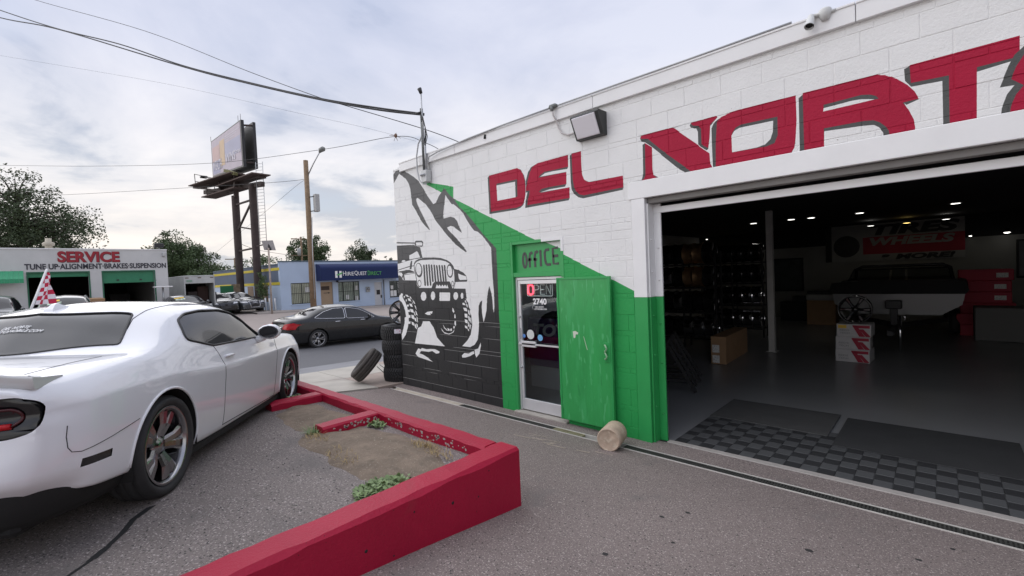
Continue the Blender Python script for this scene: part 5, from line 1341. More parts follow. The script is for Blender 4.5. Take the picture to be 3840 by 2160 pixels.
pp = proj_line(bv, [(0, .48)], 'x', 1, .012)[0]; mb = MB(); mb.box(pp.x-.02, pp.x+.012, -.2, .2, .42, .54, 0, .004); mb.build('number_plate', M_trim, s5)

# ---------------------------------------------------------------- service garage across the street
stucco = M('service_wall_paint', (.62, .62, .61), .7, var=.06, vs=1.2, bump=.15, bs=20, spk=[(3, .70, .05, (.45, .44, .42))])
SX = -33.0
svc = thing('service_garage', 'white single storey service garage with a red SERVICE sign and two open bays', 'building', (SX, 2.5, street_z(SX, 2.5)))
def B(mb, name, mats, root, parent=None):
    o = mb.build(name, mats, parent or root)
    if parent is None: o.location = -Vector(root.location)
    return o
ztop = 4.45; yL, yR = -9.0, (-33.0, 5.754, 4.417)[1]
d1 = ((-33.0, 0.124, 3.351)[1], (-33.0, 2.33, 3.299)[1]); d2 = ((-33.0, 2.913, 3.285)[1], (-33.0, 5.103, 3.233)[1]); zd = 3.26
mb = MB()
for a, b in ((yL, d1[0]), (d1[1], d2[0]), (d2[1], yR)): mb.box(SX-.25, SX, a, b, -.2, zd)
mb.box(SX-.25, SX, yL, yR, zd, ztop); B(mb, 'front_wall', stucco, svc)
mb = MB(); mb.box(SX-14, SX-.25, yR-.25, yR, -.2, ztop-.05); B(mb, 'side_wall', stucco, svc)
mb = MB(); mb.box(SX-14, SX-.25, yL, yL+.25, -.2, ztop-.05); B(mb, 'side_wall', stucco, svc)
mb = MB(); mb.box(SX-14.2, SX-14, yL, yR, -.2, ztop-.05); B(mb, 'back_wall', M('service_inside', (.10, .09, .085), .9), svc)
mb = MB(); mb.box(SX-14, SX-.02, yL+.02, yR-.02, ztop-.25, ztop-.1); B(mb, 'roof', M('service_roof', (.10, .10, .10), .9), svc)
mb = MB(); mb.box(SX-.3, SX+.03, yL, yR+.02, ztop, ztop+.06, 0, .01); B(mb, 'coping', whites, svc)
gdoor = M('green_roller_door', (.03, .22, .11), .5, var=.08, vs=2)
mb = MB(); mb.box(SX-.16, SX-.10, d1[0], d1[1], zd-.22, zd, 0, .01); B(mb, 'roller_door', gdoor, svc)
mb = MB(); mb.box(SX-.16, SX-.10, d2[0], d2[1], zd-.62, zd, 0, .01); B(mb, 'roller_door', gdoor, svc)
for a, b in (d1, d2):
    mb = MB(); mb.box(SX-.02, SX+.012, a-.06, a, 0, zd+.06); mb.box(SX-.02, SX+.012, b, b+.06, 0, zd+.06); mb.box(SX-.02, SX+.012, a, b, zd, zd+.06); B(mb, 'door_frame', M('green_door_frame', (.02, .13, .07), .5), svc)
bolt_y = lin(d2[0]+.6, d2[1]-.6, 2)
for y_ in bolt_y:
    mb = MB(); mb.box(SX-.1, SX-.07, y_-.05, y_+.05, zd-.5, zd-.42, 0, .005); B(mb, 'door_lock', dark_m, svc)
def xtext(s, y, z, w, h, m, root, x, name='lettering', off=0.0, shear=0.0, ext=.01):
    """lettering on a wall that faces +x"""
    me = fit_text(s, w, h, ext, off, shear); me.transform(Matrix.Translation((x, y, z)) @ Matrix(((0, 0, 1, 0), (1, 0, 0, 0), (0, 1, 0, 0), (0, 0, 0, 1))))
    o = link(name, me, m, root); o.location = -Vector(root.location); return o
A_ = (-33.0, 1.2, 3.817); B_ = (-33.0, 3.636, 4.31)
redl = M('service_red', (.33, .012, .025), .5, var=.08, vs=4); darkl = M('service_dark', (.03, .03, .045), .5)
xtext('SERVICE', A_[1]+.02, A_[2]-.05, B_[1]-A_[1], .58, darkl, svc, SX+.004, off=.045, ext=.004, name='lettering_shadow')
xtext('SERVICE', A_[1], A_[2]-.03, B_[1]-A_[1], .58, redl, svc, SX+.012, off=.04)
A_ = (-33.0, 0.02, 3.432); B_ = (-33.0, 5.682, 3.624)
xtext('TUNE UP\u00b7ALIGNMENT\u00b7BRAKES\u00b7SUSPENSION', A_[1], A_[2], B_[1]-A_[1], .29, darkl, svc, SX+.006, off=.03)
# awning at the left
ay1 = (-33.0, -0.03, 2.802)[1]; za0, za1 = (-33.0, -0.031, 2.776)[2], (-33.0, -0.001, 3.38)[2]
awn = thing('green_awning', 'scalloped green metal awning at the left of the service garage', 'awning', (SX, -3, 3))
gm_ = M('green_awning_metal', (.04, .33, .16), .45, var=.06, vs=3)
y = ay1; k = 0
while y > -7:
    mb = MB(); mb.prism([(0, za1), (.55, za0+.22), (.62, za0+.20), (.62, za0), (.60, za0), (.58, za0+.2), (0, za1-.04)], lambda u, v, w: (SX+.03+u, w, v), y-.155, y)
    B(mb, 'awning_panel', gm_, awn); y -= .16
mb = MB(); mb.box(SX+.01, SX+.05, -2.9, -1.2, 1.3, 2.75, 0, .01); o = B(mb, 'window', M('dark_window', (.03, .03, .035), .1), svc)
# roof bits: vent and floodlight
mb = MB(); mb.lathe([(.14, 0), (.14, .12), (.22, .14), (.24, .28), (.12, .36), (.12, .52), (0, .52)], 16); o = mb.build('roof_vent', M('cream_vent', (.55, .50, .40), .6)); o.location = (SX-.25, (-33.0, 0.925, 4.658)[1], ztop+.06); tag(o, 'cream roof vent on the service garage parapet', 'vent')
fl = thing('floodlight', 'dark floodlight at the right end of the service garage roof', 'floodlight', (SX-.1, (-33.0, 5.427, 4.507)[1], ztop+.06))
mb = MB(); mb.box(-.16, .16, -.22, .22, .10, .36, 0, .04); mb.build('housing', dark_m, fl); mb = MB(); mb.tube([(0, 0, 0), (0, 0, .12)], .03, 8); mb.box(-.05, .22, .1, .24, -.42, -.2, 0, .02); mb.build('bracket', grey_m, fl)
# stuff inside the bays and in front
mb = MB(); mb.box(-.05, .05, -.55, .55, 0, .55, 0, .02); tvs = mb.build('wall_cabinet', dark_m); tvs.location = (SX-9, d2[0]+1.6, 1.45); tag(tvs, 'small black cabinet deep inside the right service bay', 'cabinet')
for i in range(5):
    mb = MB(); rnd = random.Random(60+i); w_, h_ = rnd.uniform(.3, .8), rnd.uniform(.4, .9); mb.box(-.4, .4, -w_/2, w_/2, 0, h_, 0, .03); o = mb.build('workbench', M('bench_%d' % i, (rnd.uniform(.03, .12),)*3, .8)); o.location = (SX-8+rnd.uniform(-1, 1), d2[0]+.5+i*.5, street_z(SX, 3)); tag(o, 'dark workbench inside the right service bay, number %s from the left' % ['one', 'two', 'three', 'four', 'five'][i], 'workbench', 'benches in the service bay')
mb = MB(); mb.box(SX-14, SX-.1, yL+.25, yR-.25, street_z(SX, 3)-.3, street_z(SX, 3)-.02); B(mb, 'floor', M('service_floor', (.12, .115, .11), .7), svc)
# crate of junk between the bays
cy_ = (-32.0, 2.511, 1.985)[1]; cz_ = street_z(-31.5, cy_)
mb = MB(); mb.box(-.4, .4, -.55, .55, 0, 1.05, 0, .04); o = mb.build('parts_bin', M('blue_grey_bin', (.05, .05, .07), .6)); o.location = (-31.6, cy_, cz_); tag(o, 'dark parts bin standing between the two service bays', 'bin')
mb = MB(); mb.box(-.25, .3, -.4, .3, 0, .38); o = mb.build('cardboard_carton', card); o.location = (-31.6, cy_-.1, cz_+1.06); o.rotation_euler = (0, radians(6), radians(12)); tag(o, 'open cardboard carton lying on the parts bin', 'carton')
# red press with a pale tray by the right end
py_ = (-32.2, 5.337, 1.959)[1]; ro_ = thing('oil_drainer', 'dark red tub on legs with a pale tray on a post', 'workshop stand', (-32.2, py_, street_z(-32, 6)))
mb = MB(); mb.lathe([(.30, .78), (.52, 1.02), (.55, 1.05), (.5, 1.05), (.28, .80), (0, .8)], 20); mb.build('tub', M('dark_red_tub', (.12, .015, .02), .6), ro_)
mb = MB(); mb.tube([(0, 0, .8), (0, 0, 1.95)], .045, 8); mb.build('post', grey_m, ro_)
mb = MB(); mb.box(-.3, .3, -.42, .42, 1.95, 2.02, 0, .02); mb.build('tray', whites, ro_)
for a in range(3):
    mb = MB(); mb.tube([(.3*cos(a*2.1), .3*sin(a*2.1), .8), (.38*cos(a*2.1), .38*sin(a*2.1), 0)], .03, 6); mb.build('leg', dark_m, ro_)
# ---------------------------------------------------------------- box truck
TX = -33.5; ty0, ty1 = (-33.5, 6.601, 2.536)[1], (-33.5, 8.205, 2.47)[1]; tz = (-33.5, 7.302, 2.886)[2]; tb = street_z(TX, 8)
trk = thing('box_truck', 'white box truck with its rear open, between the garage and the blue building', 'truck', (TX-3, (ty0+ty1)/2, tb))
twm = M('truck_box_white', (.50, .51, .50), .6, var=.1, vs=2, bump=.05, bs=10)
zb_ = tb+.75
mb = MB(); mb.box(TX-6, TX, ty0, ty0+.06, zb_, tz); B(mb, 'side_panel', twm, trk)
mb = MB(); mb.box(TX-6, TX, ty1-.06, ty1, zb_, tz); B(mb, 'side_panel', twm, trk)
mb = MB(); mb.box(TX-6, TX+.02, ty0-.01, ty1+.01, tz, tz+.07, 0, .02); B(mb, 'roof', twm, trk)
mb = MB(); mb.box(TX-.04, TX+.015, ty0+.06, ty1-.06, tz-.42, tz-.001, 0, .01); B(mb, 'header', twm, trk)
mb = MB(); mb.box(TX-6, TX-.05, ty0+.06, ty1-.06, zb_-.08, zb_, 0, .0); B(mb, 'floor', dark_m, trk)
mb = MB(); mb.box(TX-6.05, TX-6, ty0, ty1, zb_, tz); B(mb, 'front_panel', M('truck_inside', (.04, .035, .035), .9), trk)
for a in (ty0+.15, (ty0+ty1)/2, ty1-.15):
    mb = MB(); mb.box(TX+.016, TX+.03, a-.09, a+.09, tz-.10, tz-.05, 0, .005); B(mb, 'marker_light', M('dull_marker', (.1, .05, .03), .5), trk)
mb = MB(); mb.box(TX+.016, TX+.024, ty0+.12, ty0+.42, tz-.33, tz-.20); B(mb, 'rear_plate', M('green_label', (.25, .35, .28), .6), trk)
for a in (ty0+.35, ty1-.35):
    for xx in (TX-1.4, TX-5.2):
        mb = MB(); mb.lathe([(0, -.12), (.25, -.12), (.45, -.14), (.48, 0), (.45, .14), (.25, .12), (0, .12)], 20, (xx, a, tb+.48), 'y'); B(mb, 'wheel', rubber, trk)
mb = MB(); mb.box(TX-8, TX-6.1, ty0+.1, ty1-.1, tb+.5, tb+2.3, 0, .2); B(mb, 'cab', twm, trk)
for i, (yy, zz_, w_, h_, m_) in enumerate(((.25, 0, .5, .9, (.03, .02, .02)), (.9, 0, .6, 1.2, (.06, .03, .025)), (1.5, 0, .5, .8, (.03, .03, .04)), (1.15, .0, .25, 1.6, (.05, .04, .03)))):
    mb = MB(); mb.box(-.3, .3, -w_/2, w_/2, 0, h_, 0, .03); o = mb.build('scrap_part', M('scrap_%d' % i, m_, .7)); o.location = (TX-1.0-.4*i, ty0+.3+yy, zb_+.01); tag(o, ('low dark scrap at the left inside the truck', 'rusty engine block in the middle of the truck', 'dark drum at the right inside the truck', 'tall rusty post standing in the open truck')[i], 'scrap')
# green gate panel and timber fence behind
gy0, gy1 = (-38.0, 9.632, 1.723)[1], (-38.0, 10.484, 1.673)[1]
mb = MB(); mb.box(-38.04, -38, gy0, gy1, .2, (-38.0, 10.049, 2.243)[2], 0, .01); o = mb.build('hoarding', M('green_panel_paint', (.015, .16, .06), .6, var=.1, vs=1)); tag(o, 'solid green steel hoarding behind the grey saloon', 'hoarding')
fnc = thing('timber_fence', 'brown board fence beside the blue building', 'fence', (-38.6, gy1, .3))
y = gy1+.02; wdf = M('fence_board', (.26, .19, .13), .85, var=.2, vs=6)
while y < gy1+.6:
    mb = MB(); mb.box(-.02, .02, 0, .14, 0, 2.05, 0, .006); o = mb.build('board', wdf, fnc); o.location = (0, y-gy1, 0); y += .15
# ---------------------------------------------------------------- blue office building
HX = -35.0
blue = M('pale_blue_paint', (.46, .56, .71), .7, var=.05, vs=.8, bump=.12, bs=18)
navy = M('navy_band_paint', (.10, .13, .19), .7, var=.06, vs=1.5)
yelp = M('yellow_band_paint', (.60, .48, .03), .6, var=.05, vs=2)
c0 = (-35.0, 12.666, 3.82); c1 = (-35.0, 22.828, 3.712)
hq = thing('blue_office', 'pale blue single storey office with a navy awning and yellow banded side', 'building', (HX, 17, 0))
HY0, HY1, HZ = c0[1], 27.0, 3.80
def op(y0, y1, z0, z1): return (y0, y1, z0, z1)
wins = dict(w1=(((-35.0, 15.455, 2.115)[1]-.0)*0+(-35.0, 15.455, 2.115)[1], (-35.0, 16.574, 2.066)[1]))
wA = ((-35.0, 13.401, 2.243)[1], (-35.0, 14.825, 2.182)[1], (-35.0, 13.506, 0.659)[2], (-35.0, 13.591, 2.235)[2])
dA = ((-35.0, 15.604, 2.191)[1], (-35.0, 16.579, 2.15)[1], -.3, (-35.0, 16.004, 2.216)[2])
wB = ((-35.0, 17.015, 2.132)[1], (-35.0, 18.838, 2.057)[1], (-35.0, 17.669, 0.621)[2], (-35.0, 17.756, 2.187)[2])
dB = ((-35.0, 20.196, 2.0)[1], (-35.0, 20.928, 1.97)[1], -.5, (-35.0, 20.625, 2.028)[2])
wC = ((-35.0, 21.654, 1.94)[1], (-35.0, 21.654, 1.94)[1]+2.4, (-35.0, 21.844, 0.628)[2], (-35.0, 21.927, 2.091)[2])
ops = [wA, dA, wB, dB, wC]
mb = MB(); y = HY0
for a, b, z0, z1 in ops:
    mb.box(HX-.25, HX, y, a, -1.0, HZ); mb.box(HX-.25, HX, a, b, z1, HZ)
    if z0 > 0: mb.box(HX-.25, HX, a, b, -1.0, z0)
    y = b
mb.box(HX-.25, HX, y, HY1, -1.0, HZ); B(mb, 'front_wall', blue, hq)
SZ1 = 3.62
mb = MB(); mb.box(HX-17, HX-.25, HY0, HY0+.25, -1, 2.15); B(mb, 'side_wall', blue, hq)
mb = MB(); mb.box(HX-17, HX-.25, HY0-.01, HY0+.25, 2.15, SZ1); B(mb, 'side_band', navy, hq)
for z0, z1 in ((2.15, 2.36), (3.22, 3.42)):
    mb = MB(); mb.box(HX-17, HX-.01, HY0-.03, HY0-.012, z0, z1); B(mb, 'yellow_stripe', yelp, hq)
mb = MB(); mb.box(HX-17, HX-.02, HY0+.02, HY1, HZ-.25, HZ-.1); B(mb, 'roof', M('office_roof', (.10, .12, .13), .9), hq)
mb = MB(); mb.box(HX-.32, HX+.05, HY0-.05, HY1, HZ, HZ+.09, 0, .02); B(mb, 'roof_edge', M('office_roof_edge', (.10, .14, .17), .7), hq)
mb = MB(); mb.box(HX-17, HX-.33, HY0-.05, HY0+.2, SZ1, SZ1+.09, 0, .02); B(mb, 'roof_edge', M('office_roof_edge2', (.10, .14, .17), .7), hq)
for a in (HX-3.2, HX-6.4, HX-9.6):
    mb = MB(); mb.box(a-.7, a+.7, HY0-.02, HY0-.002, .9, 2.1, 0, .01); B(mb, 'boarded_window', M('brown_board', (.25, .18, .13), .8, var=.15, vs=4), hq)
curt = M('window_blind', (.66, .56, .42), .6, var=.12, vs=3)
def hwin(a, b, z0, z1, bars, mull, m_=curt):
    mb = MB(); mb.box(HX-.12, HX-.10, a, b, z0, z1); w = B(mb, 'window', m_, hq)
    mb = MB(); mb.box(HX-.10, HX-.06, a, b, z0, z0+.05); mb.box(HX-.10, HX-.06, a, b, z1-.05, z1)
    for t in mull: mb.box(HX-.10, HX-.06, a+(b-a)*t-.025, a+(b-a)*t+.025, z0+.05, z1-.05)
    mb.box(HX-.10, HX-.06, a, a+.05, z0+.05, z1-.05); mb.box(HX-.10, HX-.06, b-.05, b, z0+.05, z1-.05); mb.build('frame', dark_m, w)
    mb = MB(); mb.box(HX-.092, HX-.085, a+.05, b-.05, z0+.05, z1-.05); mb.build('pane', pane, w)
    n = bars
    for k in range(1, n):
        mb = MB(); yy = a+(b-a)*k/n; mb.tube([(HX-.03, yy, z0), (HX-.03, yy, z1)], .012, 5); mb.build('security_bar', dark_m, w)
    mb = MB(); mb.tube([(HX-.03, a, (z0+z1)/2), (HX-.03, b, (z0+z1)/2)], .014, 5); mb.build('security_bar', dark_m, w)
    mb = MB(); mb.box(HX-.02, HX+.06, a-.06, b+.06, z0-.08, z0-.002, 0, .01); mb.build('sill', blue, w)
    return w
w1 = hwin(*wA, 11, (.56,)); w2 = hwin(*wB, 12, (.24, .74), M('green_grey_blind', (.46, .44, .36), .5, var=.2, vs=4)); w3 = hwin(*wC, 6, (.4,), M('dark_shop_glass', (.05, .05, .05), .2))
paper = M('notice_paper', (.75, .75, .73), .6, spk=[(60, .58, .04, (.4, .4, .4))])
for w_, a, z_, dy_, dz_ in ((w1, wA[0]+(wA[1]-wA[0])*.74, wA[2]+.85, .3, .38), (w2, wB[0]+(wB[1]-wB[0])*.80, wB[2]+.85, .26, .36), (w2, wB[0]+(wB[1]-wB[0])*.36, wB[2]+.15, .26, .34), (w2, wB[0]+(wB[1]-wB[0])*.80, wB[2]+.02, .26, .34), (w3, wC[0]+.14, wC[2]+.7, .26, .36), (w3, wC[0]+.1, wC[2]+.12, .6, .5)):
    mb = MB(); mb.box(HX-.056, HX-.05, a, a+dy_, z_, z_+dz_); mb.build('notice', paper, w_)
for i, t in enumerate(('NOW HIRING', 'Construction', 'Industrial', 'Warehouse', 'Hospitality', 'Skilled', 'Landscaping')):
    me = fit_text(t, .62+.05*len(t), .09, .004); me.transform(Matrix.Translation((HX-.05, wC[0]+.85, wC[3]-.22-.15*i)) @ Matrix(((0, 0, 1, 0), (1, 0, 0, 0), (0, 1, 0, 0), (0, 0, 0, 1)))); link('lettering', me, decal, w3)
tan_d = M('tan_door_paint', (.36, .26, .17), .6, var=.05, vs=2)
mb = MB(); mb.box(HX-.12, HX-.08, dA[0], dA[1], dA[2], dA[3]); da = B(mb, 'door', tan_d, hq)
mb = MB(); mb.box(HX-.075, HX-.06, dA[0]+.08, dA[1]-.25, dA[3]-.62, dA[3]-.32); mb.build('door_plate', M('dark_brown_plate', (.05, .03, .02), .6), da)
mb = MB(); za_ = dA[3]-.85; mb.prism([(dA[0]+.25, za_-.02), (dA[0]+.62, za_-.02), (dA[0]+.62, za_-.06), (dA[0]+.78, za_), (dA[0]+.62, za_+.06), (dA[0]+.62, za_+.02), (dA[0]+.25, za_+.02)], lambda u, v, w: (HX-.08+w, u, v), .002, .008); mb.build('arrow', black, da)
mb = MB(); mb.box(HX-.12, HX-.07, dB[0], dB[1], dB[2], dB[3], 0, .004); db = B(mb, 'door', M('white_door_paint', (.52, .53, .55), .6, var=.06, vs=3), hq)
mb = MB(); mb.box(HX-.068, HX-.06, dB[0]+.22, dB[0]+.55, dB[3]-1.05, dB[3]-.65); mb.build('door_window', M('dark_pane', (.02, .02, .025), .1), db)
mb = MB(); mb.box(HX-.068, HX-.02, dB[1]-.14, dB[1]-.05, dB[3]-1.35, dB[3]-1.1, 0, .01); mb.build('door_lock', dark_m, db)
mb = MB(); mb.tube([(HX+.05, dB[1]+.15, -.4), (HX+.05, dB[1]+.15, dB[3]+.2)], .05, 8); B(mb, 'down_pipe', M('grey_pipe', (.25, .27, .30), .6), hq)
mb = MB(); mb.box(HX-.3, HX+.5, dB[0]-.2, dB[1]+.3, -.9, -.12, 0, .02); B(mb, 'door_step', conc, hq)
# meter
m0 = (-35.0, 19.55, 1.47); mt = thing('electric_meter', 'grey round electricity meter on the blue office wall', 'meter', (HX+.02, m0[1], m0[2]))
mb = MB(); mb.box(0, .12, -.17, .17, -.22, .22, 0, .02); mb.build('meter_box', M('meter_grey', (.35, .36, .36), .5), mt); mb = MB(); mb.lathe([(0, .24), (.10, .22), (.12, .12)], 16, (0, 0, .04), 'x'); mb.build('meter_glass', chrome, mt)
# navy awning with the name
n0 = (-35.0, 15.308, 2.449); n1 = (-35.0, 22.368, 2.309); aw_ = thing('navy_awning', 'navy blue curved awning with white and green company lettering', 'awning', (HX, 19, 3))
nav = M('navy_canvas', (.006, .018, .085), .8, var=.06, vs=2)
az0_, az1_ = 2.32, 3.62; na0, na1 = n0[1], n1[1]; pf = []
for k in range(9):
    a = pi/2*k/8; pf.append((.85*sin(a)+.02, az1_-.42+.42*cos(a)))
pf += [(.92, az0_), (.88, az0_)]+[(.85*sin(a)-.02, az1_-.45+.42*cos(a)) for a in [pi/2*k/8 for k in range(8, -1, -1)]]
mb = MB(); mb.prism(pf, lambda u, v, w: (HX+max(u, .02), w, v), na0+.001, na1-.001); B(mb, 'canopy', nav, aw_)
for y_ in (na0, na1):
    mb = MB(); P_ = [(.02, az1_)]+pf[1:10]+[(.02, az0_)]; mb.prism(P_, lambda u, v, w: (HX+u, w, v), y_-.012, y_+.012); B(mb, 'end_panel', nav, aw_)
grl = M('awning_green_letter', (.10, .42, .10), .5)
t0 = (-34.1, 17.019, 2.678); t1 = (-34.1, 19.032, 2.899); t2 = (-34.1, 19.137, 2.658); t3 = (-34.1, 20.39, 2.866)
def caps(s, y, z, w, h, m):
    """small capitals: the first letter of each word stands taller"""
    return xtext(s, y, z, w, h, m, aw_, HX+.925, off=.0, ext=.012)
wH = (t1[1]-t0[1])
caps('H', t0[1], t0[2]-.02, wH*.115, .36, decal); caps('IRE', t0[1]+wH*.15, t0[2]-.02, wH*.30, .29, decal); caps('Q', t0[1]+wH*.475, t0[2]-.05, wH*.14, .39, decal); caps('UEST', t0[1]+wH*.64, t0[2]-.02, wH*.36, .29, decal)
wD = t3[1]-t2[1]; caps('D', t2[1], t2[2]-.02, wD*.15, .36, grl); caps('IRECT', t2[1]+wD*.19, t2[2]-.02, wD*.80, .29, grl)
lg = (-34.1, 16.384, 2.512); lg1 = (-34.1, 16.929, 3.034); wl, hl = lg1[1]-lg[1], lg1[2]-lg[2]
for a, b in ((0, .34), (.62, .96)):
    mb = MB(); mb.prism([(lg[1]+wl*a, lg[2]), (lg[1]+wl*b, lg[2]), (lg[1]+wl*b, lg[2]+hl), (lg[1]+wl*a, lg[2]+hl)], lambda u, v, w: (HX+.925+w, u, v), 0, .01); B(mb, 'logo_bar', decal, aw_)
mb = MB(); mb.prism([(lg[1]+wl*.1, lg[2]+hl*.45), (lg[1]+wl*.35, lg[2]+hl*.32), (lg[1]+wl*1.0, lg[2]+hl*.58), (lg[1]+wl*1.1, lg[2]+hl*.82), (lg[1]+wl*.85, lg[2]+hl*.72), (lg[1]+wl*.35, lg[2]+hl*.5)], lambda u, v, w: (HX+.936+w, u, v), 0, .01); B(mb, 'logo_swoosh', grl, aw_)
mb = MB(); mb.box(-.06, .06, -.07, .07, 0, .14, 0, .02); o = mb.build('security_camera', dark_m); o.location = (HX+.1, (-35.0, 16.938, 2.347)[1], az0_-.16); tag(o, 'small black camera under the left part of the navy awning', 'camera')
# kerb and pavement in front of the office
grid('office_pavement', [HX-.3, HX+.6, HX+1.7], lin(10.5, 32, 23), lambda x, y: street_z(x, y)+.10, M('office_pavement', (.33, .29, .26), .9, var=.1, vs=1))
grid('office_kerb', [HX+1.7, HX+1.78], lin(10.5, 32, 23), lambda x, y: street_z(x, y)+(.10 if x < HX+1.75 else -.06), M('kerb_concrete', (.30, .27, .25), .9))
# low red block by the far lot entrance
r0 = (-18.757, 6.316, 0.582); mb = MB(); mb.box(-.14, .14, -.155, .155, -.55, .09, 0, .02); o = mb.build('red_kerb_post', redwall); o.location = r0; tag(o, 'short red block standing beyond the white coupe mirror', 'bollard')

# ---------------------------------------------------------------- billboard
steel = M('rusty_brown_steel', (.055, .038, .034), .75, var=.25, vs=2, bump=.1, bs=20)
deckm = M('brown_deck', (.11, .075, .065), .8, var=.2, vs=3)
V3 = Vector
bb = thing('billboard', 'tall brown twin post billboard with a faded pink and blue poster', 'billboard', (-39, 11.8, .3))
def BB(mb, name, m, parent=None): return B(mb, name, m, bb, parent)
pR0, pR1 = V3((-37.727, 11.954, 0.779)), V3((-37.925, 12.131, 9.852)); pL0, pL1 = V3((-40.228, 11.53, 0.987)), V3((-40.446, 11.656, 9.276))
for a, b in ((pR0, pR1), (pL0, pL1)):
    a = V3((b.x, b.y, 0)); mb = MB(); mb.lathe([(.27, .0), (.27, b.z)], 16, (b.x, b.y, 0)); BB(mb, 'post', steel)
def beam(a, b, w, h, name='beam', m=steel): mb = MB(); mb.bar(a, b, w, h); return BB(mb, name, m)
beam((-40.484, 11.591, 8.545), (-37.996, 12.015, 8.648), .12, .12, 'brace'); beam((-37.998, 12.005, 8.447), (-40.354, 11.63, 6.442), .12, .12, 'brace'); beam((-40.349, 11.651, 6.861), (-37.902, 12.015, 6.427), .10, .10, 'brace'); beam((-40.278, 11.641, 4.929), (-37.844, 12.014, 5.014), .12, .12, 'brace')
beam((-36.159, 12.295, 10.161), (-49.796, 11.179, 11.414), .5, .30, 'main_beam'); beam((-35.904, 12.127, 10.248), (-43.362, 11.704, 10.438), 1.3, .08, 'catwalk', deckm)
beam((-39.186, 11.531, 10.803), (-47.459, 10.617, 11.023), 1.1, .08, 'catwalk', deckm); beam((-39.198, 11.751, 9.713), (-44.889, 10.923, 9.705), 1.1, .08, 'catwalk', deckm)
beam((-36.489, 12.376, 9.643), (-48.007, 11.461, 10.682), .3, .35, 'main_beam'); beam((-47.426, 10.644, 10.928), (-40.024, 11.512, 9.468), .14, .14, 'brace')
for p, q in (((-39.949, 11.638, 10.852), (-40.162, 11.643, 9.129)), ((-43.55, 11.547, 10.935), (-43.544, 11.516, 10.006))): beam(p, q, .3, .3, 'upright')
for P_ in ([(-47.443, 10.628, 10.929), (-47.515, 10.608, 12.12), (-44.047, 11.091, 11.229)], [(-47.471, 10.624, 11.489), (-44.165, 10.96, 10.749)], [(-44.971, 10.847, 9.71), (-44.994, 10.857, 10.54)], [(-43.902, 11.165, 9.673), (-43.941, 11.167, 10.626)], [(-41.905, 11.704, 10.461), (-41.928, 11.712, 11.216)], [(-41.715, 11.885, 10.536), (-41.739, 11.895, 11.313)]):
    mb = MB(); mb.tube(P_, .03, 5); BB(mb, 'guard_rail', steel)
TLp, TRp, BRp, BLp = V3((-49.336, 12.471, 15.693)), V3((-40.078, 12.244, 15.268)), V3((-39.949, 12.217, 11.573)), V3((-49.244, 12.426, 12.398))
e_ = (TRp-TLp).normalized(); nrm = e_.cross(V3((0, 0, 1))).normalized()      # faces the street
if nrm.dot(V3((0, 0, 8))-TLp) < 0: nrm = -nrm
def face(u, v, w=0.0):
    a = TLp.lerp(TRp, u); b = BLp.lerp(BRp, u); return a.lerp(b, v)+nrm*w
mb = MB(); mb.add([face(u, v, w) for w in (0, -.22) for u, v in ((0, 0), (1, 0), (1, 1), (0, 1))], [(0, 1, 2, 3), (7, 6, 5, 4), (0, 4, 5, 1), (1, 5, 6, 2), (2, 6, 7, 3), (3, 7, 4, 0)]); BB(mb, 'sign_panel', dark_m)
def poster(u0, u1, v0, v1, col_, nm, w=.012, r=.6):
    mb = MB(); mb.add([face(u, v, w) for u, v in ((u0, v0), (u1, v0), (u1, v1), (u0, v1))], [(0, 1, 2, 3)]); return BB(mb, nm, M('poster_%s' % nm, col_, r, var=.06, vs=.8))
ps = poster(.025, .975, .03, .97, (.50, .44, .50), 'poster', .012)
def pst(u0, u1, v0, v1, col_, nm):
    mb = MB(); mb.add([face(u, v, .02) for u, v in ((u0, v0), (u1, v0), (u1, v1), (u0, v1))], [(0, 1, 2, 3)]); o = mb.build(nm, M('p_%s' % nm, col_, .6, var=.08, vs=.7), ps)
pst(.04, .30, .22, .62, (.56, .40, .38), 'pink_field'); pst(.31, .47, .16, .80, (.62, .46, .30), 'amber_figure'); pst(.48, .96, .30, .66, (.40, .40, .52), 'blue_field'); pst(.04, .30, .63, .95, (.36, .36, .50), 'blue_field')
def face_text(s, u0, u1, v0, v1, m):
    me = fit_text(s, 1, 1, .01, .02); co = np.empty(len(me.vertices)*3); me.vertices.foreach_get('co', co); co = co.reshape(-1, 3)
    for q in co: q[:] = face(u0+(u1-u0)*q[0], v1+(v0-v1)*q[1], .03+q[2])
    me.vertices.foreach_set('co', co.ravel()); me.update(); link('lettering', me, m, ps)
pal = M('poster_pale_letters', (.66, .64, .70), .6)
face_text('WINS', .50, .80, .57, .78, pal); face_text('WEALTH', .06, .36, .60, .86, pal); face_text('big', .82, .95, .58, .66, pal)
for k in range(3): pst(.50, .94-.08*k, .13+.05*k, .145+.05*k, (.60, .57, .64), 'small_print')
mb = MB(); off = -nrm*.75+e_*.35
mb.add([face(u, v)+off+nrm*w for w in (0, -.2) for u, v in ((0, .03), (1, .03), (1, 1.03), (0, 1.03))], [(0, 1, 2, 3), (7, 6, 5, 4), (0, 4, 5, 1), (1, 5, 6, 2), (2, 6, 7, 3), (3, 7, 4, 0)]); BB(mb, 'sign_panel', dark_m)
for u, v in ((.98, .1), (.98, .9), (.5, .95), (.1, .95)): beam(face(u, v, -.22), face(u, v)+off, .12, .12, 'strut')
for u in (0.0, .93, 1.0): mb = MB(); mb.tube([face(u, 0), face(u, 0)+V3((0, 0, .45))], .015, 5); BB(mb, 'lightning_rod', steel)
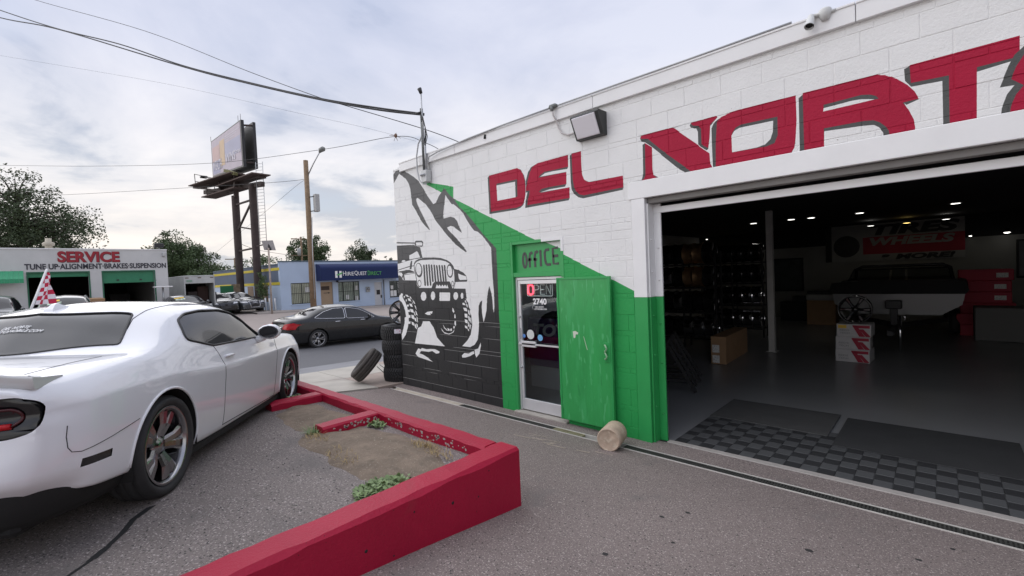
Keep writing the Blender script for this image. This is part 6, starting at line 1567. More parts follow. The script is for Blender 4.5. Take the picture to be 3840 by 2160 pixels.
lmp = V3((-45.516, 10.818, 11.541)); mb = MB(); mb.box(lmp.x-.2, lmp.x+.2, lmp.y-.25, lmp.y+.25, lmp.z-.09, lmp.z+.09, 0, .04); mb.tube([lmp, V3((-43.421, 10.985, 11.02))], .03, 5); BB(mb, 'poster_lamp', dark_m)
mb = MB(); g0, g1 = V3((-40.519, 11.114, 11.196)), V3((-39.051, 11.379, 10.718)); mb.bar(g0, g1, .3, .22); BB(mb, 'label_plate', M('olive_plate', (.16, .15, .06), .7))
# ladder on the right
l0, l1 = V3((-37.077, 12.164, 11.331)), V3((-36.702, 12.518, 11.349)); l0b, l1b = V3((-36.882, 12.105, 5.245)), V3((-36.535, 12.433, 5.284))
for a, b in ((l0, l0b), (l1, l1b)): mb = MB(); mb.tube([a, b], .022, 5); BB(mb, 'ladder_rail', grey_m)
for k in range(25):
    t = (k+.6)/25.4; mb = MB(); mb.tube([l0.lerp(l0b, t), l1.lerp(l1b, t)], .014, 5); BB(mb, 'ladder_rung', grey_m)
# ---------------------------------------------------------------- street light on a wooden pole
b0_ = (-29.049, 12.443, 1.028); t0_ = V3((-29.312, 12.553, 9.955))
lpz = street_z(b0_[0], b0_[1]); lp = thing('street_light_pole', 'tall wooden pole with a street lamp arm and grey antenna box', 'street light', (b0_[0], b0_[1], lpz))
def LPb(mb, name, m): return B(mb, name, m, lp)
mb = MB(); mb.tube([V3((b0_[0], b0_[1], lpz-.2)), V3((b0_[0], b0_[1], lpz)).lerp(t0_, .5), t0_], [.19, .165, .14], 14); LPb(mb, 'post', wood)
ar0, ar1 = V3((-29.237, 12.584, 8.938)), V3((-28.074, 12.907, 10.254)); mb = MB(); mb.tube([ar0, ar0.lerp(ar1, .5)+V3((0, 0, .06)), ar1], .035, 8); LPb(mb, 'lamp_arm', grey_m)
lh = V3((-27.853, 12.984, 10.416)); mb = MB(); dv = (V3((-27.588, 13.096, 10.377))-ar1).normalized(); mb.tube([ar1, lh-dv*.12, lh+dv*.1, lh+dv*.22], [.06, .15, .16, .04], 10); LPb(mb, 'lamp_head', M('lamp_grey', (.22, .23, .22), .5))
ab = V3((-28.737, 12.849, 7.227)); mb = MB(); mb.box(ab.x-.18, ab.x+.18, ab.y-.14, ab.y+.14, ab.z-.55, ab.z+.55, 0, .03); LPb(mb, 'antenna_box', M('antenna_grey', (.42, .42, .41), .6))
for zz_ in (-.5, .4):
    mb = MB(); q = V3((-29.168, 12.581, 7.263)); mb.tube([V3((q.x, q.y, ab.z+zz_)), V3((ab.x, ab.y-.12, ab.z+zz_))], .03, 6); LPb(mb, 'antenna_bracket', dark_m)
mb = MB(); q = V3((-29.001, 12.574, 6.586)); mb.tube([V3((-28.905, 12.586, 6.324)), V3((-28.904, 12.495, 4.057)), V3((-28.836, 12.445, 1.198))], .025, 6); LPb(mb, 'cable_duct', grey_m)
# solar panel sign post
sb = (-33.096, 11.355, 0.434); sz_ = street_z(sb[0], sb[1]); sp_ = thing('solar_post', 'thin rusty post with a tilted solar panel beside the blue office', 'solar panel', (sb[0], sb[1], sz_))
st_ = V3((-33.118, 11.505, 4.675)); mb = MB(); mb.tube([V3((sb[0], sb[1], sz_)), V3((sb[0], sb[1], st_.z))], .06, 8); B(mb, 'post', M('rusty_pale_post', (.40, .33, .28), .7, var=.3, vs=8), sp_)
pc = [V3((-33.113, 10.978, 5.148)), V3((-33.22, 11.705, 5.211)), V3((-33.28, 11.895, 4.528)), V3((-33.206, 11.141, 4.533))]; nn_ = (pc[1]-pc[0]).cross(pc[3]-pc[0]).normalized()*.05
mb = MB(); mb.add(pc+[p+nn_ for p in pc], [(0, 1, 2, 3), (7, 6, 5, 4), (0, 4, 5, 1), (1, 5, 6, 2), (2, 6, 7, 3), (3, 7, 4, 0)]); B(mb, 'panel', M('solar_back', (.42, .40, .39), .5, var=.08, vs=3), sp_)
mb = MB(); mb.bar((-33.246, 11.395, 4.953), (-33.106, 11.51, 4.53), .1, .1); B(mb, 'bracket', dark_m, sp_)
beam((-37.521, 12.047, 5.132), (-36.385, 12.434, 5.213), .08, .08, 'brace')
for i, (a, b) in enumerate(((1013, 1165), (1032, 1168), (1000, 1162))):
    o = MB().lathe([(.06, 0), (.06, 1.0), (0, 1.02)], 10).build('steel_bollard', grey_m); q = ((-34.794, 11.814, 0.355), (-34.506, 12.083, 0.281), (-35.539, 11.801, 0.396))[i]; o.location = (q[0], q[1], street_z(q[0], q[1])); tag(o, ('thin grey bollard left of the solar post by the blue corner', 'thin grey bollard right of the solar post by the blue corner', 'thin grey bollard close behind the shrub by the blue corner')[i], 'bollard', 'bollards by the blue office corner')
# far utility poles
def utility(name, label, bx_, by_, top_, arms, tr=None):
    u = thing(name, label, 'utility pole', (bx_, by_, street_z(bx_, by_)-.05)); z0 = u.location.z
    mb = MB(); mb.tube([(0, 0, 0), (0, 0, top_-z0)], [.16, .12], 8); mb.build('post', wood, u)
    for za_, w_ in arms: mb = MB(); mb.bar((0, -w_/2, za_-z0), (0, w_/2, za_-z0), .1, .12); mb.build('crossarm', wood, u)
    if tr: mb = MB(); mb.lathe([(0, -.5), (.22, -.5), (.25, .4), (.1, .5), (0, .5)], 12, (.1, -.38, tr-z0)); mb.build('transformer', M('transformer_grey', (.4, .41, .4), .6), u)
q = (-63.249, 25.878, 8.504); utility('utility_pole', 'far utility pole with a transformer behind the blue office roof', q[0], q[1], q[2], ((q[2]-.3, 2.6), ((-63.275, 25.752, 5.98)[2], 2.8)), (-63.271, 25.775, 6.449)[2])
q = (-78.806, 22.127, 6.322); utility('utility_pole', 'far utility pole seen low between the billboard posts and trees', q[0], q[1], q[2]+.2, ((q[2], 2.6),))
# ---------------------------------------------------------------- overhead wires
wirem = M('black_cable', (.02, .02, .022), .6)
def wire(name, label, pts, r, n=6):
    mb = MB(); P_ = [V3(p) for p in pts]; out_ = []
    for i in range(len(P_)-1):       # smooth run through the points
        p0, p1, p2, p3 = P_[max(i-1, 0)], P_[i], P_[i+1], P_[min(i+2, len(P_)-1)]
        for k in range(8):
            t = k/8; out_.append(.5*((2*p1)+(p2-p0)*t+(2*p0-5*p1+4*p2-p3)*t*t+(3*p1-p0-3*p2+p3)*t**3))
    out_.append(P_[-1]); mb.tube(out_, r, n); return tag(mb.build(name, wirem), label, 'cable', 'overhead cables')
wire('service_cable', 'thick black twisted cable from the upper left to the roof mast, lower strand', [(-28.055, -1.92, 13.705), (-23.894, -0.133, 11.909), (-20.476, 1.112, 10.617), (-14.459, 3.103, 8.002), (-11.987, 3.88, 6.998), (-9.672, 4.514, 6.107), (-8.13, 4.983, 5.571), (-7.114, 5.324, 5.276)], .018)
wire('service_cable', 'thick black twisted cable from the upper left to the roof mast, upper strand', [(-28.05, -1.897, 14.163), (-23.891, -0.12, 12.17), (-20.464, 1.124, 10.625), (-17.202, 2.22, 9.296), (-14.483, 3.11, 8.04), (-12.009, 3.889, 7.032), (-9.691, 4.525, 6.138), (-8.148, 4.996, 5.616), (-7.13, 5.338, 5.304)], .017)
wire('service_cable', 'thinner black cable above the twisted pair, meeting it near the mast', [(-26.093, -0.746, 14.002), (-22.985, 0.746, 12.472), (-16.947, 2.754, 9.772), (-12.314, 4.002, 7.423), (-9.77, 4.562, 6.187), (-9.024, 4.839, 5.85), (-7.56, 5.642, 5.185), (-6.751, 5.976, 4.765)], .008)
wire('phone_line', 'very thin line slanting across the sky from the left edge', [(-58.388, -1.967, 22.625), (-55.287, -0.46, 21.61), (-42.176, 7.607, 17.521), (-31.904, 13.015, 13.807), (-27.502, 15.725, 12.226), (-24.209, 17.399, 10.877)], .006, 5)
wire('phone_line', 'thin line crossing the billboard face and street lamp to the mast', [(-31.207, -1.684, 7.968), (-28.438, -0.464, 7.609), (-22.937, 1.942, 6.865), (-16.271, 4.064, 5.979), (-10.869, 5.007, 5.377), (-7.983, 5.239, 5.06), (-7.134, 5.34, 4.758), (-6.658, 5.365, 4.5)], .006, 5)
wire('phone_line', 'thin line behind the billboard running from the left tree to the wooden pole', [(-63.649, 0.884, 11.668), (-57.317, 4.084, 11.235), (-46.586, 8.669, 10.491), (-33.268, 11.539, 9.086), (-29.275, 12.541, 8.771)], .014, 5)
wire('phone_line', 'thin line sloping down from the wooden pole behind the billboard posts', [(-29.276, 12.537, 8.704), (-30.67, 12.599, 8.706), (-38.657, 13.292, 8.021), (-60.3, 14.805, 5.875)], .009, 5)
wire('phone_line', 'low thin line between the billboard posts and the trees behind the office', [(-42.765, 12.086, 5.914), (-49.828, 16.417, 5.649), (-63.277, 25.744, 5.836)], .02, 5)
# ragged bundle caught on the line
mb = MB(); c = V3((-7.932, 5.218, 5.06)); rnd = random.Random(9)
for k in range(9):
    d = V3((rnd.uniform(-1, 1), rnd.uniform(-1, 1), rnd.uniform(-1, 1))).normalized(); mb.tube([c, c+d*rnd.uniform(.05, .13)], .004, 4)
mb.lathe([(0, -.05), (.03, -.02), (.032, .02), (0, .05)], 8, tuple(c)); tag(mb.build('line_tangle', M('brown_rag', (.20, .12, .08), .9)), 'ragged brown bundle caught on the thin line left of the mast', 'rag')
# ---------------------------------------------------------------- mast, conduit, lamp and camera on the shop
ms = thing('service_mast', 'grey conduit mast with weatherhead and disconnect box at the shop corner', 'mast', (-7.04, 5.2, 4.0))
mastm = M('weathered_conduit', (.16, .17, .17), .5, metal=.5, var=.1, vs=6)
mb = MB(); mb.tube([(-7.04, 5.22, 4.2), (-7.05, 5.22, 5.35)], .03, 10); B(mb, 'mast_pipe', mastm, ms)
mb = MB(); mb.tube([(-6.985, 5.22, 4.2), (-6.99, 5.22, 4.75)], .02, 8); mb.tube([(-7.0, 5.2, 4.7), (-7.01, 5.2, 5.66)], .012, 6); B(mb, 'side_pipe', grey_m, ms)
mb = MB(); mb.tube([(-7.01, 5.2, 5.62), (-7.03, 5.19, 5.70), (-7.07, 5.18, 5.70)], [.03, .04, .02], 8); B(mb, 'weatherhead', dark_m, ms)
mb = MB(); mb.box(-7.09, -6.93, 5.17, 5.29, 3.98, 4.20, 0, .008); B(mb, 'disconnect_box', M('box_grey', (.55, .56, .56), .5), ms)
for k, x_ in enumerate((-7.05, -6.98)):
    mb = MB(); mb.lathe([(0, -.05), (.02, -.045), (.028, -.01), (.028, .0)], 10, (x_, 5.17, 4.11), 'y'); B(mb, 'box_knob', grey_m, ms)
loop = [(-7.05, 5.2, 4.84), (-7.17, 5.2, 4.72), (-7.24, 5.2, 4.5), (-7.24, 5.2, 4.25), (-7.19, 5.2, 4.05), (-7.09, 5.21, 3.96), (-7.0, 5.22, 3.95)]
mb = MB(); mb.tube(loop, .014, 8); B(mb, 'loop_conduit', M('pale_conduit', (.50, .51, .52), .5), ms)
mb = MB()
for k in range(4): mb.tube([(-7.04, 5.2, 5.25-.05*k), (-6.95+.01*k, 5.15, 5.15), (-6.87+.02*k, 5.15, 4.95-.06*k), (-6.91, 5.17, 4.78-.05*k), (-6.98, 5.2, 4.74-.02*k)], .007, 5)
B(mb, 'drip_loops', wirem, ms)['kind'] = 'stuff'
mb = MB(); mb.tube([(-7.02, 5.2, 5.27), (-7.15, 5.16, 5.27)], .022, 6); B(mb, 'cable_clamp', dark_m, ms)
cd_ = thing('roof_conduit', 'grey conduit along the shop fascia with a tee box above the wall lamp', 'conduit', (-4, 5.2, 4.4))
pcd = M('pale_conduit2', (.42, .43, .44), .5, metal=.3)
mb = MB(); mb.tube([(-6.96, 5.23, 4.15), (-6.95, 5.22, 4.30), (-6.86, 5.20, 4.42), (-6.6, 5.21, 4.46), (-5.8, 5.225, 4.51), (-5.0, 5.235, 4.533), (-4.05, 5.235, 4.533)], .013, 8); B(mb, 'pipe', pcd, cd_)
mb = MB(); mb.tube([(-3.93, 5.235, 4.533), (-3.0, 5.24, 4.534), (-2.1, 5.25, 4.534), (-1.05, 5.25, 4.534)], .012, 8); B(mb, 'pipe', pcd, cd_)
mb = MB(); mb.tube([(-4.06, 5.235, 4.533), (-4.03, 5.23, 4.54), (-3.95, 5.23, 4.54), (-3.91, 5.235, 4.533)], [.015, .035, .035, .015], 8); mb.tube([(-3.99, 5.21, 4.53), (-3.985, 5.20, 4.47)], .022, 8); B(mb, 'tee_box', M('tee_grey', (.16, .17, .165), .6), cd_)
mb = MB(); mb.tube([(-3.985, 5.20, 4.47), (-3.975, 5.22, 4.40), (-3.955, 5.26, 4.33), (-3.94, 5.275, 4.24), (-3.88, 5.275, 4.15), (-3.78, 5.275, 4.10), (-3.68, 5.27, 4.10), (-3.58, 5.26, 4.11)], .013, 8); B(mb, 'flex', M('flex_conduit', (.55, .52, .51), .5), cd_)
wl_ = thing('wall_lamp', 'dark box wall lamp with a frosted lens above the red lettering', 'wall lamp', (-3.38, 5.3, 4.1))
x0_, x1_, zt_, zb2 = -3.60, -3.17, 4.26, 3.96
mb = MB(); mb.prism([(0, zt_), (.20, zt_-.005), (.215, zt_-.03), (.08, zb2), (0, zb2)], lambda u, v, w: (w, 5.295-u, v), x0_, x1_); B(mb, 'housing', M('bronze_housing', (.045, .047, .045), .45, metal=.3), wl_)
mb = MB(); mb.prism([(.205, zt_-.035), (.222, zt_-.05), (.098, zb2+.02), (.085, zb2+.012)], lambda u, v, w: (w, 5.29-u, v), x0_+.03, x1_-.05); B(mb, 'lens', M('frosted_lens', (.80, .78, .82), .3), wl_)
fx_ = (-0.893, 5.2, 4.439)
sc_ = thing('roof_floodlight', 'white conduit floodlight bracket on the fascia above the lettering', 'floodlight', (-.9, 5.2, 4.5))
k0 = V3((-0.889, 5.15, 4.395)); k1 = V3((-0.883, 5.22, 4.512)); k2 = V3((-0.777, 5.25, 4.514)); k3 = V3((-0.699, 5.25, 4.506))
wpl = M('white_fitting', (.62, .63, .62), .45)
mb = MB(); ax_ = (k0-k1).normalized(); mb.tube([k1, k1.lerp(k0, .5), k0], [.028, .036, .040], 14, caps=False); mb.tube([k0, k1], [.034, .024], 14, caps=False); B(mb, 'lamp_barrel', wpl, sc_)
mb = MB(); mb.tube([k0-ax_*.022, k0-ax_*.024], .035, 14); B(mb, 'lamp_glass', black, sc_)
mb = MB(); mb.tube([k1, k2, k3], .017, 8); B(mb, 'arm', wpl, sc_)
mb = MB(); mb.lathe([(0, .05), (.045, .035), (.055, .02), (.05, -.02), (.03, -.07), (0, -.07)], 14, tuple(k2)); B(mb, 'junction_box', wpl, sc_)
mb = MB(); mb.tube([k3, V3((k3.x, k3.y, 4.52))], .008, 6); mb.tube([k2-V3((0, 0, .06)), V3((k2.x, k2.y, 4.52))], .014, 6); B(mb, 'bracket', grey_m, sc_)
mb = MB(); mb.tube([(-5.416, 5.25, 4.423), (-5.406, 5.25, 4.485)], [.022, .018], 8); tag(mb.build('vent_stub', black), 'small black stub on the fascia between mast and tee box', 'vent')
# ---------------------------------------------------------------- checkered flag on the coupe
fb = V3((1.10, .78, 1.30)); fm = Matrix.Translation(root.location) @ root.rotation_euler.to_matrix().to_4x4()
flag = thing('car_flag', 'red and white checkered flag on a white staff on the coupe window', 'flag'); flag.matrix_world = fm @ Matrix.Translation(fb)
s0, s1_ = V3((1.10, .78, 1.25))-fb, V3((1.385, .78, 1.815))-fb
mb = MB(); mb.tube([s0, s1_], [.011, .009], 8); mb.build('staff', M('white_plastic_staff', (.75, .74, .74), .4), flag)
rp = [(1.385, 1.78), (1.435, 1.725), (1.46, 1.61), (1.445, 1.48)]; lp_ = [(1.37, 1.785), (1.33, 1.69), (1.285, 1.58), (1.235, 1.47)]
def crv(P_, t): return pchip([0, .3, .65, 1.0], P_, [t])[0]
fr_ = [M('flag_red', (.50, .01, .05), .7), M('flag_white', (.75, .70, .73), .7)]
NU, NV = 4, 8
for k in (0, 1):
    mb = MB()
    for i in range(NU):
        for j in range(NV):
            if (i+j) % 2 != k: continue
            vs = []
            for a in range(4):
                for b in range(4):
                    u, v = (i+a/3)/NU, (j+b/3)/NV; L0, R0 = crv(lp_, v), crv(rp, v); q = L0*(1-u)+R0*u
                    vs.append((q[0]-fb.x, .78-fb.y+.03*sin(u*6+v*5)*u, q[1]-fb.z))
            mb.add(vs, [(a*4+b, (a+1)*4+b, (a+1)*4+b+1, a*4+b+1) for a in range(3) for b in range(3)], 0, True)
    mb.build('cloth', fr_[k], flag, fix=False)['kind'] = 'stuff'

# ---------------------------------------------------------------- trees
leaf_mats = [M('leaf_dark', (.050, .075, .030), .7, var=.35, vs=.9), M('leaf_mid', (.062, .100, .035), .7, var=.35, vs=.9), M('leaf_fresh', (.085, .135, .045), .7, var=.3, vs=.9)]
bark = M('bark', (.07, .055, .045), .9, var=.2, vs=4)
def tree(name, label, x, y, zbase, ztop, rx, seed, leafm, nclus=70, nleaf=46, ls=.20, z0f=.25, droop=.3, ry=None, flat=1.0, lean=0.0, group='trees beyond the buildings', trunk=None):
    rn_ = random.Random(seed); H = ztop-zbase; t = thing(name, label, 'tree', (x, y, zbase), 0, group)
    mb = MB(); ry = ry or rx; tr = trunk or .022*H+.05; zc0 = H*z0f
    top = Vector((lean*H, 0, H*.8)); pts = [Vector((0, 0, -.3)), Vector((.05*rx, .03*rx, zc0*.9)), Vector((lean*H*.5-.06*rx, .05*rx, H*.55)), top]
    mb.tube(pts, [tr*1.25, tr, tr*.6, tr*.15], 8)
    cl = []; ph = [rn_.random()*6.3 for _ in range(6)]
    while len(cl) < nclus:
        d = Vector((rn_.gauss(0, 1), rn_.gauss(0, 1), rn_.gauss(0, 1))).normalized(); r = rn_.random()**.45
        az = atan2(d.y, d.x); lump = 1+.20*sin(2*az+ph[0]+2*d.z)+.16*sin(3*az+ph[1]-3*d.z)+.12*sin(5*az+ph[2]+4*d.z)
        zc = (H+zc0)/2; hz = (H-zc0)/2
        p = Vector((d.x*rx*r*lump*.92, d.y*ry*r*lump*.92, zc+d.z*hz*r*(.90+.10*lump)))
        if p.z < zc0*.9: continue
        cl.append(p+Vector((lean*p.z, 0, 0)))
    for p in cl:
        a = pts[2].lerp(pts[1], min(1, max(0, (H*.6-p.z)/(H*.4)))) if p.z < H*.6 else pts[2].lerp(top, min(1, (p.z-H*.6)/(H*.3)))
        if rn_.random() < .6: mb.tube([a, a.lerp(p, .5)+Vector((0, 0, .06*rx)), p], [tr*.28, tr*.16, tr*.04], 5)
    mb.build('trunk', bark, t)
    vs = []; fs = []
    N = 0; V_ = np.zeros((nclus*nleaf*4, 3)); cr = rx*.26*(60/nclus)**.33
    for p in cl:
        sc = rn_.uniform(.6, 1.35)
        for i in range(nleaf):
            g = Vector((rn_.gauss(0, 1), rn_.gauss(0, 1), rn_.gauss(0, .7)*flat)); g = g*min(1, 1.6/g.length)*cr*.62*sc
            c = p+g; c.z -= droop*g.length*.5
            d = (g.normalized()*.7+Vector((rn_.uniform(-1, 1), rn_.uniform(-1, 1), rn_.uniform(-.9, .5)))).normalized()
            w = d.cross(Vector((rn_.uniform(-1, 1), rn_.uniform(-1, 1), rn_.uniform(-1, 1)))).normalized()
            L_ = ls*rn_.uniform(.55, 1.25); W_ = L_*.26
            V_[N:N+4] = [c-d*L_*.5, c+w*W_, c+d*L_*.5, c-w*W_]; N += 4
    me = bpy.data.meshes.new('crown'); n = N//4
    me.vertices.add(N); me.vertices.foreach_set('co', V_[:N].ravel()); me.loops.add(N); me.loops.foreach_set('vertex_index', np.arange(N)); me.polygons.add(n); me.polygons.foreach_set('loop_start', np.arange(0, N, 4)); me.update(); me.validate()
    link('crown', me, leafm, t); return t
T_ = lambda q: (q[0], q[1])
q = (-69.033, -0.218, 7.861); tree('locust_tree', 'big feathery tree behind the left end of the service garage', q[0], q[1], street_z(*T_(q)), (-68.96, 0.126, 14.75)[2], 6.6, 1, leaf_mats[0], 187, 153, .26, .12, .5)
q = (-77.891, -4.417, 8.479); tree('locust_tree', 'tree cut by the left edge behind the service garage', q[0], q[1], street_z(*T_(q)), (-77.827, -4.112, 14.586)[2], 5.5, 21, leaf_mats[0], 121, 119, .26, .12, .5)
q = (-72.739, 3.178, 8.255); tree('locust_tree', 'low tree behind the SERVICE lettering', q[0], q[1], street_z(*T_(q)), (-72.723, 3.254, 9.767)[2], 2.6, 33, leaf_mats[0], 66, 85, .24, .2, .5)
q = (-65.656, 12.463, 4.777); tree('spreading_tree', 'round topped tree right of the service garage', q[0], q[1], street_z(*T_(q)), (-65.612, 12.673, 8.986)[2], 3.4, 3, leaf_mats[1], 132, 136, .26, .15, .4)
q = (-68.872, 14.935, 4.874); tree('spreading_tree', 'dark tree filling the space behind the box truck', q[0], q[1], street_z(*T_(q)), (-68.723, 15.177, 7.397)[2], 3.2, 4, leaf_mats[0], 99, 119, .26, .05, .3)
q = (-74.936, 11.982, 5.179); tree('spreading_tree', 'tree just behind the right corner of the service garage', q[0], q[1], street_z(*T_(q)), (-74.656, 12.343, 7.607)[2], 2.6, 14, leaf_mats[0], 77, 102, .26, .05, .3)
q = (-71.519, 17.942, 4.938); tree('spreading_tree', 'low leafy tree left of the billboard posts', q[0], q[1], street_z(*T_(q)), (-71.513, 17.969, 5.479)[2], 3.2, 5, leaf_mats[2], 88, 102, .26, .03, .3)
q = (-58.525, 13.672, 4.455); tree('spreading_tree', 'bushy green tree over the box truck roof', q[0], q[1], street_z(*T_(q)), (-58.313, 13.871, 4.443)[2], 2.6, 15, leaf_mats[1], 88, 102, .24, .03, .3)
q = (-73.539, 24.285, 4.922); tree('spreading_tree', 'small tree showing between billboard posts above the banded wall', q[0], q[1], street_z(*T_(q)), (-73.52, 24.374, 6.702)[2], 3.0, 6, leaf_mats[2], 77, 85, .28, .1, .3)
q = (-66.479, 28.174, 4.561); tree('maple_tree', 'dense green tree behind the wooden pole and blue office', q[0], q[1], street_z(*T_(q)), (-66.432, 28.397, 9.014)[2], 3.5, 7, leaf_mats[1], 132, 136, .28, .2, .2)
q = (-60.939, 33.383, 4.242); tree('maple_tree', 'round tree with gaps behind the navy awning', q[0], q[1], street_z(*T_(q)), (-60.903, 33.551, 7.62)[2], 2.6, 8, leaf_mats[0], 88, 93, .26, .35, .2)
q = (-77.019, 37.499, 4.859); tree('maple_tree', 'tiny far treetop left of the round tree', q[0], q[1], street_z(*T_(q)), (-77.002, 37.58, 6.487)[2], 1.4, 9, leaf_mats[2], 33, 68, .25, .3, .2)
q = (-70.541, 43.589, 4.486); t = tree('conifer_tree', 'small dark conifer tip at the right end of the office roof', q[0], q[1], street_z(*T_(q)), (-70.521, 43.686, 6.44)[2], 1.0, 10, leaf_mats[0], 50, 50, .2, .3, .2)
q = (-36.135, 11.806, 0.811); tree('shrub', 'thin green shrub between the billboard post and the solar post', q[0], q[1], street_z(*T_(q)), (-36.14, 11.891, 3.047)[2], .55, 11, leaf_mats[2], 40, 40, .10, .25, .2, group='shrubs', trunk=.03)

# ---------------------------------------------------------------- inside the bay
fl_ = link('bay_floor', None); struct(fl_)
mb = MB(); mb.box(XL+.2, XJ, 5.515, YB, -.12, -.004); o = mb.build('floor_slab', floorm, fl_)
tl = [M('tile_dark', (.04, .041, .043), .5), M('tile_grey', (.095, .098, .10), .5)]
tm = []
for m_ in tl:
    mb = MB(); mb.box(.0015, .1505, .0015, .1585, -.004, .008, 0, .003); me = mb.mesh('tile'); me.materials.append(m_); tm.append(me)
for i in range(26):
    for j in range(9):
        link('tile', tm[(i+j) % 2], None, fl_, (-2.50+i*.152, 5.518+j*.16, 0))
matm = M('floor_mat', (.05, .05, .052), .9, var=.1, vs=3, bump=.3, bs=120)
for i, (a, b, y0, y1, l) in enumerate(((-2.50, -1.07, 6.75, 7.80, 'left grey door mat lying on the checkered tiles in the bay'), (-.98, .62, 6.45, 7.70, 'right darker door mat lying on the checkered tiles in the bay'))):
    mb = MB(); mb.box(a, b, y0, y1, .0085, .020, 0, .004); tag(mb.build('floor_mat', M('floor_mat_%d' % i, ((.085, .085, .083), (.045, .046, .047))[i], .9, var=.1, vs=3, bump=.3, bs=120)), l, 'mat', 'mats at the bay door')
# office partition
mb = MB(); mb.box(-3.99, -3.90, 5.51, 7.7, -.003, 3.5); S(mb, 'partition', inner_white)
mb = MB(); mb.box(XL+.2, -3.99, 7.6, 7.7, -.003, 3.5); S(mb, 'partition', inner_white)
# office counter with a tyre maker's banner
ct = thing('office_counter', 'dark counter with a purple tyre banner seen through the glass door', 'counter', (-4.9, 6.75, 0))
mb = MB(); mb.box(-5.9, -4.05, 6.7, 7.3, 0, .42, 0, .01); B(mb, 'base', M('counter_base', (.60, .58, .58), .6), ct)
mb = MB(); mb.box(-5.9, -4.05, 6.66, 7.3, .421, 1.35, 0, .01); B(mb, 'banner', M('purple_banner', (.07, .03, .14), .6), ct)
def ctext(s, x, z, w, h, m):
    me = fit_text(s, w, h, .004, .04, .2); me.transform(Matrix.Translation((x, 6.655, z)) @ Matrix.Rotation(pi/2, 4, 'X')); o = link('lettering', me, m, ct); o.location = -Vector(ct.location)
gl_ = M('grey_letters', (.6, .58, .62), .6); ctext('TOYO', -5.75, 1.0, 1.1, .24, gl_); ctext('toyotires.com', -5.0, .86, .75, .08, gl_)
mb = MB(); mb.lathe([(.10, -.01), (.30, -.01), (.34, .0), (.30, .01)], 30, (-4.75, 6.64, 1.62), 'y'); B(mb, 'tyre_emblem', rubber, ct)
mb = MB(); mb.box(-5.9, -4.05, 6.9, 6.95, 1.351, 1.95, 0, .005); B(mb, 'back_panel', M('counter_panel', (.10, .10, .11), .6), ct)
# neon sign
ns = thing('open_sign', 'neon OPEN sign with only the O lit red, hung inside the glass door', 'neon sign', (-4.5, 5.40, 1.95))
off_t = M('unlit_neon', (.80, .78, .74), .35); on_t = M('lit_red_neon', (.9, .05, .06), .4, emit=(1.0, .04, .07), es=3.5)
def NT(pts, m, closed=False, r=.009): mb = MB(); mb.tube([(x_, 5.395, z_) for x_, z_ in pts], r, 6, closed=closed); return mb
zo, zu = 1.87, 2.015; lx0 = -4.735
b_ = NT(rounded([(-4.755, 1.845), (-4.255, 1.845), (-4.255, 2.04), (-4.755, 2.04)], .02, 3), off_t, True, .007); B(b_, 'border_tube', off_t, ns)
B(NT(rounded([(lx0, zo), (lx0+.10, zo), (lx0+.10, zu), (lx0, zu)], .05, 5), on_t, True, .011), 'letter_o', on_t, ns)
B(NT([(lx0+.13, zo), (lx0+.13, zu), (lx0+.19, zu), (lx0+.215, zu-.03), (lx0+.205, zu-.07), (lx0+.13, zu-.08)], off_t), 'letter_p', off_t, ns)
B(NT([(lx0+.33, zo), (lx0+.25, zo), (lx0+.25, zu), (lx0+.33, zu)], off_t), 'letter_e', off_t, ns); B(NT([(lx0+.25, (zo+zu)/2), (lx0+.32, (zo+zu)/2)], off_t), 'letter_e', off_t, ns)
B(NT([(lx0+.365, zo), (lx0+.365, zu), (lx0+.445, zo), (lx0+.445, zu)], off_t), 'letter_n', off_t, ns)
mb = MB(); mb.box(-4.77, -4.24, 5.41, 5.425, 1.83, 2.055, 0, .004); B(mb, 'backing', black, ns)
# ceiling downlights
def downlight(p, warm, lab):
    t = thing('ceiling_light', lab, 'ceiling light', p, 0, 'downlights in the bay ceiling')
    mb = MB(); mb.lathe([(.09, 0), (.11, -.006), (.115, .004)], 16); mb.build('rim', whites, t)
    mb = MB(); mb.lathe([(0, -.003), (.09, -.003)], 16); mb.build('lens', LW if warm else LC, t, fix=False)
LC = M('led_white', (1, 1, 1), .5, emit=(1.0, .97, .90), es=3.5); LW = M('led_warm', (1, .8, .4), .5, emit=(1.0, .72, .22), es=4)
spots = [((-4.357, 15.903, 3.49), 0), ((-3.303, 15.856, 3.49), 0), ((-2.814, 15.966, 3.49), 0), ((-1.664, 15.956, 3.49), 0), ((0.248, 15.87, 3.49), 0)]
labs = ['far left downlight of the nearer row over the bay', 'second downlight from the left in the nearer row', 'third downlight from the left in the nearer row', 'fourth downlight from the left in the nearer row', 'rightmost bright downlight of the nearer row']
for (p, w_), l in zip(spots, labs): downlight(p, w_, l)
rowb = [(3265, 847, 0, 'white downlight just left of the amber one over the boat'), (3400, 836, 1, 'amber downlight above the banner over the boat'), (3548, 822, 0, 'white downlight above the right end of the banner')]
for x_, y_, w_, l in [(1, 2, 0, '')][:0]: pass
far_l = [((-1.757, 19.6, 3.326), 0, rowb[0][3]), ((-0.837, 19.6, 3.325), 1, rowb[1][3]), ((0.089, 19.6, 3.341), 0, rowb[2][3])]
for p, w_, l in far_l: downlight((p[0], p[1], min(p[2], 3.49)), w_, l)
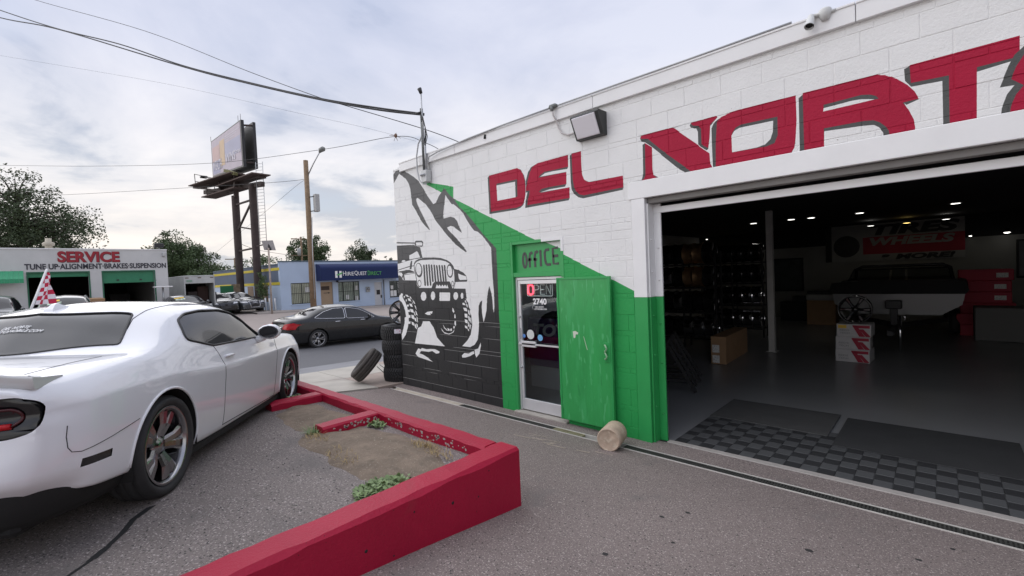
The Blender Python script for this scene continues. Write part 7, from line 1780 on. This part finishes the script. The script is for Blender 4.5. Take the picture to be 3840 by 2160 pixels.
# small spots hung lower at the back
small_l = [(1.436, 20.6, 2.882), (0.646, 20.6, 2.825), (-9.106, 20.6, 3.394), (-8.371, 20.6, 3.396), (-7.544, 20.6, 3.399), (-8.785, 20.6, 3.149), (-8.567, 20.6, 2.988), (-9.686, 20.6, 3.139), (-9.295, 20.6, 3.087), (-6.992, 20.6, 2.974), (-6.406, 20.6, 2.966), (-5.333, 20.6, 2.954)]
names_ = ['bright track spot at the far right of the back wall', 'small track spot right of the banner on the back wall', 'small spot second from the left jamb, upper row at the back', 'small spot third along the upper row at the back left', 'small spot above the gold wheels at the back', 'bright warm spot low at the back left over the wheel rack', 'tiny spot below the bright warm spot at the back left', 'tiny spot nearest the left jamb at the back', 'tiny spot next to the left jamb spot at the back', 'small warm spot between the gold wheels and the white post', 'small white spot right of the gold wheels at the back', 'small spot just left of the white post top']
for k, (p, l) in enumerate(zip(small_l, names_)):
    t = thing('track_spot', l, 'spot lamp', p, 0, 'small spots at the back of the bay'); r_ = (.075, .04, .04, .04, .04, .075, .04, .035, .035, .05, .045, .04)[k]
    mb = MB(); mb.lathe([(0, -r_*.5), (r_, -r_*.4), (r_*.8, r_*.9), (0, r_)], 12); mb.build('lamp_head', dark_m, t)
    mb = MB(); mb.lathe([(0, -.9*r_), (r_*.9, -.6*r_), (r_*.9, -.42*r_)], 12); mb.build('bulb', LW if k in (5, 9) else LC, t)
# white post
mb = MB(); mb.box(-3.19, -3.05, 12.62, 12.76, 0, 3.499, 0, .008); mb.box(-3.24, -3.0, 12.57, 12.81, 0, .02, 0, .004); tag(mb.build('bay_post', M('post_white', (.55, .54, .52), .6, var=.08, vs=3)), 'slim white steel post standing inside the bay', 'post')
# carton on the floor
cb = thing('long_carton', 'long brown cardboard carton standing on the bay floor near the post', 'carton', (-3.66, 10.5, 0)); cb.rotation_euler = (0, 0, radians(3))
mb = MB(); mb.box(-.16, .16, 0, 1.85, .001, .62, 0, .006); mb.build('box', card, cb)
for z_ in (.03, .26): mb = MB(); mb.box(-.13, .02, -.003, -.0005, z_, z_+.17); mb.build('shipping_label', paper, cb)
# wheel boxes with a wheel on top
wbm = M('carton_white', (.62, .60, .60), .6, var=.05, vs=6); wbr = M('carton_red', (.42, .02, .05), .6)
zc = .0
for k, lb in enumerate(('bottom red and white wheel carton of the stack of three', 'middle red and white wheel carton of the stack of three', 'top red and white wheel carton, under the black wheel')):
    t = thing('wheel_carton', lb, 'carton', (-1.44+(.0, .01, .03)[k], 12.1, .001+k*.275), 0, 'wheel cartons in the bay'); t.rotation_euler = (0, 0, radians((-3, 1, -1)[k]))
    mb = MB(); mb.box(-.30, .30, 0, .58, 0, .272, 0, .006); mb.build('box', wbm, t)
    mb = MB(); f_ = lambda u, v, w: (u, -w, v)
    for P_ in ([(-.02, .25), (.28, .25), (.28, .19), (.05, .19)], [(-.02, .24), (.06, .24), (.20, .01), (.10, .01)], [(.10, .17), (.17, .17), (.29, .02), (.29, .01), (.21, .01)]): mb.prism(P_, f_, .0005, .003)
    mb.build('red_print', wbr, t)
    for i, tx in enumerate(('REDS', 'TECH')):
        me = fit_text(tx, .17, .035, .002); me.transform(Matrix.Translation((-.24, -.003, .12-.06*i)) @ Matrix.Rotation(pi/2, 4, 'X')); link('lettering', me, M('carton_print', (.25, .25, .26), .6), t)
    if k == 2: mb = MB(); mb.box(-.27, -.12, -.004, -.0005, .18, .25); mb.build('yellow_label', yel, t)
o = rim_geo(.30, .24, 6, False, depth=.05, hubr=.075, sw=.075).build('alloy_wheel', M('black_wheel_gloss', (.02, .02, .021), .2, metal=.5, coat=1.0)); o.rotation_euler = (pi/2, 0, 0); o.location = (-1.40, 12.33, 1.126); tag(o, 'large black alloy wheel standing on the wheel cartons', 'wheel')
# the boat on its trailer
bo = thing('boat', 'white and black motor boat on a trailer in the middle of the bay', 'boat', (-.9, 15.5, 0))
hullw = M('hull_white', (.22, .225, .23), .3, coat=.5); hullb = M('hull_black', (.012, .012, .013), .6, spec=.2)
def loft(secs, m, nm, par, closed=False):
    mb = MB(); k = len(secs[0]); vs = [p for s in secs for p in s]
    mb.add(vs, [(i*k+j, (i+1)*k+j, (i+1)*k+(j+1) % k, i*k+(j+1) % k) for i in range(len(secs)-1) for j in range(k if closed else k-1)], 0, True); return mb.build(nm, m, par)
def hull(y, t): # t 0 bow .. 1 stern
    w = 1.30*min(1, .50+.95*t**.55); zk = .75-.10*smooth(t*2)+.25*(1-smooth(t*4))
    return [(-w*1.02, y, 1.32), (-w, y, 1.0), (-w*.72, y, zk+.12), (0, y, zk), (w*.72, y, zk+.12), (w, y, 1.0), (w*1.02, y, 1.32)]
ss = [hull(y, t) for y, t in zip(lin(-.2, 4.8, 10), lin(0, 1, 10))]; ss = [[(x_*.35, -.55+.0*y_, z_*.55+.55) for x_, y_, z_ in ss[0]]]+ss
loft(ss, hullw, 'hull', bo)
ss2 = [[(x_*1.0, y_, z_) for x_, y_, z_ in ((s_[0][0], s_[0][1]-.01, 1.31), (s_[0][0]*1.05, s_[0][1]-.02, 1.36), (s_[0][0]*1.02, s_[0][1], 1.56), (s_[0][0]*.93, s_[0][1]+.02, 1.60))] for s_ in ss]
loft(ss2, hullb, 'gunwale', bo); loft([[(-a, b, c) for a, b, c in s_] for s_ in ss2], hullb, 'gunwale', bo)
mb = MB(); mb.prism([(-1.28, 1.31), (1.28, 1.31), (1.34, 1.40), (1.28, 1.60), (.5, 1.66), (-.5, 1.66), (-1.28, 1.60), (-1.34, 1.40)], lambda u, v, w: (u, w, v), -.68, -.62); mb.build('bow_panel', hullb, bo)
mb = MB(); mb.prism([(-1.22, 1.05), (1.22, 1.05), (1.27, 1.308), (-1.27, 1.308)], lambda u, v, w: (u, w, v), -.67, -.60); mb.prism([(-.85, .80), (.85, .80), (1.22, 1.049), (-1.22, 1.049)], lambda u, v, w: (u, w, v), -.655, -.60); mb.build('bow_plate', hullw, bo)
mb = MB(); mb.box(-1.15, 1.15, .40, 4.6, 1.50, 1.58); mb.build('deck', hullb, bo)
for a, b in ((-1.08, -.2), (-.15, .15), (.2, 1.08)):
    mb = MB(); mb.add([(a, .9, 1.60), (b, .9, 1.60), (b*.92, 1.25, 1.90), (a*.92, 1.25, 1.90)], [(0, 1, 2, 3)]); mb.build('windscreen', panetint, bo, fix=False)
mb = MB(); mb.tube([(-1.1, .9, 1.6), (-1.0, 1.25, 1.91), (1.0, 1.25, 1.91), (1.1, .9, 1.6)], .025, 6); mb.build('windscreen_frame', hullb, bo)
mb = MB(); mb.tube([(-1.1, 2.4, 1.55), (-1.05, 2.2, 1.9), (-.9, 2.15, 1.98), (.9, 2.15, 1.98), (1.05, 2.2, 1.9), (1.1, 2.4, 1.55)], .045, 8); mb.build('tow_tower', dark_m, bo)
tr_ = thing('boat_trailer', 'dark boat trailer with a silver jack post under the boat', 'trailer', (-.9, 14.6, 0))
mb = MB(); mb.box(-.06, .06, -1.1, 1.5, .42, .54, 0, .01); mb.bar((0, .6, .48), (-.95, 2.2, .5), .1, .12); mb.bar((0, .6, .48), (.95, 2.2, .5), .1, .12); mb.bar((-.95, 2.2, .5), (-.95, 5.6, .5), .1, .12); mb.bar((.95, 2.2, .5), (.95, 5.6, .5), .1, .12); mb.build('frame', dark_m, tr_)
mb = MB(); mb.box(-.07, .07, .1, .24, .54, 1.05, 0, .01); mb.box(-.16, .16, .02, .22, .95, 1.16, 0, .02); mb.build('winch_post', dark_m, tr_)
mb = MB(); mb.tube([(.16, -.7, .0), (.16, -.7, .85)], .03, 10); mb.tube([(.16, -.7, .85), (.25, -.7, .85), (.25, -.7, .72)], .012, 6); mb.build('jack', chrome2, tr_)
for s in (1, -1):
    for yy in (3.3, 4.2): mb = MB(); mb.lathe([(.18, -.10), (.30, -.11), (.33, 0), (.30, .11), (.18, .10), (0, .08)], 20, (s*1.12, yy, .335), 'x'); mb.build('wheel', rubber, tr_)
# banner on the back wall
bn = thing('wall_banner', 'red white and black banner reading TIRES WHEELS and MORE on the back wall', 'banner', ((-1.192, 20.95, 2.279)[0], 20.95, 2.2))
q0 = (-3.239, 20.95, 2.145); q1 = (0.535, 20.95, 3.491); bx0, bx1, bz0, bz1 = q0[0], q1[0], q0[2], q1[2]-.02; bw, bh = bx1-bx0, bz1-bz0
def bq(u0, u1, v0, v1, m, nm, y=20.93):
    mb = MB(); mb.add([(bx0+bw*u0, y, bz0+bh*v0), (bx0+bw*u1, y, bz0+bh*v0), (bx0+bw*u1, y, bz0+bh*v1), (bx0+bw*u0, y, bz0+bh*v1)], [(0, 1, 2, 3)]); return B(mb, nm, m, bn)
bwh = M('banner_white', (.30, .30, .29), .7); brd = M('banner_red', (.30, .015, .03), .7); bbk = M('banner_black', (.02, .02, .02), .7)
bq(0, 1, 0, 1, bwh, 'cloth', 20.94); bq(.30, 1, .18, .64, brd, 'red_band'); bq(0, .05, 0, 1, bbk, 'black_edge')
mb = MB(); mb.lathe([(0, 0), (.10*bw, -.004), (.105*bw, 0)], 30, (bx0+bw*.17, 20.925, bz0+bh*.42), 'y'); B(mb, 'tyre_picture', rubber, bn)
def btext(s, u0, u1, v0, v1, m, sh=.2):
    me = fit_text(s, bw*(u1-u0), bh*(v1-v0), .01, .05, sh); me.transform(Matrix.Translation((bx0+bw*u0, 20.92, bz0+bh*v0)) @ Matrix.Rotation(pi/2, 4, 'X')); o = link('lettering', me, m, bn); o.location = -Vector(bn.location)
btext('TIRES', .36, .97, .68, .96, bbk); btext('WHEELS', .35, .94, .40, .62, bwh); btext('& MORE!', .42, .94, .02, .16, bbk)
# dark posters on the back wall
for i, (a, b, l) in enumerate((((-5.082, 20.95, 1.065), (-3.986, 20.95, 2.379), 'dark framed poster on the back wall right of the white post'), ((1.651, 20.95, 1.439), (2.395, 20.95, 2.623), 'dark framed poster on the back wall at the right edge'))):
    t = thing('poster', l, 'poster', ((a[0]+b[0])/2, 20.95, a[2])); mb = MB(); mb.box(a[0], b[0], 20.93, 20.97, a[2], b[2], 0, .01); B(mb, 'frame', black, t); mb = MB(); mb.box(a[0]+.06, b[0]-.06, 20.92, 20.928, a[2]+.06, b[2]-.06); B(mb, 'print', M('poster_print_%d' % i, (.035, .04, .042), .4, var=.5, vs=3), t)
# desk and printer on cartons by the back wall
dk = thing('side_desk', 'low dark desk with a box on it against the back wall', 'desk', ((-3.822, 20.0, 0.226)[0], 20.2, 0)); mb = MB(); mb.box(-.75, .75, -.35, .35, 0, .72, 0, .02); mb.build('cabinet', black, dk); mb = MB(); mb.box(-.35, .4, -.3, .3, .721, .92, 0, .02); mb.build('stereo', dark_m, dk)
pr = thing('printer_stack', 'pale printer standing on a brown carton by the back wall', 'printer', ((-3.095, 19.0, 0.34)[0], 19.2, 0)); mb = MB(); mb.box(-.42, .42, -.35, .35, 0, .85, 0, .01); mb.build('carton', card, pr); mb = MB(); mb.box(-.43, .43, -.36, .36, .851, 1.05, 0, .03); mb.build('printer', M('printer_grey', (.42, .42, .41), .5), pr); mb = MB(); mb.box(-.42, .4, -.34, .34, 1.051, 1.18, 0, .03); mb.build('lid', dark_m, pr)
# red carton tower at the right
for k in range(6):
    o = thing('red_carton', ['lowest', 'second lowest', 'third lowest', 'third highest', 'second highest', 'topmost'][k]+' red carton in the tower right of the boat', 'carton', ((0.814, 18.0, 1.135)[0]+random.Random(k).uniform(-.05, .05), 18, k*.30), 0, 'red cartons in the tower'); mb = MB(); mb.box(-.52, .52, -.4, .4, 0, .295, 0, .01); mb.build('box', wbr, o); mb = MB(); mb.box(.2, .42, -.405, -.4005, .08, .2); mb.build('label', paper, o)
wbx = thing('white_crate', 'wide pale crate on the floor beside the red carton tower', 'crate', ((1.28, 17.0, 0.654)[0], 17, 0)); mb = MB(); mb.box(-.7, .9, -.4, .4, 0, .85, 0, .02); mb.build('crate', M('pale_crate', (.16, .16, .155), .7), wbx)
# wheel racks on the left
gold = M('bronze_wheel', (.60, .38, .20), .42, metal=.85); blkw = M('rack_black_wheel', (.025, .025, .027), .2, metal=.5, coat=.8); silv = M('rack_chrome_wheel', (.7, .7, .72), .1, metal=1.0)
rimA = rim_geo(.29, .24, 6, False, n=30).mesh('rim')
def rack(name, label, x0, x1, y, levels, mats_, seed):
    t = thing(name, label, 'rack', ((x0+x1)/2, y, 0)); mb = MB()
    for xx in (x0, (x0+x1)/2, x1):
        for yy in (y-.22, y+.22): mb.box(xx-.02, xx+.02, yy-.02, yy+.02, 0, levels[-1]+.35)
    for z_ in levels:
        for yy in (y-.2, y+.2): mb.box(x0-.02, x1+.02, yy-.02, yy+.02, z_-.02, z_+.02)
    B(mb, 'frame', dark_m, t); rn_ = random.Random(seed); i = 0
    return t
def rack_wheels(x0, x1, y, levels, cols, words):
    for li, z_ in enumerate(levels):
        x = x0+.16; k = 0
        while x < x1-.1:
            m_ = cols[li][min(k, len(cols[li])-1)]
            o = link('rim', None); me = rimA.copy(); me.materials.clear(); me.materials.append(m_); bpy.data.objects.remove(o)
            o = link('rack_wheel', me, None, None, (x, y, z_+.305)); o.rotation_euler = (0, pi/2, 0)
            cname = {'bronze_wheel': 'bronze', 'rack_black_wheel': 'black', 'rack_chrome_wheel': 'chrome'}[m_.name]
            tag(o, '%s alloy wheel, %s from the left on the %s shelf of the %s rack' % (cname, ['first', 'second', 'third', 'fourth', 'fifth', 'sixth', 'seventh', 'eighth'][k], ['lowest', 'middle', 'upper', 'top'][li], words), 'wheel', 'wheels on the %s rack' % words); x += .27; k += 1
b_l = blkw
rack('wheel_rack', 'nearer black steel wheel rack with bronze wheels at the left of the bay', -6.05, -4.35, 12.6, (.25, .95, 1.62, 2.25), None, 1)
rack_wheels(-6.05, -4.35, 12.6, (.25, .95, 1.62, 2.25), [[b_l, b_l, b_l, silv], [b_l, b_l, silv, b_l], [b_l, silv, b_l, gold, gold, b_l], [b_l, b_l, b_l, gold, gold, b_l]], 'nearer')
rack('wheel_rack', 'farther black steel wheel rack left of the white post', -5.6, -3.9, 15.2, (.25, .95, 1.62, 2.25), None, 2)
rack_wheels(-5.6, -3.9, 15.2, (.25, .95, 1.62, 2.25), [[b_l, b_l, b_l, silv, silv], [b_l, b_l, b_l, b_l, silv], [b_l], [b_l]], 'farther')
# folding display stands just inside the jamb
for i, (x_, y_, l) in enumerate(((-3.62, 7.95, 'black folding tyre stand nearest the left jamb'), (-3.85, 8.75, 'black folding tyre stand behind the nearest one'))):
    t = thing('display_stand', l, 'stand', (x_, y_, 0), radians(20), 'folding stands inside the jamb')
    for s in (1, -1):
        mb = MB(); mb.bar((-.05, s*.25, .9), (.42, s*.25, .02), .05, .05); mb.build('leg', black, t); mb = MB(); mb.bar((-.05, s*.25, .9), (-.35, s*.25, .02), .05, .05); mb.build('leg', black, t); mb = MB(); mb.bar((-.28, s*.25, .22), (.32, s*.25, .22), .04, .04); mb.build('brace', black, t)
    mb = MB(); mb.bar((-.05, -.25, .88), (-.05, .25, .88), .05, .05); mb.build('cross_bar', black, t); mb = MB(); mb.bar((.1, -.25, .5), (.1, .25, .5), .04, .04); mb.build('cross_bar', dark_m, t)
